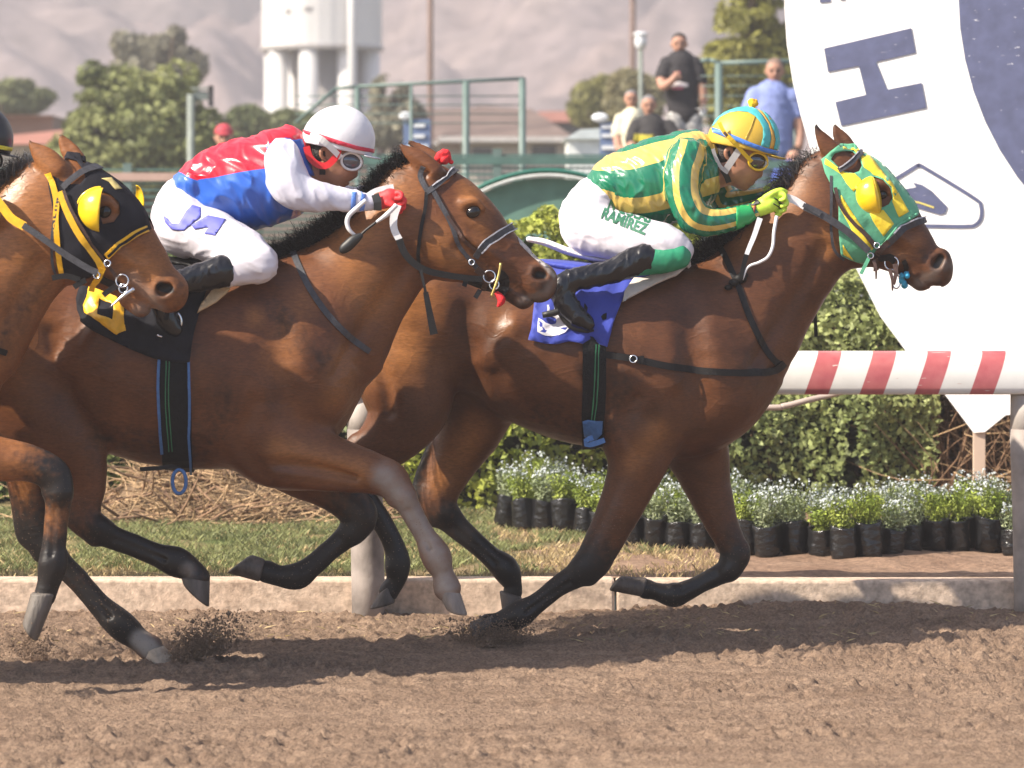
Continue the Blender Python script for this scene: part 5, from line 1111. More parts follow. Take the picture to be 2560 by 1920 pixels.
    strands('tail', [P(x, y, d) for x, y in ((-180, 790), (-200, 820))], 500, (-1, 0, -.15), .6, M_HAIR, root, seed=14, curl=.05, yspread=.05, grav=-.2)
    return root, bvh, d
# ---------------------------------------------------------------- the third horse (black hood, yellow cups), mostly left of the frame
def horse_third():
    d = 12.4; root = empty('horse', P(-300, 1760, d), label='bay racehorse at the left edge wearing a black hood with yellow blinker cups', cat='horse', group='galloping racehorses')
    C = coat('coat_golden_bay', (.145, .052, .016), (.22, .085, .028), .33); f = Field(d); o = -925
    def S(nodes): return [(n_[0]+o,)+tuple(n_[1:]) for n_ in nodes]
    f.tube(S([(665, 955, 235, 0, -.25), (560, 938, 248, 0, -.28), (460, 925, 256, 0, -.31), (340, 910, 242, 0, -.31), (240, 893, 216, 0, -.29), (140, 870, 190, 0, -.27), (50, 860, 172, 0, -.27), (-30, 880, 150, 0, -.25), (-75, 915, 125, 0, -.2)]), k=.06)
    f.tube(prs([(112, 432, 128, 694, .082), (45, 470, 90, 720, .095), (-25, 520, 52, 790, .11), (-95, 575, 20, 858, .135), (-160, 625, -15, 930, .165), (-240, 665, -40, 990, .2)]), k=.08)
    head_tubes(f, [(132, 398, 110, 600, .09), (185, 390, 130, 690, .104), (232, 405, 168, 697, .112), (272, 438, 205, 708, .110), (312, 487, 245, 722, .098), (345, 538, 282, 738, .082), (378, 590, 318, 752, .07), (412, 640, 350, 760, .062), (442, 685, 385, 765, .058)],
        [(165, 600, 68, 0, -.10), (200, 630, 58, 0, -.104)], inset=15, eye=(262, 528, .104), nos=((413, 722), 21, .058, 12, -4),
        mz=[(425, 728, 46, 0, -.066, .25), (428, 742, 38, 0, -.058, .5)], chin=[(322, 750, 24, 0, -.045, .3), (352, 768, 25, 0, -.045, .5)],
        crest=[(245, 590, 8, .11), (290, 625, 7, .09), (330, 655, 5, .074)], lip=[(295, 715), (335, 742), (370, 770), (400, 782)])
    f.tube([(110, 705, 28, 0, -.05), (55, 790, 36, 0, -.06), (5, 890, 44, 0, -.08)], k=.05)
    f.tube([(95, 660, 10, -.105), (45, 750, 10, -.125), (-10, 840, 10, -.16), (-60, 930, 10, -.2)], k=.05, op='-')
    f.tube([(70, 560, 48, -.05, .6), (-10, 670, 52, -.07, .6), (-90, 790, 54, -.11, .6)], k=.07)
    for s_ in (-1, 1):
        f.tube(S([(640, 740, 45, s_*.13, .6), (720, 860, 60, s_*.17, .6), (790, 985, 60, s_*.14, .7)]), k=.07)
        f.tube(S([(570, 810, 50, s_*.18, .5), (590, 960, 80, s_*.2, .55), (640, 1070, 76, s_*.18, .6)]), k=.06)
    f.tube(S([(60, 840, 150, -.08, .9), (50, 940, 142, -.11, .85), (90, 1030, 118, -.13, .85), (150, 1110, 92, -.14, .75), (195, 1180, 66, -.14, .7), (212, 1250, 50, -.14, .7, .1), (205, 1330, 46, -.14, .7, .6), (270, 1400, 35, -.14, .75, 1), (335, 1430, 34, -.14, .75, 1), (440, 1460, 37, -.14, .85, 1), (492, 1500, 32, -.14, .85, 1)]), k=.045)
    f.tube(S([(20, 910, 130, .10, .85), (55, 1040, 105, .12, .85), (75, 1240, 55, .14, .7, .4), (95, 1380, 48, .14, .7, .9), (195, 1500, 34, .14, .75, .8), (302, 1640, 38, .14, .85, 1), (375, 1700, 33, .14, .85, 1)]), k=.04)
    # foreleg in view: forearm level, cannon hanging
    f.tube([(-290, 1060, 120, -.10, .6), (-200, 1110, 98, -.13, .7), (-100, 1135, 74, -.14, .75), (0, 1148, 56, -.14, .75, .1), (80, 1160, 46, -.14, .78, .55), (138, 1192, 42, -.14, .8, .9), (145, 1250, 33, -.14, .8, .6), (140, 1310, 29, -.14, .8, .5), (135, 1365, 29, -.14, .8, .9), (132, 1410, 37, -.14, .85, 1), (122, 1455, 29, -.14, .85, 1), (112, 1490, 28, -.14, .85, 1)], k=.045)
    f.tube([(-240, 1090, 95, .10, .8), (-180, 1220, 74, .12, .8), (-120, 1330, 50, .14, .75, .6), (-100, 1400, 46, .14, .8, .9), (-150, 1500, 34, .14, .8, 1), (-220, 1600, 36, .14, .85, 1), (-260, 1640, 30, .14, .85, 1)], k=.04)
    cannon(f, (145, 1250), (132, 1410), -.14, (-1, 0))
    f.tube([(142, 425, 32, -.055, .8), (118, 400, 30, -.06, .55), (97, 380, 21, -.06, .5), (80, 362, 9, -.06, .6, .3), (71, 351, 2.5, -.06, 1, .9)], k=.012, n=5)
    f.tube([(190, 398, 24, .05, .6), (176, 378, 22, .055, .5), (162, 358, 15, .06, .5), (154, 343, 7, .06, .6, .4), (152, 337, 3, .06, 1, .9)], k=.012, n=5)
    f.tube([(186, 385, 14, .018, 1), (168, 362, 10, .035, 1), (157, 345, 4, .045, 1)], k=.01, op='-')
    def paint(X, p, A):
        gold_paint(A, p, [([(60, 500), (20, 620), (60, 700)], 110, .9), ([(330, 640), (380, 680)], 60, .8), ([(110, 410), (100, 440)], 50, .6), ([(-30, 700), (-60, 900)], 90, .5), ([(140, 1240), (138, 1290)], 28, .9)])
        A[:, 0] = np.maximum(A[:, 0], 1.3*stroke([(402, 717), (424, 723)], 22)(p))
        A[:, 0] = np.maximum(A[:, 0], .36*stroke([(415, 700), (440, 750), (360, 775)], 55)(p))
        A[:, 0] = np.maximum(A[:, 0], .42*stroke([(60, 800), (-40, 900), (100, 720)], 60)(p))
        A[:, 1] = np.maximum(A[:, 1], .4*stroke([(330, 690), (400, 770), (340, 775)], 40)(p))
    f.disp = coatbumps
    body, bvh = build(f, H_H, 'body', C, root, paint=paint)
    eyeball('eye', 262, 530, 17, 15, d, .096, root)
    hoof('hoof', (142, 1482), (78, 1480), (92, 1606), (56, 1560), d-.14, root, mat('hoof_dusty', (.10, .085, .072), var=.3, vs_=30, bump=.5, bs=80, stretch=(1, 1, .3)))
    strands('mane', [P(x, y+8, d) for x, y in ((110, 436), (50, 472), (-20, 515), (-95, 572), (-160, 620))], 3000, lambda u: (-.8, 0, .75), .13, M_HAIRG, root, seed=22, curl=.045, wd=.0045)
    return root, bvh, d
# ================================================================ horse tack and hoods
M_GREENC = mat('hood_green', (.085, .33, .19), rough=.75, var=.08, vs_=20, bump=.35, bs=35, sheen=.3)
M_YELC = mat('hood_yellow', (.80, .60, .03), rough=.7, var=.06, vs_=20, bump=.35, bs=35, sheen=.2)
M_BLACKC = mat('hood_black', (.010, .010, .015), rough=.8, spec=.2, var=.25, vs_=14, bump=.6, bs=18)
M_BLUEC = mat('cloth_blue', (.025, .045, .33), rough=.7, var=.12, vs_=9, bump=.5, bs=14, sheen=.3)
M_NUMW = mat('number_white', (.62, .61, .66), rough=.7, var=.08, vs_=14)
M_PAD = mat('saddle_pad_foam', (.50, .46, .42), rough=.8, var=.1, vs_=25, bump=.3, bs=120)
M_PADB = mat('saddle_pad_beige', (.52, .38, .22), rough=.8, var=.15, vs_=25, bump=.3, bs=120)
M_SADW = mat('saddle_white', (.72, .71, .74), rough=.4, var=.05)
M_GIRTHG = mat('girth_green_line', (.02, .16, .07), rough=.6); M_BLUEW = mat('webbing_blue', (.05, .14, .34), rough=.6, var=.15, vs_=60, bump=.3, bs=200)
M_GIRTH = mat('girth_black', (.006, .0065, .008), spec=.2, rough=.7, var=.3, vs_=50, bump=.4, bs=160); M_TEALC = mat('cord_blue', (.03, .33, .55), rough=.6, var=.3, vs_=80, bump=.5, bs=200)
def digit_patch(name, ch, bvh, d, cx, cy, hpx, m, parent, off, ang=0, wsc=1.0):
    cu = bpy.data.curves.new(name, 'FONT'); cu.body = ch; cu.offset = .045; cu.align_x = 'CENTER'; cu.align_y = 'CENTER'; cu.size = 1; cu.resolution_u = 4
    o = bpy.data.objects.new(name, cu); COL.objects.link(o); dg = bpy.context.evaluated_depsgraph_get(); me = bpy.data.meshes.new_from_object(o.evaluated_get(dg)); bpy.data.objects.remove(o)
    bm = bmesh.new(); bm.from_mesh(me); bmesh.ops.subdivide_edges(bm, edges=[e for e in bm.edges if e.calc_length() > .12], cuts=2)
    bmesh.ops.triangulate(bm, faces=bm.faces); s_ = hpx/.72; ca, sa = math.cos(ang), math.sin(ang)
    for v in bm.verts:
        x, y = v.co.x*s_*wsc, -v.co.y*s_; px, py = cx+x*ca-y*sa, cy+x*sa+y*ca; v.co = hit(bvh, px, py, d, off)[0]
    bmesh.ops.recalc_face_normals(bm, faces=bm.faces); return bmo(name, bm, m, parent)
def mbvh(o):
    me = o.data; return BVHTree.FromPolygons([tuple(v.co) for v in me.vertices], [tuple(p.vertices) for p in me.polygons])
def multi(*obs):
    V, Fs = merge([([tuple(v.co) for v in o.data.vertices], [tuple(p.vertices) for p in o.data.polygons]) for o in obs]); return BVHTree.FromPolygons(V, Fs)
def metal_ring(x, y, r, d, bvh, root, name='bit_ring', m=None, tr=.0035, dd=.012, sx=1):
    q, nr, ok = hit(bvh, x, y, d, dd); return ring3(name, q, r*q.y/F, tr, (-.15, -1, .1), m or M_METAL, root, sx=sx)

def tack_lead(root, bvh, d):
    rb = lambda n_, p_, w_, m=M_LEA, **k: ribbon(n_, p_, w_, bvh, d, m, root, **k)
    hood = [(2054, 400), (2076, 378), (2100, 360), (2140, 360), (2170, 372), (2212, 402), (2250, 443), (2278, 486), (2296, 533), (2246, 562), (2207, 610), (2198, 613), (2175, 644), (2156, 658), (2133, 650), (2102, 638), (2096, 573), (2096, 511), (2079, 466), (2062, 432)]
    earh = [(2105, 379), (2130, 381), (2147, 395), (2154, 415), (2147, 429), (2133, 434), (2110, 429), (2094, 416), (2078, 398), (2086, 384)]
    eyeh = [(2184, 444), (2207, 451), (2226, 471), (2231, 494), (2221, 511), (2204, 519), (2188, 500), (2180, 470)]
    h = patch('hood', hood, bvh, d, .004, M_GREENC, root, [earh, eyeh], step=7, thick=.003, far=True)
    st = [[(2065, 396), (2093, 418), (2113, 433), (2136, 435), (2156, 454), (2139, 474), (2133, 480), (2116, 460), (2102, 437), (2076, 420), (2062, 412)],
          [(2104, 369), (2139, 371), (2156, 380), (2182, 402), (2199, 425), (2229, 462), (2245, 487), (2270, 530), (2246, 543), (2229, 505), (2232, 488), (2227, 468), (2208, 449), (2184, 441), (2175, 432), (2158, 420), (2151, 396), (2133, 379), (2107, 376)],
          [(2175, 534), (2207, 525), (2232, 562), (2209, 589), (2190, 562)], [(2102, 488), (2130, 531), (2150, 562), (2183, 617), (2178, 624), (2139, 599), (2122, 562), (2100, 523)], [(2107, 610), (2134, 648), (2108, 634)]]
    for s_ in st: o = patch('hood_stripe', s_, bvh, d, .0078, M_YELC, h, step=8, thick=.0012)
    patch('hood_hem', [(2290, 533), (2292, 539), (2248, 566), (2210, 614), (2201, 618), (2198, 612), (2206, 607), (2244, 559)], bvh, d, .009, M_GREENC, h, step=6, thick=.002)
    c_, q = cup('blinker_cup', bvh, d, 2186, 488, 50, 48, .20, M_YEL, root, off=.004, bulge=.060)
    # push the cup's right half: a second, flatter shell facing forward
    V = []; Fs = []; s_ = q.y/F; N = 18
    for i in range(N+1):
        a = -math.pi/2+math.pi*i/N; z = math.sin(a)*47; x = math.cos(a)*13; ca, sa = math.cos(.2), math.sin(.2)
        V += [(q.x+(x*ca-z*sa)*s_, q.y-.012, q.z+(x*sa+z*ca)*s_), (q.x-(z*sa)*s_, q.y-.058*math.sqrt(max(0, 1-(z/47)**2)), q.z+(z*ca)*s_)]
    o = mk('cup_edge', V, [(2*i, 2*i+1, 2*i+3, 2*i+2) for i in range(N)], M_YEL, c_); solid(o, .003, 0)
    cup('blinker_cup', bvh, d, 2192, 482, 42, 47, .20, M_YEL, root, off=.0, bulge=.058, yoff=.215, mirror=True)
    # bridle
    rb('browband', [(2096, 428), (2116, 416), (2138, 398), (2152, 386)], 13, M_LEAG, off=.012, both=True); rb('browband_edge', [(2098, 421), (2116, 409), (2138, 391), (2150, 381)], 3, M_PADW, off=.016)
    rb('cheek_strap', [(2088, 470), (2094, 500), (2110, 530), (2135, 560), (2161, 588), (2184, 615)], 9, M_LEAB, off=.012)
    rb('throat_latch', [(2078, 440), (2078, 500), (2077, 545), (2079, 590), (2088, 628), (2110, 647)], 7, M_LEAG, off=.006)
    rb('noseband', [(2312, 552), (2290, 555), (2262, 568), (2238, 590), (2215, 612)], 15, M_LEAG, off=.008, thick=.007, both=True); rb('noseband_edge', [(2306, 545), (2284, 549), (2256, 561), (2233, 582)], 3, M_PADW, off=.016)
    rb('noseband_strap', [(2222, 600), (2200, 622), (2188, 640), (2192, 668)], 14, M_LEAB, off=.014)
    for x, y in ((2186, 612), (2173, 632)): metal_ring(x, y, 7, d, bvh, root, 'buckle', tr=.003, dd=.022)
    rb('bit_strap', [(2184, 632), (2205, 642), (2222, 640), (2236, 652)], 14, M_LEA, off=.014)
    metal_ring(2228, 652, 17, d, bvh, root, dd=.02); metal_ring(2253, 695, 17, d, bvh, root, sx=.6, dd=.03)
    rb('lip_strap', [(2258, 650), (2266, 668), (2258, 690), (2246, 706)], 12, M_LEA, off=.012)
    V, Fs = [], []; L = []
    for i in range(9):
        a = random.Random(i); x, y = 2264+a.uniform(-7, 7), 680+i*4.5; q, nr, ok = hit(bvh, x, y, d, .014); L.append(sphere_v(q, .012, .010, .013, 8, 6))
    v, f = merge(L); mk('tongue_tie', v, f, M_TEALC, root)
    for x0, y0, x1, y1, w_ in ((2184, 650, 2190, 698, 9), (2224, 672, 2231, 727, 10), (2238, 660, 2235, 712, 14)):
        ribbon('strap_end', [(x0, y0, 13.90), ((x0+x1)/2+3, (y0+y1)/2, 13.89), (x1, y1, 13.89)], w_, None, d, M_LEAB, root, w_end=w_*.4)
    ribbon('hood_tie', [(2172, 645, 13.90), (2162, 665, 13.885), (2152, 685, 13.88)], 9, None, d, M_GREENC, root)
    # reins
    ribbon('rein', [(1958, 492, 13.86), (1985, 500, 13.86), (2013, 517, 13.86)], 20, None, d, M_WHITEP, root, w_end=17)
    ribbon('rein', [(2011, 516, 13.857), (2060, 540, 13.855), (2120, 580, 13.86), (2172, 628, 13.865)], 19, None, d, M_LEAG, root, w_end=17)
    ribbon('rein_grip', [(2008, 512, 13.852), (2030, 524, 13.852), (2052, 536, 13.85)], 11, None, d, M_LEAG, root)
    ribbon('rein_loop', [(1900, 545, 13.83), (1885, 590, 13.82), (1868, 632, 13.80), (1858, 668, 13.80), (1856, 690, 13.80)], 14, None, d, M_WHITEP, root, w_end=9)
    ribbon('rein_loop', [(1866, 636, 13.797), (1858, 668, 13.797), (1852, 700, 13.797)], 12, None, d, M_LEA, root, w_end=10)
    curve_tube('rein_end', [P(1942, 540, 13.83), P(1935, 580, 13.82), P(1932, 615, 13.81), P(1920, 642, 13.80), P(1898, 656, 13.80), P(1870, 668, 13.80), P(1856, 700, 13.80)], .006, M_WHITEP, root, taper=(.0075, .007, .0065, .006, .0035))
    ribbon('far_rein', [(1990, 500, 14.16), (2080, 560, 14.15), (2170, 640, 14.12)], 12, None, d, M_LEA, root)
    ribbon('rein_tail', [(2038, 700, 14.2), (2038, 780, 14.2), (2040, 842, 14.2)], 6, None, d, M_LEA, root, w_end=9)
    # breast girth, neck strap, knot
    rb('neck_strap', [(1795, 612), (1808, 632), (1830, 680), (1848, 722), (1872, 790), (1905, 860), (1932, 898), (1950, 912)], 15, M_LEA, off=.004, both=True)
    for dx, dy, r_ in ((0, 0, 15), (-16, 10, 12), (-30, 22, 9), (8, -10, 11)):
        q, nr, ok = hit(bvh, 1850+dx, 700+dy, d, .012); V, Fs = sphere_v(q, r_*1.1*d/F, .016, r_*.8*d/F, 10, 8); mk('strap_knot', V, Fs, M_LEA, root)
    rb('breast_strap', [(1462, 880), (1510, 886), (1578, 896), (1660, 914), (1748, 926), (1850, 932), (1925, 928), (1956, 908)], 17, M_LEA, off=.008, thick=.005, both=True)
    metal_ring(1582, 898, 9, d, bvh, root, 'buckle', dd=.018); rb('strap_keeper', [(1604, 890), (1602, 910)], 10, M_LEA, off=.015)
    rb('girth', [(1490, 690), (1488, 760), (1484, 860), (1484, 960), (1483, 1040), (1486, 1112)], 56, M_GIRTH, off=.012, thick=.006, both=True, step=14)
    for dx in (-4, 3): rb('girth_line', [(1492+dx, 862), (1488+dx, 960), (1483+dx, 1045)], 2.5, M_GIRTHG, off=.020, thick=.001)
    patch('girth_buckle', [(1458, 1046), (1470, 1042), (1508, 1048), (1511, 1080), (1498, 1092), (1500, 1104), (1482, 1104), (1480, 1092), (1462, 1080)], bvh, d, .020, M_BLUEW, root, step=8, thick=.004)
    ribbon('girth_end', [(1482, 1094, 13.70), (1466, 1100, 13.69), (1466, 1112, 13.69), (1484, 1110, 13.69), (1512, 1100, 13.69)], 13, None, d, M_BLUEW, root)
    # saddlecloth with its number, pad and saddle
    cl = patch('saddlecloth', [(1352, 648), (1400, 640), (1470, 650), (1560, 668), (1612, 684), (1590, 712), (1552, 762), (1532, 812), (1514, 868), (1496, 862), (1480, 846), (1455, 862), (1420, 855), (1390, 862), (1350, 856), (1321, 850), (1330, 800), (1336, 762), (1346, 700)], bvh, d, .020, M_BLUEC, root, step=13, thick=.004, wav=.0045, far=True)
    cb = mbvh(cl)
    digit_patch('number', '3', cb, d, 1388, 786, 112, M_NUMW, cl, .006, .06, 1.15)
    pad = patch('saddle_pad', [(1650, 640), (1662, 650), (1698, 668), (1726, 648), (1732, 652), (1726, 676), (1690, 702), (1648, 720), (1600, 742), (1553, 765), (1560, 742), (1600, 700)], bvh, d, .030, M_PAD, root, step=12, thick=.012, far=True)
    f = Field(d); f.tube([(1322, 598, 7, 0, -.05), (1362, 606, 9, 0, -.09), (1425, 630, 10, 0, -.11), (1500, 648, 10, 0, -.12), (1580, 655, 10, 0, -.12), (1660, 655, 11, 0, -.10), (1712, 650, 12, 0, -.07)], k=.02)
    s1, _ = build(f, .007, 'saddle', M_SADW, root)
    f = Field(d); f.tube([(1350, 655, 8, 0, -.08), (1430, 668, 18, 0, -.15), (1520, 680, 20, 0, -.18), (1600, 688, 20, 0, -.18), (1670, 690, 12, 0, -.13)], k=.02)
    build(f, .009, 'saddle_base', M_BLUEC, root)

def tack_second(root, bvh, d):
    rb = lambda n_, p_, w_, m=M_LEA, **k: ribbon(n_, p_, w_, bvh, d, m, root, **k)
    rb('crown_strap', [(1060, 415), (1050, 440), (1062, 468), (1072, 484)], 13, M_LEAG, off=.006)
    rb('browband', [(1066, 482), (1090, 466), (1116, 444), (1142, 424)], 14, M_LEAG, off=.010, both=True); rb('browband_edge', [(1080, 468), (1104, 449), (1134, 422)], 3, M_PADW, off=.015)
    rb('cheek_strap', [(1082, 478), (1100, 510), (1120, 545), (1133, 575), (1146, 612), (1172, 648), (1205, 682)], 12, M_LEAG, off=.008)
    rb('cheek_strap', [(1118, 540), (1140, 572), (1165, 602), (1190, 622)], 8, M_LEAB, off=.010)
    rb('throat_latch', [(1066, 482), (1063, 520), (1054, 566), (1048, 610), (1046, 645), (1052, 682)], 9, M_LEA, off=.006)
    rb('noseband', [(1284, 568), (1262, 578), (1228, 598), (1203, 620), (1190, 640)], 15, M_LEAG, off=.008, thick=.007, both=True); rb('noseband_edge', [(1280, 560), (1256, 571), (1222, 591), (1196, 616)], 3, M_PADW, off=.016); rb('noseband_edge', [(1284, 578), (1262, 588), (1230, 608), (1206, 628)], 3, M_PADW, off=.016)
    metal_ring(1177, 655, 7, d, bvh, root, 'buckle', tr=.003, dd=.016)
    rb('bit_strap', [(1190, 670), (1206, 684), (1214, 700), (1208, 722)], 13, M_LEAB, off=.012)
    metal_ring(1222, 688, 15, d, bvh, root, dd=.02); metal_ring(1236, 700, 12, d, bvh, root, dd=.024)
    curve_tube('bit_bar', [P(1252, 657, 12.98), P(1246, 690, 12.975), P(1238, 715, 12.97), P(1228, 742, 12.97)], .0052, M_BRASS, root)
    rb('mouth_strap', [(1245, 680), (1260, 694), (1262, 716), (1252, 730)], 24, M_LEA, off=.012)
    rb('chin_strap', [(1160, 692), (1190, 704), (1225, 716), (1250, 722)], 12, M_LEA, off=.010)
    f = Field(d); f.tube([(1244, 736, 8, -.05, 1), (1254, 750, 10, -.055, 1), (1246, 765, 4, -.055, 1)], k=.01); build(f, .005, 'red_rag', M_RED, root)
    for x0, y0, x1, y1 in ((1166, 700, 1160, 716), (1200, 725, 1188, 745)): ribbon('strap_end', [(x0, y0, 12.98), (x1, y1, 12.97)], 12, None, d, M_LEA, root)
    # red pompon on the poll
    f = Field(d); rr = random.Random(4)
    for i in range(22):
        a, b_ = rr.uniform(0, 6.28), rr.uniform(-1, 1); c_ = math.sqrt(1-b_*b_); f.tube([(1108+13*c_*math.cos(a), 392-13*b_, 9, .02*c_*math.sin(a), 1)], k=.004)
    f.tube([(1108, 392, 15, 0, 1)], k=.004); f.tube([(1128, 405, 6, 0, 1)], k=.004); build(f, .0035, 'pompon', M_RED, root)
    # reins
    ribbon('rein', [(994, 512, 12.96), (984, 545, 12.955), (986, 575, 12.955), (1000, 602, 12.955)], 20, None, d, M_WHITEP, root, w_end=17)
    ribbon('rein', [(998, 598, 12.952), (1010, 630, 12.95), (1034, 658, 12.95), (1066, 676, 12.95), (1107, 686, 12.955), (1159, 694, 12.96), (1206, 698, 12.965)], 18, None, d, M_LEA, root, w_end=15)
    ribbon('rein_tail', [(1052, 676, 12.94), (1060, 712, 12.93), (1065, 735, 12.93)], 7, None, d, M_LEA, root); ribbon('rein_tail', [(1064, 730, 12.93), (1074, 782, 12.93), (1085, 836, 12.93)], 13, None, d, M_LEA, root, w_end=20)
    curve_tube('rein_loop', [P(915, 500, 12.93), P(890, 522, 12.93), P(872, 540, 12.93), P(868, 560, 12.93), P(876, 578, 12.93), P(896, 594, 12.94)], .008, M_WHITEP, root, taper=(.008, .0095, .0095, .008, .005))
    ribbon('rein_loop', [(905, 498, 13.0), (940, 476, 13.0), (984, 466, 13.0)], 12, None, d, M_WHITEP, root)
    ribbon('far_rein', [(1030, 500, 13.30), (1100, 600, 13.30), (1190, 700, 13.25)], 12, None, d, M_LEA, root)
    rb('neck_strap', [(732, 628), (742, 655), (768, 711), (800, 762), (836, 806), (880, 848), (922, 878)], 15, M_LEAG, off=.004, both=True)
    # girth, cloth, pad
    rb('girth', [(440, 690), (436, 780), (434, 896), (438, 1000), (442, 1090), (446, 1176)], 74, M_GIRTH, off=.012, thick=.006, both=True, step=16)
    rb('girth_edge', [(400, 880), (396, 960), (400, 1050), (407, 1125)], 7, M_BLUEW, off=.021, thick=.002); rb('girth_edge', [(468, 880), (469, 980), (472, 1080), (478, 1174)], 6, M_BLUEW, off=.021, thick=.002)
    for dx in (-4, 4): rb('girth_line', [(420+dx, 900), (419+dx, 1010), (428+dx, 1120)], 2.5, M_GIRTHG, off=.020, thick=.001)
    ribbon('girth_end', [(350, 1173, 12.80), (400, 1170, 12.80), (430, 1166, 12.80), (455, 1176, 12.80)], 11, None, d, M_LEA, root)
    pts = [P(448+17*math.cos(a), 1204+30*math.sin(a), 12.80) for a in np.linspace(0, 2*math.pi, 16)[:-1]]; V, Fs = curve_tube(None, pts, .007, None, res=6, n=2, closed=True); mk('girth_loop', V, Fs, M_BLUEW, root)
    cl = patch('saddlecloth', [(300, 650), (400, 645), (490, 650), (530, 690), (512, 745), (497, 790), (480, 850), (470, 906), (430, 905), (389, 898), (340, 880), (300, 862), (250, 835), (210, 812), (194, 780), (192, 755), (206, 712), (240, 680)], bvh, d, .020, M_BLACKC, root, step=14, thick=.004, wav=.004, far=True)
    cb = mbvh(cl)
    patch('number', [(222, 708), (262, 720), (302, 738), (308, 768), (315, 828), (290, 838), (250, 808), (213, 784), (210, 764), (220, 735)], cb, d, .006, M_YELF, cl, [[(247, 748), (284, 764), (280, 800), (246, 786)]], step=9, thick=.002)
    patch('saddle_pad', [(492, 790), (500, 774), (540, 730), (583, 710), (588, 716), (568, 744), (540, 766)], bvh, d, .030, M_PADB, root, step=9, thick=.012)
    f = Field(d); f.tube([(360, 640, 8, 0, -.08), (440, 655, 12, 0, -.12), (520, 668, 14, 0, -.14), (600, 680, 13, 0, -.12), (660, 684, 11, 0, -.08)], k=.02); build(f, .009, 'saddle', M_LEA, root)
    ribbon('stirrup_leather', [(462, 700, 12.78), (425, 760, 12.77), (415, 800, 12.77)], 12, None, d, M_LEA, root)

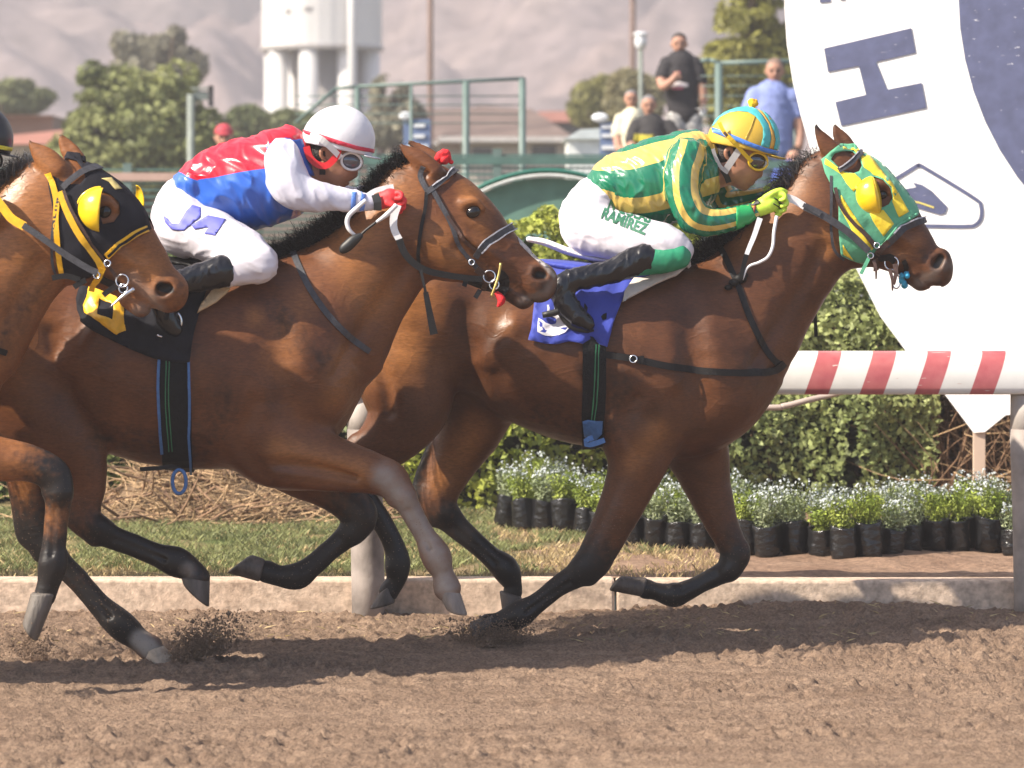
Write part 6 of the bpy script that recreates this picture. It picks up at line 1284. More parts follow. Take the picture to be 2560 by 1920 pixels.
def tack_third(root, bvh, d):
    rb = lambda n_, p_, w_, m=M_LEA, **k: ribbon(n_, p_, w_, bvh, d, m, root, **k)
    hood = [(118, 432), (146, 446), (168, 380), (226, 386), (270, 408), (304, 440), (334, 476), (362, 528), (376, 574), (340, 590), (300, 612), (268, 638), (245, 662), (228, 690), (199, 700), (160, 692), (143, 670), (140, 600), (132, 520), (122, 470)]
    earh = [(140, 430), (166, 398), (190, 404), (205, 424), (214, 445), (200, 462), (176, 462), (150, 452)]
    eyeh = [(248, 478), (275, 488), (296, 510), (298, 535), (284, 555), (256, 560), (246, 530)]
    h = patch('hood', hood, bvh, d, .004, M_BLACKC, root, [earh, eyeh], step=8, thick=.003, far=True)
    patch('hood_star', [(252, 450), (275, 448), (290, 462), (302, 475), (286, 477), (280, 470), (270, 458)], bvh, d, .009, mat('star_gold', (.5, .4, .15), var=.2), h, step=6, thick=.001)
    c_, q = cup('blinker_cup', bvh, d, 252, 525, 60, 55, -.08, M_YEL, root, off=.008, bulge=.06)
    ring = [(q.x+(math.cos(a)*62)*q.y/F, q.y-.004, q.z+(math.sin(a)*57)*q.y/F) for a in np.linspace(math.pi/2+.02, 1.5*math.pi-.02, 14)]
    curve_tube('cup_rim', ring, .005, M_YEL, c_)
    cup('blinker_cup', bvh, d, 322, 512, 26, 50, 3.0, M_YEL, root, off=.0, bulge=.05, yoff=.14, mirror=True)
    yl = lambda n_, p_, w_, **k: rb(n_, p_, w_, M_YELF, **k)
    yl('hood_strap', [(122, 432), (134, 470), (142, 510), (140, 545), (143, 590), (148, 635), (155, 680)], 15, off=.010, w_end=13)
    yl('cheek_strap', [(150, 482), (168, 530), (192, 578), (218, 618), (246, 655), (258, 675)], 16, off=.014)
    rb('cheek_strap', [(160, 480), (178, 525), (208, 575), (232, 612), (262, 650), (290, 690)], 8, M_LEAB, off=.018)
    rb('browband', [(156, 472), (178, 452), (212, 430), (252, 420)], 15, M_LEAG, off=.012, both=True)
    yl('noseband', [(366, 574), (338, 585), (300, 610), (268, 638)], 16, off=.010, thick=.006, both=True); rb('noseband_line', [(364, 575), (338, 587), (302, 611), (272, 637)], 7, M_LEA, off=.018, thick=.002)
    rb('throat_latch', [(150, 480), (140, 530), (132, 590), (132, 650), (140, 690)], 7, M_LEAG, off=.010)
    yl('bit_strap', [(256, 668), (248, 690), (236, 702), (232, 716)], 16, off=.018)
    for x, y in ((268, 655), (242, 680)): metal_ring(x, y, 8, d, bvh, root, 'buckle', tr=.0032, dd=.024)
    metal_ring(306, 700, 16, d, bvh, root, dd=.022); metal_ring(312, 714, 11, d, bvh, root, dd=.028)
    curve_tube('bit_bar', [P(335, 722, 12.22), P(308, 740, 12.21), P(275, 768, 12.21)], .006, M_METAL, root, taper=(.008, .007, .002))
    rb('bit_strap', [(250, 690), (275, 702), (300, 712), (322, 730)], 15, M_LEA, off=.016)
    for pts in ([(130, 695), (165, 690), (200, 700)], [(185, 718), (200, 708), (215, 700)], [(258, 738), (275, 725), (292, 715)]):
        ribbon('strap_end', [(x, y, 12.22) for x, y in pts], 14, None, d, M_LEA, root)
    ribbon('rein', [(-120, 400, 12.25), (-60, 440, 12.23), (0, 510, 12.22), (28, 545, 12.215), (62, 566, 12.21)], 22, None, d, M_YELF, root)
    ribbon('rein', [(58, 563, 12.205), (110, 598, 12.20), (160, 634, 12.20), (215, 668, 12.20), (244, 682, 12.20)], 16, None, d, M_LEAG, root)
    ribbon('far_rein', [(-60, 470, 12.55), (80, 570, 12.55), (230, 690, 12.50)], 14, None, d, M_LEA, root)
    rb('neck_strap', [(-150, 690), (-110, 760), (-60, 830), (-20, 868), (14, 882)], 15, M_LEA, off=.004, both=True)
    patch('saddlecloth', [(-600, 650), (-500, 645), (-410, 650), (-375, 690), (-393, 745), (-410, 790), (-430, 906), (-560, 880), (-620, 862), (-690, 812), (-700, 712)], bvh, d, .020, M_YELC, root, step=16, thick=.004, wav=.004, far=True)
    rb('girth', [(-465, 690), (-470, 896), (-460, 1180)], 74, M_GIRTH, off=.012, thick=.006, both=True, step=16)
# ================================================================ jockeys
M_SKIN = mat('skin_tan', (.36, .17, .10), rough=.5, var=.1, vs_=30, bump=.1, bs=200, sub=.15)
M_HAIRH = mat('hair_dark', (.02, .014, .012), rough=.6, var=.3, vs_=60, bump=.5, bs=150)
M_BREE = mat('breeches_white', (.60, .57, .62), rough=.55, var=.03, bump=.12, bs=30)
M_BOOT = mat('boot_black', (.005, .005, .007), rough=.25, spec=.4, var=.3, coat=.25, bump=.35, bs=16)
M_BLK = mat('rubber_black', (.012, .012, .012), rough=.5); M_LENS = mat('goggle_lens', (.02, .02, .025), rough=.05, spec=.8, coat=1)
M_LENSG = mat('goggle_lens_grey', (.06, .06, .08), rough=.05, spec=.8, coat=1); M_CLEAR = mat('clear_visor', (.55, .55, .55), rough=.1, spec=.6, trans=.6)
def silk(name, ramp, rough=.24, along=False, mx_=None):
    """satin whose colour bands follow the stripe attribute; ramp = [(pos, colour)...] in -1..1"""
    m = mat(name, (.5, .5, .5), rough=rough, spec=.6, bump=.2, bs=14, stretch=(1, .6, .5)); n = m.node_tree.nodes; l = m.node_tree.links; b = n['Principled BSDF']
    at = n.new('ShaderNodeAttribute'); at.attribute_name = 'pt'; sp = n.new('ShaderNodeSeparateColor'); l.new(at.outputs['Color'], sp.inputs[0])
    mr = n.new('ShaderNodeMapRange'); mr.inputs[1].default_value = -1.2; mr.inputs[2].default_value = 1.2; l.new(sp.outputs[2], mr.inputs[0])
    r = n.new('ShaderNodeValToRGB'); r.color_ramp.interpolation = 'CONSTANT'; e = r.color_ramp.elements
    e[0].position = 0; e[0].color = tuple(ramp[0][1])+(1,)
    e[1].position = (ramp[1][0]+1.2)/2.4; e[1].color = tuple(ramp[1][1])+(1,)
    for p_, c in ramp[2:]: q = e.new((p_+1.2)/2.4); q.color = tuple(c)+(1,)
    l.new(mr.outputs[0], r.inputs[0]); l.new(r.outputs[0], b.inputs['Base Color']); b.inputs['Coat Weight'].default_value = .25; b.inputs['Coat Roughness'].default_value = .2
    b.inputs['Anisotropic'].default_value = .4
    return m
def folds(f, amp, seed, dirv=(1, 0, .3)):
    """crumpled cloth: ridged noise drawn out across dirv"""
    dv = np.array(dirv, float); dv /= np.linalg.norm(dv); e1 = np.cross(dv, [0, 1, 0]); e1 /= np.linalg.norm(e1)+1e-9; e2 = np.cross(dv, e1)
    def fn(X):
        Y = np.stack([X@dv+.02*nz(X, 12, seed+5), (X@e1)*.38, (X@e2)*.38], 1)
        r = 1-np.abs(nz(Y, f, seed))*2.4; r2 = 1-np.abs(nz(Y[:, [0, 2, 1]]*np.array([1, 1.2, .9]), f*1.9, seed+1))*2.4
        return -amp*(np.clip(r, -.4, 1)**2*np.sign(r)*.9+.5*np.clip(r2, -.4, 1)-.3)+amp*.5*nz(X, 14, seed+2)
    return fn
def mir(nodes, yo=None):   # the other side's limb
    return [(q[0], q[1], q[2], -q[3])+tuple(q[4:]) for q in nodes]
def hand(f, wrist, palm, knuck, curl, yo, r=7.5, thumb=None):
    """glove: palm plus four bent fingers and a thumb; all in photo pixels"""
    f.tube([wrist+(19, yo, -.026), ((wrist[0]+palm[0])/2, (wrist[1]+palm[1])/2, 22, yo, -.028), palm+(24, yo, -.032)], k=.012)
    n_ = len(knuck)
    for i, (kx, ky) in enumerate(knuck):
        t = i/(n_-1)-.5; y0 = yo-.012+.012*i; L = (1, 1.08, 1, .82)[i]; cx, cy = curl
        px_, py_ = -cy, cx
        f.tube([(palm[0]*.35+kx*.65, palm[1]*.35+ky*.65, r*.98, y0+.004, 1), (kx, ky, r*.9, y0-.006, 1), (kx+cx*11*L, ky+cy*11*L, r*.84, y0-.014, 1), (kx+cx*14*L-py_*0+px_*9*L, ky+cy*14*L+py_*9*L, r*.8, y0-.016, 1), (kx+cx*4*L+px_*15*L, ky+cy*4*L+py_*15*L, r*.74, y0-.012, 1)], k=.002, n=4)
    if thumb: f.tube(thumb, k=.008, n=4)
def head(root, d, dx, dy, hc, hs_, helmet_m, strapcol, goggle, lens, skin=M_SKIN, k=1.0):
    T = lambda x, y: (x+dx, y+dy)
    f = Field(d)
    f.tube([T(1848, 372)+(58, 0, -.074)], k=.02)
    f.tube([T(1862, 396)+(46, 0, -.068), T(1868, 420)+(36, 0, -.058), T(1863, 444)+(24, 0, -.044), T(1854, 458)+(15, 0, -.030)], k=.03)
    f.tube([T(1838, 432)+(20, 0, -.052), T(1850, 454)+(14, 0, -.036)], k=.02)
    f.tube([T(1889, 408)+(9, 0, -.014), T(1897, 424)+(8, 0, -.014), T(1899, 436)+(8, 0, -.017), T(1892, 441)+(6, 0, -.018)], k=.012)
    f.tube([T(1884, 449)+(6, 0, -.024)], k=.008); f.tube([T(1879, 458)+(6, 0, -.022)], k=.008); f.tube([T(1862, 466)+(11, 0, -.020)], k=.012)
    f.tube([T(1888, 453)+(1.4, 0, -.024), T(1874, 452)+(1.4, 0, -.03), T(1866, 450)+(1.2, 0, -.04)], k=.004, op='-')
    for s_ in (-1, 1):
        f.tube([T(1880, 400)+(9, s_*.036, 1)], k=.01, op='-'); f.tube([T(1866, 428)+(14, s_*.040, .7)], k=.02)
        f.tube([T(1822, 370)+(5, s_*.076, .6), T(1814, 380)+(5.5, s_*.080, .6), T(1818, 394)+(5, s_*.076, .6), T(1826, 402)+(4, s_*.072, .6)], k=.006); f.tube([T(1828, 370)+(4, s_*.074, .6), T(1830, 384)+(4, s_*.072, .6)], k=.006)
    f.tube([T(1836, 420)+(34, 0, -.055), T(1808, 430)+(36, 0, -.058), T(1776, 432)+(44, 0, -.07)], k=.03)   # neck
    body_f = f
    # hair under the helmet
    g = Field(d); g.tube([T(1842, 362)+(60, 0, -.078)], k=.01); g.tube([T(1812, 385)+(28, 0, -.066), T(1800, 400)+(20, 0, -.055)], k=.02)
    a, b_ = P(*T(1836, 400), d), None; g.plane(P(*T(1838, 372), d), Vector((.85, 0, -.2))); hair, _ = build(g, .006, 'hair', M_HAIRH, root)
    # helmet
    g = Field(d); g.tube([T(*hc)+(hs_, 0, -.112)], k=.01); g.tube([T(hc[0]-20, hc[1]+8)+(hs_-14, 0, -.110)], k=.03)
    r0, r1 = P(*T(1772, 357), d), P(*T(1950, 394), d); t = (r1-r0).normalized(); g.plane(r0, Vector((t.z, 0, -t.x)) if t.x > 0 else Vector((0, 0, -1)))
    hm_, hb = build(g, .006, 'helmet', helmet_m, root)
    # peak
    V = []; Fs = []; N = 16; pk = [T(1925, 386), T(1966, 397)]; a, c = P(*pk[0], d), P(*pk[1], d); ax = (c-a)
    for i in range(N+1):
        th = -math.pi/2+math.pi*i/N
        for t_ in (0, 1): e = a+ax*(t_*math.cos(th)*1.0); V.append((e.x-.0, d+.088*math.sin(th), e.z-.006*abs(math.sin(th))-.0))
    pkm = mk('peak', V, [(2*i, 2*i+1, 2*i+3, 2*i+2) for i in range(N)], helmet_m, hm_); solid(pkm, .003, 0)
    # goggles
    gx, gy = T(1893, 404); c = P(gx, gy, d); s_ = d/F; gg = empty('goggles', c); gg.parent = root; gg.matrix_parent_inverse = wm(root).inverted()
    rot = Matrix.Rotation(R(-62), 3, 'Z') @ Matrix.Rotation(0, 3, 'X')
    for sg in (-1, 1):
        q = Vector((c.x-.004, d+sg*.054, c.z)); tilt = Matrix.Rotation(.22, 3, 'Y') @ Matrix.Rotation(-sg*.42, 3, 'Z')
        V, Fs = sphere_v(q, 25*s_, .014, 18*s_, 20, 12, tilt); mk('lens', V, Fs, lens, gg)
        pts = [q+tilt @ Vector((27*s_*math.cos(a_), -.004*0+sg*.008, 21*s_*math.sin(a_))) for a_ in np.linspace(0, 2*math.pi, 19)[:-1]]; V, Fs = curve_tube(None, pts, .0052, None, res=8, n=2, closed=True); mk('frame', V, Fs, goggle, gg)
    return body_f, hm_, hb, gg

def jockey_lead():
    d = 14.0; root = empty('person', P(1560, 600, d), label='jockey in green and yellow striped silks crouching on the leading horse', cat='person', group='jockeys')
    YL, GR = (.60, .42, .10), (.006, .15, .075)
    ms = silk('silk_green_yellow', [(-1.2, GR), (-.64, YL), (-.27, GR), (.42, YL), (.88, GR)])
    torso = [(1512, 458, 46, 0, -.12), (1552, 464, 82, 0, -.145), (1595, 466, 102, 0, -.165), (1650, 454, 110, 0, -.18), (1698, 440, 105, 0, -.18)]
    armN = [(1718, 392, 45, -.14, .95), (1708, 430, 44, -.17, .9), (1710, 490, 42, -.195, .85), (1730, 535, 41, -.20, .85), (1760, 552, 37, -.195, .85), (1800, 553, 32, -.18, .85), (1845, 543, 28, -.155, .85), (1882, 530, 22, -.135, .9)]
    armF = [(1745, 400, 42, .15, .9), (1775, 440, 37, .18, .85), (1800, 480, 34, .19, .85), (1815, 505, 32, .18, .85), (1855, 500, 27, .15, .85), (1905, 488, 21, .11, .9)]
    f = Field(d); f.tube(torso, k=.04, n=8); f.tube(armN, k=.022, n=8); f.tube(armF, k=.022, n=8); f.tube([(1720, 376, 50, 0, -.12), (1744, 372, 44, 0, -.09), (1768, 388, 36, 0, -.075)], k=.03)
    f.disp = folds(26, .0058, 3, (1, .2, .55)); jk, jb = build(f, .0058, 'jacket', ms, root, sharp=.004)
    patch('cuff', [(1840, 519), (1872, 506), (1889, 544), (1862, 566), (1840, 572)], jb, d, .003, mat('cuff_green', (.02, .30, .09), rough=.35, var=.1), jk, step=7, thick=.003)
    # body: head, neck, slim body inside the clothes, wrists
    bf, hm_, hb, gg = head(root, d, 0, 0, (1862, 352), 86, mat('cap_yellow', (.58, .37, .04), rough=.5, var=.05, bump=.15, bs=24), None, mat('goggle_yellow', (.72, .46, .02), rough=.3), M_LENS)
    bf.tube([(q[0], q[1], q[2]-14, q[3], q[4] if q[4] > 0 else q[4]*.8) for q in torso], k=.03); bf.tube([(q[0], q[1], q[2]*.6, q[3], .9) for q in armN]+[(1890, 527, 15, -.13, .9)], k=.02); bf.tube([(q[0], q[1], q[2]*.6, q[3], .9) for q in armF]+[(1915, 482, 14, .10, .9)], k=.02)
    pel = [(1492, 505, 66, 0, -.14), (1474, 540, 74, 0, -.165), (1470, 562, 70, 0, -.17)]
    thN = [(1478, 572, 66, -.10, .85), (1540, 588, 62, -.16, .85), (1610, 602, 56, -.21, .85), (1665, 612, 49, -.235, .85), (1698, 626, 36, -.24, .85)]
    shN = [(1694, 640, 33, -.262, .85), (1650, 650, 34, -.268, .85), (1605, 655, 33, -.272, .85), (1550, 670, 28, -.28, .85)]
    btN = [(1612, 645, 36, -.275, .85), (1585, 655, 35, -.28, .85), (1530, 678, 31, -.29, .85), (1470, 693, 28, -.30, .85), (1425, 702, 29, -.305, .9), (1404, 716, 28, -.31, .9)]
    ftN = [(1402, 722, 27, -.31, .9), (1414, 755, 29, -.315, .9), (1440, 788, 26, -.32, .9), (1466, 806, 20, -.32, .9)]
    for L in (thN, shN, btN, ftN):
        for q in (L, mir(L)): bf.tube([(a[0], a[1], a[2]*.7, a[3], .85) for a in q], k=.02)
    bf.tube([(a[0], a[1], a[2]*.8, a[3], a[4]*.8) for a in pel], k=.03)
    build(bf, .006, 'body', M_SKIN, root)
    f = Field(d); f.tube(pel, k=.04); f.tube(thN, k=.04); f.tube(mir(thN), k=.04); f.disp = folds(24, .0042, 8, (.5, .2, 1)); br, bb = build(f, .0065, 'breeches', M_BREE, root)
    MG = mat('letter_green', (.02, .13, .07), rough=.6)
    digit_patch('lettering', 'RAMIREZ', bb, d, 1560, 555, 27, MG, br, .0022, R(21), .78); digit_patch('lettering', 'NICOLAS', bb, d, 1574, 530, 25, MG, br, .0022, R(19), .78)
    MS = mat('stocking_green', (.015, .22, .11), rough=.5, var=.1, bump=.3, bs=30)
    for L in (shN, mir(shN)): f = Field(d); f.tube(L, k=.02); f.disp = folds(60, .002, 9, (1, 0, 0)); build(f, .0065, 'stocking', MS, root)
    for L, G in ((btN, ftN), (mir(btN), mir(ftN))):
        f = Field(d); f.tube(L, k=.02); f.tube(G, k=.02); f.tube([(1392, 722, 14, G[0][3], .8), (1388, 735, 10, G[0][3], .8)], k=.01); f.disp = folds(34, .004, 12, (1, 0, -.4)); b_, _ = build(f, .006, 'boot', M_BOOT, root)
        V, Fs = curve_tube(None, [P(1384, 735, d+G[0][3]), P(1398, 778, d+G[0][3]), P(1424, 814, d+G[0][3]), P(1460, 826, d+G[0][3]), P(1484, 822, d+G[0][3])], .011, None, res=8, n=3); mk('sole', V, Fs, M_BLK, b_)
    # stirrup
    q = -.32; V, Fs = curve_tube(None, [P(1356, 788, d+q), P(1385, 782, d+q), P(1420, 770, d+q)], .013, None, res=8, n=2, taper=(.012, .014, .009)); st = mk('stirrup', V, Fs, M_BLK, root)
    # helmet decoration
    TQ = mat('cap_turquoise', (.06, .40, .42), rough=.5, var=.05); OR = mat('cap_orange', (.65, .36, .06), rough=.5); BL = mat('cap_blue', (.07, .20, .60), rough=.5)
    z4 = lambda L: [(1700+a*.229, 220+b_*.229) for a, b_ in L]
    patch('cap_panel', z4([(345, 430), (400, 330), (500, 258), (620, 215), (760, 200), (840, 235), (900, 300), (960, 390), (985, 480), (990, 560), (970, 655), (880, 630), (905, 540), (905, 440), (870, 370), (820, 310), (740, 265), (640, 255), (540, 270), (440, 320), (380, 400)]), hb, d, .0015, TQ, hm_, step=7, thick=.001)
    patch('cap_panel', z4([(850, 235), (920, 290), (980, 380), (1020, 480), (1035, 570), (1015, 668), (975, 655), (995, 560), (988, 480), (962, 390), (905, 300)]), hb, d, .0015, OR, hm_, step=7, thick=.001)
    patch('cap_panel', z4([(880, 240), (980, 310), (1060, 430), (1085, 560), (1082, 680), (1018, 668), (1038, 570), (1022, 480), (982, 380), (922, 290)]), hb, d, .003, TQ, hm_, step=7, thick=.001)
    patch('cap_band', z4([(352, 432), (362, 484), (560, 560), (760, 640), (920, 700), (1082, 738), (1086, 690), (930, 652), (770, 594), (570, 510), (420, 452)]), hb, d, .0035, BL, hm_, step=7, thick=.0015, far=True)
    patch('cap_seam', z4([(812, 310), (820, 316), (770, 450), (712, 560), (706, 552), (764, 440)]), hb, d, .002, mat('seam', (.5, .33, .04)), hm_, step=6, thick=.0015)
    f = Field(d); rr = random.Random(3)
    for i in range(18):
        a, b_ = rr.uniform(0, 6.28), rr.uniform(-1, 1); c_ = math.sqrt(1-b_*b_); f.tube([(1882+9*c_*math.cos(a), 259-9*b_, 5.5, .012*c_*math.sin(a), 1)], k=.003)
    f.tube([(1882, 259, 11, 0, 1)], k=.003); build(f, .003, 'pompon', mat('pompon_yellow', (.75, .42, .01), rough=.9, var=.2, vs_=90, bump=.6, bs=200), hm_)
    def fs_(n_, pts, w_, m, pr): return ribbon(n_, [(x, y, dd) for x, y, dd in pts], w_, None, d, m, pr, thick=.003)
    fs_('strap', [(1798, 306, 13.882), (1810, 330, 13.877), (1832, 352, 13.877), (1858, 382, 13.90), (1879, 404, 13.925)], 10, bpy.data.materials['goggle_yellow'], gg)
    fs_('strap', [(1804, 323, 13.880), (1818, 340, 13.875), (1836, 360, 13.885)], 7, M_LEAB, gg)
    SV = mat('strap_silver', (.45, .45, .47), rough=.3, metal=.3); fs_('chin_strap', [(1850, 372, 13.905), (1836, 392, 13.91), (1820, 416, 13.92), (1812, 428, 13.925)], 17, SV, hm_)
    fs_('chin_strap', [(1782, 372, 13.91), (1790, 396, 13.915), (1804, 420, 13.92), (1820, 432, 13.925)], 9, SV, hm_)
    fs_('chin_guard', [(1806, 424, 13.925), (1816, 440, 13.93), (1822, 456, 13.94)], 14, M_BLK, hm_)
    fs_('clear_visor', [(1912, 385, 13.96), (1920, 400, 13.955), (1908, 418, 13.955)], 9, M_CLEAR, gg)
    GL = mat('glove_lime', (.50, .72, .06), rough=.55, var=.05, bump=.3, bs=40)
    f = Field(d); hand(f, (1886, 526), (1924, 508), [(1950, 486), (1953, 500), (1949, 514), (1940, 526)], (.94, .12), -.135, 7.6, [(1915, 494, 9, -.15, 1), (1934, 482, 8, -.155, 1), (1952, 476, 7, -.15, 1), (1964, 480, 6, -.14, 1)])
    g1, gb = build(f, .0034, 'glove', GL, root); patch('glove_grip', [(1878, 506), (1896, 500), (1902, 508), (1888, 514), (1876, 514)], gb, d, .002, M_BLK, g1, step=4, thick=.002)
    for a, b_ in (((1934, 496), (1952, 506)), ((1932, 509), (1950, 521))): patch('glove_grip', [(a[0], a[1]-2), (b_[0], b_[1]-3), (b_[0]+5, b_[1]+3), (a[0]+2, a[1]+2)], gb, d, .0015, M_BLK, g1, step=4, thick=.001)
    f = Field(d); hand(f, (1918, 484), (1944, 474), [(1960, 462), (1964, 470), (1962, 479), (1956, 488)], (.94, .1), .10, 6.5, [(1940, 462, 7, .085, 1), (1952, 458, 6.5, .08, 1), (1966, 462, 6, .08, 1), (1978, 470, 5, .08, 1)])
    build(f, .0034, 'glove', GL, root)
    ring3('wrist_band', P(1881, 531, d-.135), 21*d/F, .006, (-.9, 0, .35), mat('bead_band', (.25, .05, .03), rough=.5, var=.6, vs_=200), root)
    return root

def jockey_b(ox, oy, d, label, silkm, sleevem, cols, main=True):
    root = empty('person', P(600+ox, 640, d), label=label, cat='person', group='jockeys')
    O = lambda L: [(q[0]+ox, q[1]+oy)+tuple(q[2:]) for q in L]
    torso = O([(472, 454, 34, 0, -.13), (505, 470, 71, 0, -.155), (555, 470, 100, 0, -.17), (620, 460, 115, 0, -.185), (680, 450, 108, 0, -.185)])
    armN = O([(705, 392, 46, -.14, .95), (712, 425, 50, -.165, .9), (722, 460, 50, -.185, .85), (752, 484, 43, -.19, .85), (800, 492, 35, -.185, .85), (850, 498, 29, -.17, .85), (900, 503, 24, -.155, .85), (942, 507, 18, -.145, .9)])
    armF = O([(735, 400, 42, .15, .9), (760, 440, 38, .18, .85), (800, 475, 34, .18, .85), (860, 490, 27, .15, .85), (950, 490, 20, .10, .9)])
    if not main: armN = [(q[0]-(60 if i > 2 else 0)-(50 if i > 4 else 0), q[1]+(40 if i > 3 else 0))+tuple(q[2:]) for i, q in enumerate(armN)]; armF = [(q[0]-(110 if i > 2 else 0), q[1]+40)+tuple(q[2:]) for i, q in enumerate(armF)]
    f = Field(d); f.tube(torso, k=.04, n=8); f.tube(O([(690, 372, 52, 0, -.14), (715, 364, 48, 0, -.11), (745, 378, 40, 0, -.085)]), k=.03); f.disp = folds(19, .0085, 21, (1, .2, .7))
    jk, jb = build(f, .006, 'jacket', silkm, root, sharp=.004)
    for L in (armN, armF):
        f = Field(d); f.tube(L, k=.03, n=8); f.disp = folds(20, .0055, 23, (1, 0, .8)); sv, sb = build(f, .006, 'sleeve', sleevem, jk)
        if main and L is armN:
            MB = mat('sleeve_band_blue', (.10, .22, .62), rough=.4)
            for x in (885, 908): patch('sleeve_band', [(x-5, 479), (x+6, 481), (x+2, 530), (x-9, 528)], sb, d, .002, MB, sv, step=5, thick=.0015, far=True)
    if main: patch('collar', [(722, 350), (752, 350), (768, 400), (782, 440), (760, 438), (742, 400)], jb, d, .008, mat('collar_blue', (.03, .11, .45), rough=.35), jk, step=8, thick=.003)
    hdx, hdy = -1012+ox, oy
    bf, hm_, hb, gg = head(root, d, hdx, hdy, (1862, 351), 88, cols['cap'], None, cols['gog'], M_LENSG)
    bf.tube([(q[0], q[1], q[2]-14, q[3], q[4]*.8) for q in torso], k=.03)
    for L in (armN, armF): bf.tube([(q[0], q[1], q[2]*.6, q[3], .9) for q in L], k=.02)
    pel = O([(470, 510, 74, 0, -.15), (455, 545, 78, 0, -.17), (458, 572, 70, 0, -.175)])
    thN = O([(470, 572, 70, -.10, .85), (530, 590, 66, -.16, .85), (595, 622, 60, -.21, .85), (640, 648, 48, -.24, .85), (652, 660, 40, -.245, .85)])
    shN = O([(642, 664, 42, -.262, .85), (600, 674, 42, -.27, .85), (555, 676, 40, -.275, .85)])
    btN = O([(556, 678, 42, -.285, .85), (520, 688, 38, -.29, .85), (470, 702, 34, -.30, .85), (430, 712, 31, -.305, .9), (405, 725, 29, -.31, .9)])
    ftN = O([(404, 730, 28, -.315, .9), (408, 765, 29, -.32, .9), (420, 800, 27, -.32, .9), (436, 822, 20, -.32, .9)])
    for L in (thN, shN, btN, ftN):
        for q in (L, mir(L)): bf.tube([(a[0], a[1], a[2]*.7, a[3], .85) for a in q], k=.02)
    bf.tube([(a[0], a[1], a[2]*.8, a[3], a[4]*.8) for a in pel], k=.03); build(bf, .0065, 'body', M_SKIN, root)
    f = Field(d); f.tube(pel, k=.04); f.tube(thN, k=.04); f.tube(mir(thN), k=.04); f.tube(shN, k=.03); f.tube(mir(shN), k=.03); f.disp = folds(24, .0045, 28, (.5, .2, 1)); br, bb = build(f, .0068, 'breeches', M_BREE, root)
    for L, G in ((btN, ftN), (mir(btN), mir(ftN))):
        f = Field(d); f.tube(L, k=.02); f.tube(G, k=.02); f.disp = folds(50, .0028, 12, (1, 0, -.3)); b_, _ = build(f, .0065, 'boot', M_BOOT, root)
        if main: q = G[0][3]; V, Fs = curve_tube(None, [P(392, 838, d+q), P(410, 842, d+q), P(436, 838, d+q), P(452, 815, d+q), P(452, 795, d+q), P(444, 782, d+q)], .0055, None, res=8, n=3); mk('stirrup', V, Fs, M_METAL, root)
    if main:
        BLL = mat('letter_blue', (.13, .14, .55), rough=.6)
        patch('lettering', [(409, 538), (414, 556), (430, 574), (459, 577), (477, 563), (502, 542), (502, 520), (480, 513), (466, 528), (456, 545), (447, 560), (430, 560), (418, 545)], bb, d, .002, BLL, br, step=7, thick=.001)
        patch('lettering', [(479, 563), (520, 539), (565, 548), (538, 589), (511, 584), (522, 568), (488, 574)], bb, d, .002, BLL, br, step=7, thick=.001)
    def fs_(n_, pts, w_, m, pr, we=None): return ribbon(n_, [(x+ox, y+oy, dd+d-13.15) for x, y, dd in pts], w_, None, d, m, pr, thick=.003, w_end=we)
    patch('cap_band', [(756+ox, 324+oy), (764+ox, 334+oy), (800+ox, 346+oy), (840+ox, 360+oy), (890+ox, 374+oy), (936+ox, 382+oy), (937+ox, 373+oy), (890+ox, 364+oy), (840+ox, 349+oy), (800+ox, 335+oy)], hb, d, .003, cols['band'], hm_, step=7, thick=.0015, far=True)
    fs_('strap', [(776, 336, 13.03), (800, 346, 13.02), (824, 366, 13.03), (852, 394, 13.06)], 17, cols['gog'], gg, 14)
    fs_('chin_strap', [(766, 366, 13.06), (774, 392, 13.06), (792, 410, 13.06), (816, 414, 13.06), (838, 394, 13.055), (846, 374, 13.05)], 17, cols['strap'], hm_)
    fs_('chin_guard', [(802, 408, 13.065), (806, 422, 13.07), (806, 436, 13.08)], 15, M_BLK, hm_)
    if not main: ox -= 112; oy += 42
    f = Field(d); hand(f, (946+ox, 506+oy), (975+ox, 494+oy), [(995+ox, 482+oy), (1001+ox, 494+oy), (1000+ox, 507+oy), (994+ox, 518+oy)], (.8, .45), -.145, 7.8, [(968+ox, 508+oy, 9, -.165, 1), (984+ox, 514+oy, 8, -.17, 1), (998+ox, 522+oy, 7, -.165, 1)])
    build(f, .0034, 'glove', cols['glove'], root); fs_('glove_cuff', [(938, 486, 12.975), (944, 506, 12.97), (944, 526, 12.975)], 20, M_BLK, root)
    f = Field(d); hand(f, (955+ox, 492+oy), (985+ox, 482+oy), [(1003+ox, 472+oy), (1008+ox, 482+oy), (1006+ox, 493+oy), (1000+ox, 503+oy)], (.9, .2), .10, 7); build(f, .005, 'glove', cols['glove'], root)
    return root
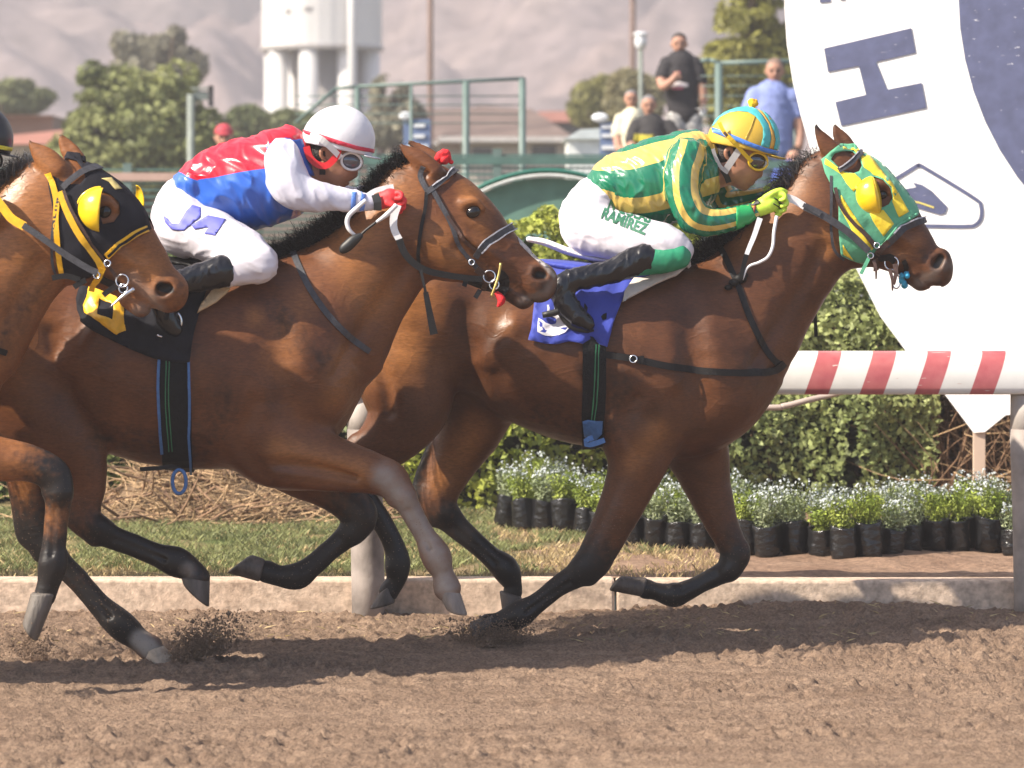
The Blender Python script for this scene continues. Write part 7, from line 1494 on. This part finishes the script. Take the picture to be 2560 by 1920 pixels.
def jockeys():
    jockey_lead()
    RD, BU = (.62, .010, .03), (.035, .13, .55)
    jockey_b(0, 0, 13.15, 'jockey in red and blue silks with white sleeves and white helmet on middle horse', silk('silk_red_blue', [(-1.2, BU), (.25, RD)], .3), mat('sleeve_white_satin', (.58, .57, .66), rough=.35, var=.02, bump=.2, bs=22, sheen=.2),
        dict(cap=mat('cap_white', (.64, .63, .66), rough=.45, var=.02, bump=.2, bs=28), gog=mat('goggle_white', (.72, .70, .68), rough=.35), band=mat('cap_band_red', (.52, .03, .06), rough=.5), strap=mat('chin_strap_red', (.62, .012, .02), rough=.45), glove=mat('glove_red', (.68, .03, .035), rough=.6, var=.06, bump=.3, bs=40)))
    BK = (.014, .014, .018)
    jockey_b(-905, -4, 12.4, 'jockey in a black helmet with yellow trim at the far left edge', silk('silk_black_yellow', [(-1.2, BK), (-.1, BK)], .3), mat('sleeve_black', BK, rough=.4),
        dict(cap=mat('cap_black', (.012, .012, .016), rough=.35), gog=mat('goggle_black', (.02, .02, .02), rough=.35), band=mat('cap_band_yellow', (.62, .55, .03), rough=.5), strap=mat('chin_strap_black', (.02, .02, .02)), glove=mat('glove_yellow', (.7, .5, .03), rough=.6)), main=False)
    # whip in the middle jockey's hand
    root = empty('riding_whip', P(985, 520, 12.98), label='black and white riding whip held in the red glove', cat='whip')
    dd = 12.93; curve_tube('handle', [P(992, 512, dd), P(965, 538, dd), P(940, 556, dd)], .008, M_WHITEP, root, taper=(.0085, .009, .005)); curve_tube('shaft', [P(941, 555, dd), P(915, 575, dd), P(893, 596, dd)], .005, M_BLK, root)
    f = Field(dd); f.tube([(900, 590, 8, 0, .8), (885, 600, 13, 0, .8), (872, 612, 14, 0, .8), (860, 622, 12, 0, .8), (854, 630, 4, 0, .8)], k=.01); build(f, .005, 'tip', M_BLK, root)
# ================================================================ spectators
def shirtmat(name, col, **k): return mat(name, col, rough=.85, bump=.3, bs=12, **k)
M_SK2 = mat('skin_far', (.42, .22, .15), rough=.6, var=.1); M_GREYH = mat('hair_grey', (.17, .165, .17), rough=.7, var=.3, vs_=40); M_PHONE = mat('white_cup', (.75, .75, .75), rough=.4)
def spectator(label, d, hx, hy, hr, shirt, arms, legs, hair, skin=M_SK2, pants=None, face=1, sleeve=.45, extra=None, h=.011):
    """hx,hy,hr: head centre and half height in pixels; shirt: torso nodes; arms: list of node lists"""
    root = empty('person', P(hx, hy+9*hr, d), label=label, cat='person', group='spectators on the terrace'); s_ = d/F
    f = Field(d); w_ = hr*.62*s_
    f.tube([(hx, hy-hr*.25, hr*.72, 0, -w_*1.05), (hx, hy+hr*.25, hr*.62, 0, -w_*.95), (hx, hy+hr*.6, hr*.42, -.01, -w_*.6)], k=.02)
    f.tube([(hx, hy+hr*.05, hr*.10, -w_*1.05, 1), (hx, hy+hr*.28, hr*.15, -w_*1.18, 1)], k=.01)
    for sg in (-1, 1):
        f.tube([(hx+sg*hr*.26, hy-hr*.02, hr*.14, -w_*1.1, .6)], k=.012, op='-'); f.tube([(hx+sg*hr*.72, hy, hr*.14, 0, 1), (hx+sg*hr*.70, hy+hr*.2, hr*.10, 0, 1)], k=.008)
    f.tube([(hx-hr*.2, hy+hr*.5, hr*.05, -w_*1.02, 1), (hx+hr*.2, hy+hr*.5, hr*.05, -w_*1.02, 1)], k=.005, op='-')
    f.tube([(hx, hy+hr*.8, hr*.40, .01, 1), (hx, hy+hr*1.25, hr*.42, .01, 1)], k=.02)
    f.tube([(q[0], q[1], q[2]-9, q[3], q[4]*.8) for q in shirt], k=.02)
    for A in arms:
        f.tube(A, k=.02); e = A[-1]; ex, ey = e[0]-A[-2][0], e[1]-A[-2][1]; L = math.hypot(ex, ey)+1e-6; ex, ey = ex/L, ey/L
        f.tube([(e[0]+ex*4, e[1]+ey*4, hr*.28, e[3], .5)], k=.01)
        for i in range(4):
            o_ = (i-1.5)*hr*.16; f.tube([(e[0]+ex*6-ey*o_, e[1]+ey*6+ex*o_, hr*.09, e[3], 1), (e[0]+ex*(12+(1.5-abs(i-1.5))*2)-ey*o_, e[1]+ey*(12+(1.5-abs(i-1.5))*2)+ex*o_, hr*.075, e[3]-.01, 1)], k=.004)
        f.tube([(e[0]+ex*2-ey*hr*.25, e[1]+ey*2+ex*hr*.25, hr*.10, e[3], 1), (e[0]+ex*8-ey*hr*.45, e[1]+ey*8+ex*hr*.45, hr*.08, e[3]-.01, 1)], k=.005)
    for L in legs: f.tube(L, k=.03)
    build(f, h, 'body', skin, root)
    L = [sphere_v(P(hx+sg*hr*.27, hy+hr*.0, d-w_*.93), hr*.12*s_, .012, hr*.07*s_, 8, 6) for sg in (-1, 1)]+[sphere_v(P(hx+sg*hr*.28, hy-hr*.13, d-w_*1.0), hr*.17*s_, .012, hr*.045*s_, 8, 6) for sg in (-1, 1)]
    for v, f_ in L[:2]: mk('eye', v, f_, M_EYE, root)
    for v, f_ in L[2:]: mk('eyebrow', v, f_, M_HAIRH, root)
    v, f_ = sphere_v(P(hx, hy+hr*.5, d-w_*.93), hr*.2*s_, .012, hr*.05*s_, 8, 6); mk('lips', v, f_, M_LIP, root)
    shirt = [(hx+(q[0]-hx)*.92 if abs(q[0]-hx) < 60 else q[0], q[1], q[2]*.9)+tuple(q[3:]) for q in shirt]
    g = Field(d); g.tube(shirt, k=.05); g.tube([(shirt[0][0], shirt[0][1]-shirt[0][2]*.35, shirt[0][2]*.8, 0, -.09)], k=.04)
    for A in arms:
        k = max(2, int(len(A)*sleeve+.5)); g.tube([(q[0], q[1], q[2]+3)+tuple(q[3:]) for q in A[:k]], k=.03)
    g.disp = folds(30, .006, 5, (.4, .2, 1)); sh, sb = build(g, h, 'shirt', extra['shirt'], root)
    if pants:
        g = Field(d)
        for L in legs: g.tube([(q[0], q[1], q[2]+3)+tuple(q[3:]) for q in L[:extra.get('plen', len(L)-1)]], k=.04)
        g.disp = folds(30, .005, 6, (.4, .2, 1)); build(g, h, 'trousers', pants, root)
    g = Field(d)
    if extra.get('cap'):
        g.tube([(hx, hy-hr*.38, hr*.80, 0, -w_*1.2)], k=.01); g.plane(P(hx, hy-hr*.30, d), Vector((0, 0, -1))); cp, _ = build(g, h*.8, 'cap', hair, root)
        g = Field(d); g.tube([(hx-hr*.4, hy-hr*.30, hr*.10, -w_*1.3, 1), (hx+hr*.4, hy-hr*.30, hr*.10, -w_*1.3, 1)], k=.01); g.tube([(hx-hr*.25, hy-hr*.26, hr*.08, -w_*1.9, 1), (hx+hr*.25, hy-hr*.26, hr*.08, -w_*1.9, 1)], k=.06); build(g, h*.8, 'brim', hair, cp)
    else:
        g.tube([(hx, hy-hr*.36, hr*.74, .012, -w_*1.12)], k=.01); g.plane(P(hx, hy-hr*.45, d), Vector((0, -.55, -1))) if False else None
        g.tube([(hx, hy+hr*.25, hr*.66, -w_*.75, -w_*1.0)], k=.02, op='-'); build(g, h*.8, 'hair', hair, root)
    return root, sb, sh
K = dict; M_LIP = mat('lips', (.25, .09, .07), rough=.6)
def people():
    d = 35.0
    r_, sb, sh = spectator('man in a black printed T-shirt standing high on the terrace with one arm bent', d, 1698, 110, 26, [(1702, 165, 40, 0, -.13), (1702, 200, 48, 0, -.14), (1706, 245, 44, 0, -.13), (1712, 285, 42, 0, -.13)],
        [[(1668, 160, 16, -.02, 1), (1655, 190, 14, -.06, 1), (1658, 215, 12, -.14, 1), (1676, 205, 10, -.20, 1), (1688, 192, 8, -.22, 1)], [(1738, 160, 16, 0, 1), (1752, 200, 14, -.02, 1), (1757, 240, 11, -.04, 1), (1758, 272, 9, -.06, 1)]],
        [[(1692, 300, 24, -.02, 1), (1690, 360, 22, -.02, 1), (1690, 420, 16, 0, 1), (1690, 500, 13, 0, 1), (1688, 512, 12, -.05, 1)], [(1730, 300, 24, 0, 1), (1732, 360, 22, 0, 1), (1730, 420, 16, 0, 1), (1730, 500, 13, 0, 1), (1730, 512, 12, -.05, 1)]],
        M_HAIRH, pants=mat('shorts_patterned', (.10, .10, .10), rough=.8, col2=(.6, .58, .56), vs_=16), extra=K(shirt=shirtmat('tee_black', (.022, .020, .024)), plen=3))
    PK = mat('print_pink', (.55, .10, .16), rough=.8); WH = mat('print_white', (.62, .55, .56), rough=.8)
    for p_, m in (([(1672, 208), (1700, 204), (1722, 210), (1718, 218), (1676, 219)], WH), ([(1678, 218), (1708, 216), (1708, 223), (1682, 224)], PK), ([(1684, 182), (1700, 178), (1702, 186), (1686, 190)], PK)): patch('print', p_, sb, d, .004, m, sh, step=5, thick=.002)
    c = P(1757, 284, d-.1); t = empty('cup', c, label='white cup held low by the man in the black T-shirt', cat='cup'); V, Fs = cyl(c.x, c.y, .032, c.z-.02, c.z+.045, 14, .04); mk('cup_body', V, Fs, M_PHONE, t); V, Fs = cyl(c.x, c.y, .07, c.z+.045, c.z+.052, 14); mk('cup_lid', V, Fs, M_PHONE, t)
    spectator('heavy man in a light blue shirt standing behind the leading horse', 33.5, 1937, 178, 30, [(1930, 250, 50, 0, -.15), (1930, 295, 58, 0, -.17), (1934, 340, 54, 0, -.17), (1936, 370, 52, 0, -.16)],
        [[(1888, 240, 20, 0, 1), (1872, 275, 17, -.04, 1), (1866, 300, 14, -.14, 1), (1872, 290, 11, -.22, 1)], [(1978, 245, 20, 0, 1), (1992, 285, 17, 0, 1), (2000, 330, 13, -.04, 1), (1998, 362, 11, -.08, 1)]],
        [[(1918, 390, 30, 0, 1), (1916, 450, 26, 0, 1), (1914, 520, 19, 0, 1), (1914, 600, 15, 0, 1)], [(1958, 390, 30, 0, 1), (1960, 450, 26, 0, 1), (1962, 520, 19, 0, 1), (1962, 600, 15, 0, 1)]],
        mat('hair_thin', (.20, .13, .10), rough=.7), pants=mat('shorts_dark', (.05, .07, .10), rough=.8), extra=K(shirt=shirtmat('shirt_light_blue', (.20, .25, .50)), plen=3))
    spectator('grey haired spectator in a cream top, left of the one in black', 35.6, 1578, 248, 22, [(1580, 300, 30, 0, -.12), (1580, 335, 36, 0, -.14), (1582, 380, 36, 0, -.14)],
        [[(1552, 300, 14, 0, 1), (1544, 335, 12, -.03, 1), (1548, 370, 10, -.1, 1), (1566, 378, 8, -.16, 1)], [(1604, 300, 13, .02, 1), (1612, 340, 11, 0, 1), (1606, 378, 9, -.1, 1)]],
        [[(1568, 400, 20, 0, 1), (1568, 460, 17, 0, 1), (1568, 540, 12, 0, 1)], [(1592, 400, 20, 0, 1), (1592, 460, 17, 0, 1), (1592, 540, 12, 0, 1)]],
        M_GREYH, pants=mat('trousers_beige', (.30, .25, .18), rough=.8), extra=K(shirt=shirtmat('top_cream', (.66, .62, .46)), plen=3))
    r_, sb, sh = spectator('grey haired spectator in a black shirt with yellow lettering', 34.6, 1622, 264, 25, [(1630, 322, 38, 0, -.14), (1632, 355, 46, 0, -.16), (1634, 395, 44, 0, -.16)],
        [[(1592, 318, 17, 0, 1), (1580, 350, 15, -.04, 1), (1586, 385, 12, -.12, 1), (1604, 395, 9, -.2, 1)], [(1670, 318, 17, 0, 1), (1690, 345, 14, -.06, 1), (1704, 338, 12, -.16, 1), (1712, 342, 9, -.2, 1)]],
        [[(1616, 420, 24, 0, 1), (1616, 480, 20, 0, 1), (1616, 560, 14, 0, 1)], [(1650, 420, 24, 0, 1), (1650, 480, 20, 0, 1), (1650, 560, 14, 0, 1)]],
        M_GREYH, pants=mat('trousers_dark', (.04, .04, .05), rough=.8), extra=K(shirt=shirtmat('shirt_black', (.028, .026, .028)), plen=3))
    patch('print', [(1586, 336), (1634, 338), (1632, 356), (1584, 354)], sb, 34.6, .004, mat('print_yellow', (.42, .36, .03), rough=.8), sh, step=5, thick=.002)
    r_, sb, sh = spectator('spectator in a red cap behind the fence, by the juniper', 36, 560, 344, 30, [(563, 400, 34, 0, -.13), (563, 440, 42, 0, -.15), (563, 500, 40, 0, -.15), (563, 560, 38, 0, -.14)],
        [[(534, 402, 16, 0, 1), (524, 450, 14, 0, 1), (522, 500, 12, -.05, 1), (530, 540, 10, -.1, 1)], [(594, 402, 16, 0, 1), (604, 450, 14, 0, 1), (606, 500, 12, -.05, 1), (598, 540, 10, -.1, 1)]],
        [[(548, 590, 22, 0, 1), (548, 680, 18, 0, 1), (548, 860, 12, 0, 1)], [(580, 590, 22, 0, 1), (580, 680, 18, 0, 1), (580, 860, 12, 0, 1)]],
        mat('cap_red_far', (.42, .04, .06), rough=.7), pants=bpy.data.materials['trousers_dark'], extra=K(shirt=shirtmat('tee_grey', (.40, .43, .42)), plen=3, cap=True))
    spectator('spectator in a bright blue top half hidden between the leading jockey and his horse', 31.5, 1985, 395, 24, [(1975, 430, 30, 0, -.12), (1972, 470, 36, 0, -.14), (1972, 510, 34, 0, -.13)],
        [[(1950, 430, 13, 0, 1), (1940, 460, 12, -.03, 1), (1944, 490, 10, -.08, 1)], [(1998, 430, 13, 0, 1), (2006, 465, 12, -.03, 1), (2002, 495, 10, -.08, 1)]],
        [[(1962, 540, 18, 0, 1), (1962, 600, 16, 0, 1), (1962, 680, 12, 0, 1)], [(1984, 540, 18, 0, 1), (1984, 600, 16, 0, 1), (1984, 680, 12, 0, 1)]],
        M_HAIRH, pants=bpy.data.materials['trousers_dark'], extra=K(shirt=shirtmat('top_bright_blue', (.08, .13, .50)), plen=3))
people()
# ================================================================ dirt thrown up by the hooves
def spray(label, cx, cy, d, n, sx, sy, seed, lean=0, up=1.0, mound=True):
    rg = np.random.default_rng(seed); V = []; Fs = []
    for i in range(n):
        t = rg.random()**1.6; r = rg.uniform(.0010, .0042)*(3.2 if rg.random() < .02 else 1); c = P(cx+rg.normal(0, sx*(.25+.75*t))+lean*t*sy, cy-up*sy*t*rg.uniform(.3, 1.1), d+rg.normal(0, .05))
        b_ = len(V); q = rg.normal(0, 1, (6, 3)); q = np.array([(1, 0, 0), (-1, 0, 0), (0, 1, 0), (0, -1, 0), (0, 0, 1), (0, 0, -1)])*r*rg.uniform(.6, 1.3, (6, 1))+np.array(c); V += [tuple(a) for a in q]
        Fs += [(b_+a, b_+b2, b_+c2) for a, b2, c2 in ((0, 2, 4), (2, 1, 4), (1, 3, 4), (3, 0, 4), (2, 0, 5), (1, 2, 5), (3, 1, 5), (0, 3, 5))]
    o = mk('dirt_spray', V, Fs, M_DIRT, None, smooth=False); tag(o, label, 'dirt', kind='stuff')
spray('dirt thrown up around the leading horse\'s front hoof', 1230, 1618, 13.84, 9000, 66, 75, 1, 0)
spray('dirt kicked up behind the middle horse\'s hind hoof', 455, 1655, 13.28, 9000, 52, 120, 2, .8)
spray('dirt flung near the left horse\'s front hoof', 90, 1650, 12.3, 2200, 45, 90, 3, -.3)
A = horse_lead(); tack_lead(*A)
B_ = horse_second(); tack_second(*B_)
C_ = horse_third(); tack_third(*C_)
jockeys()
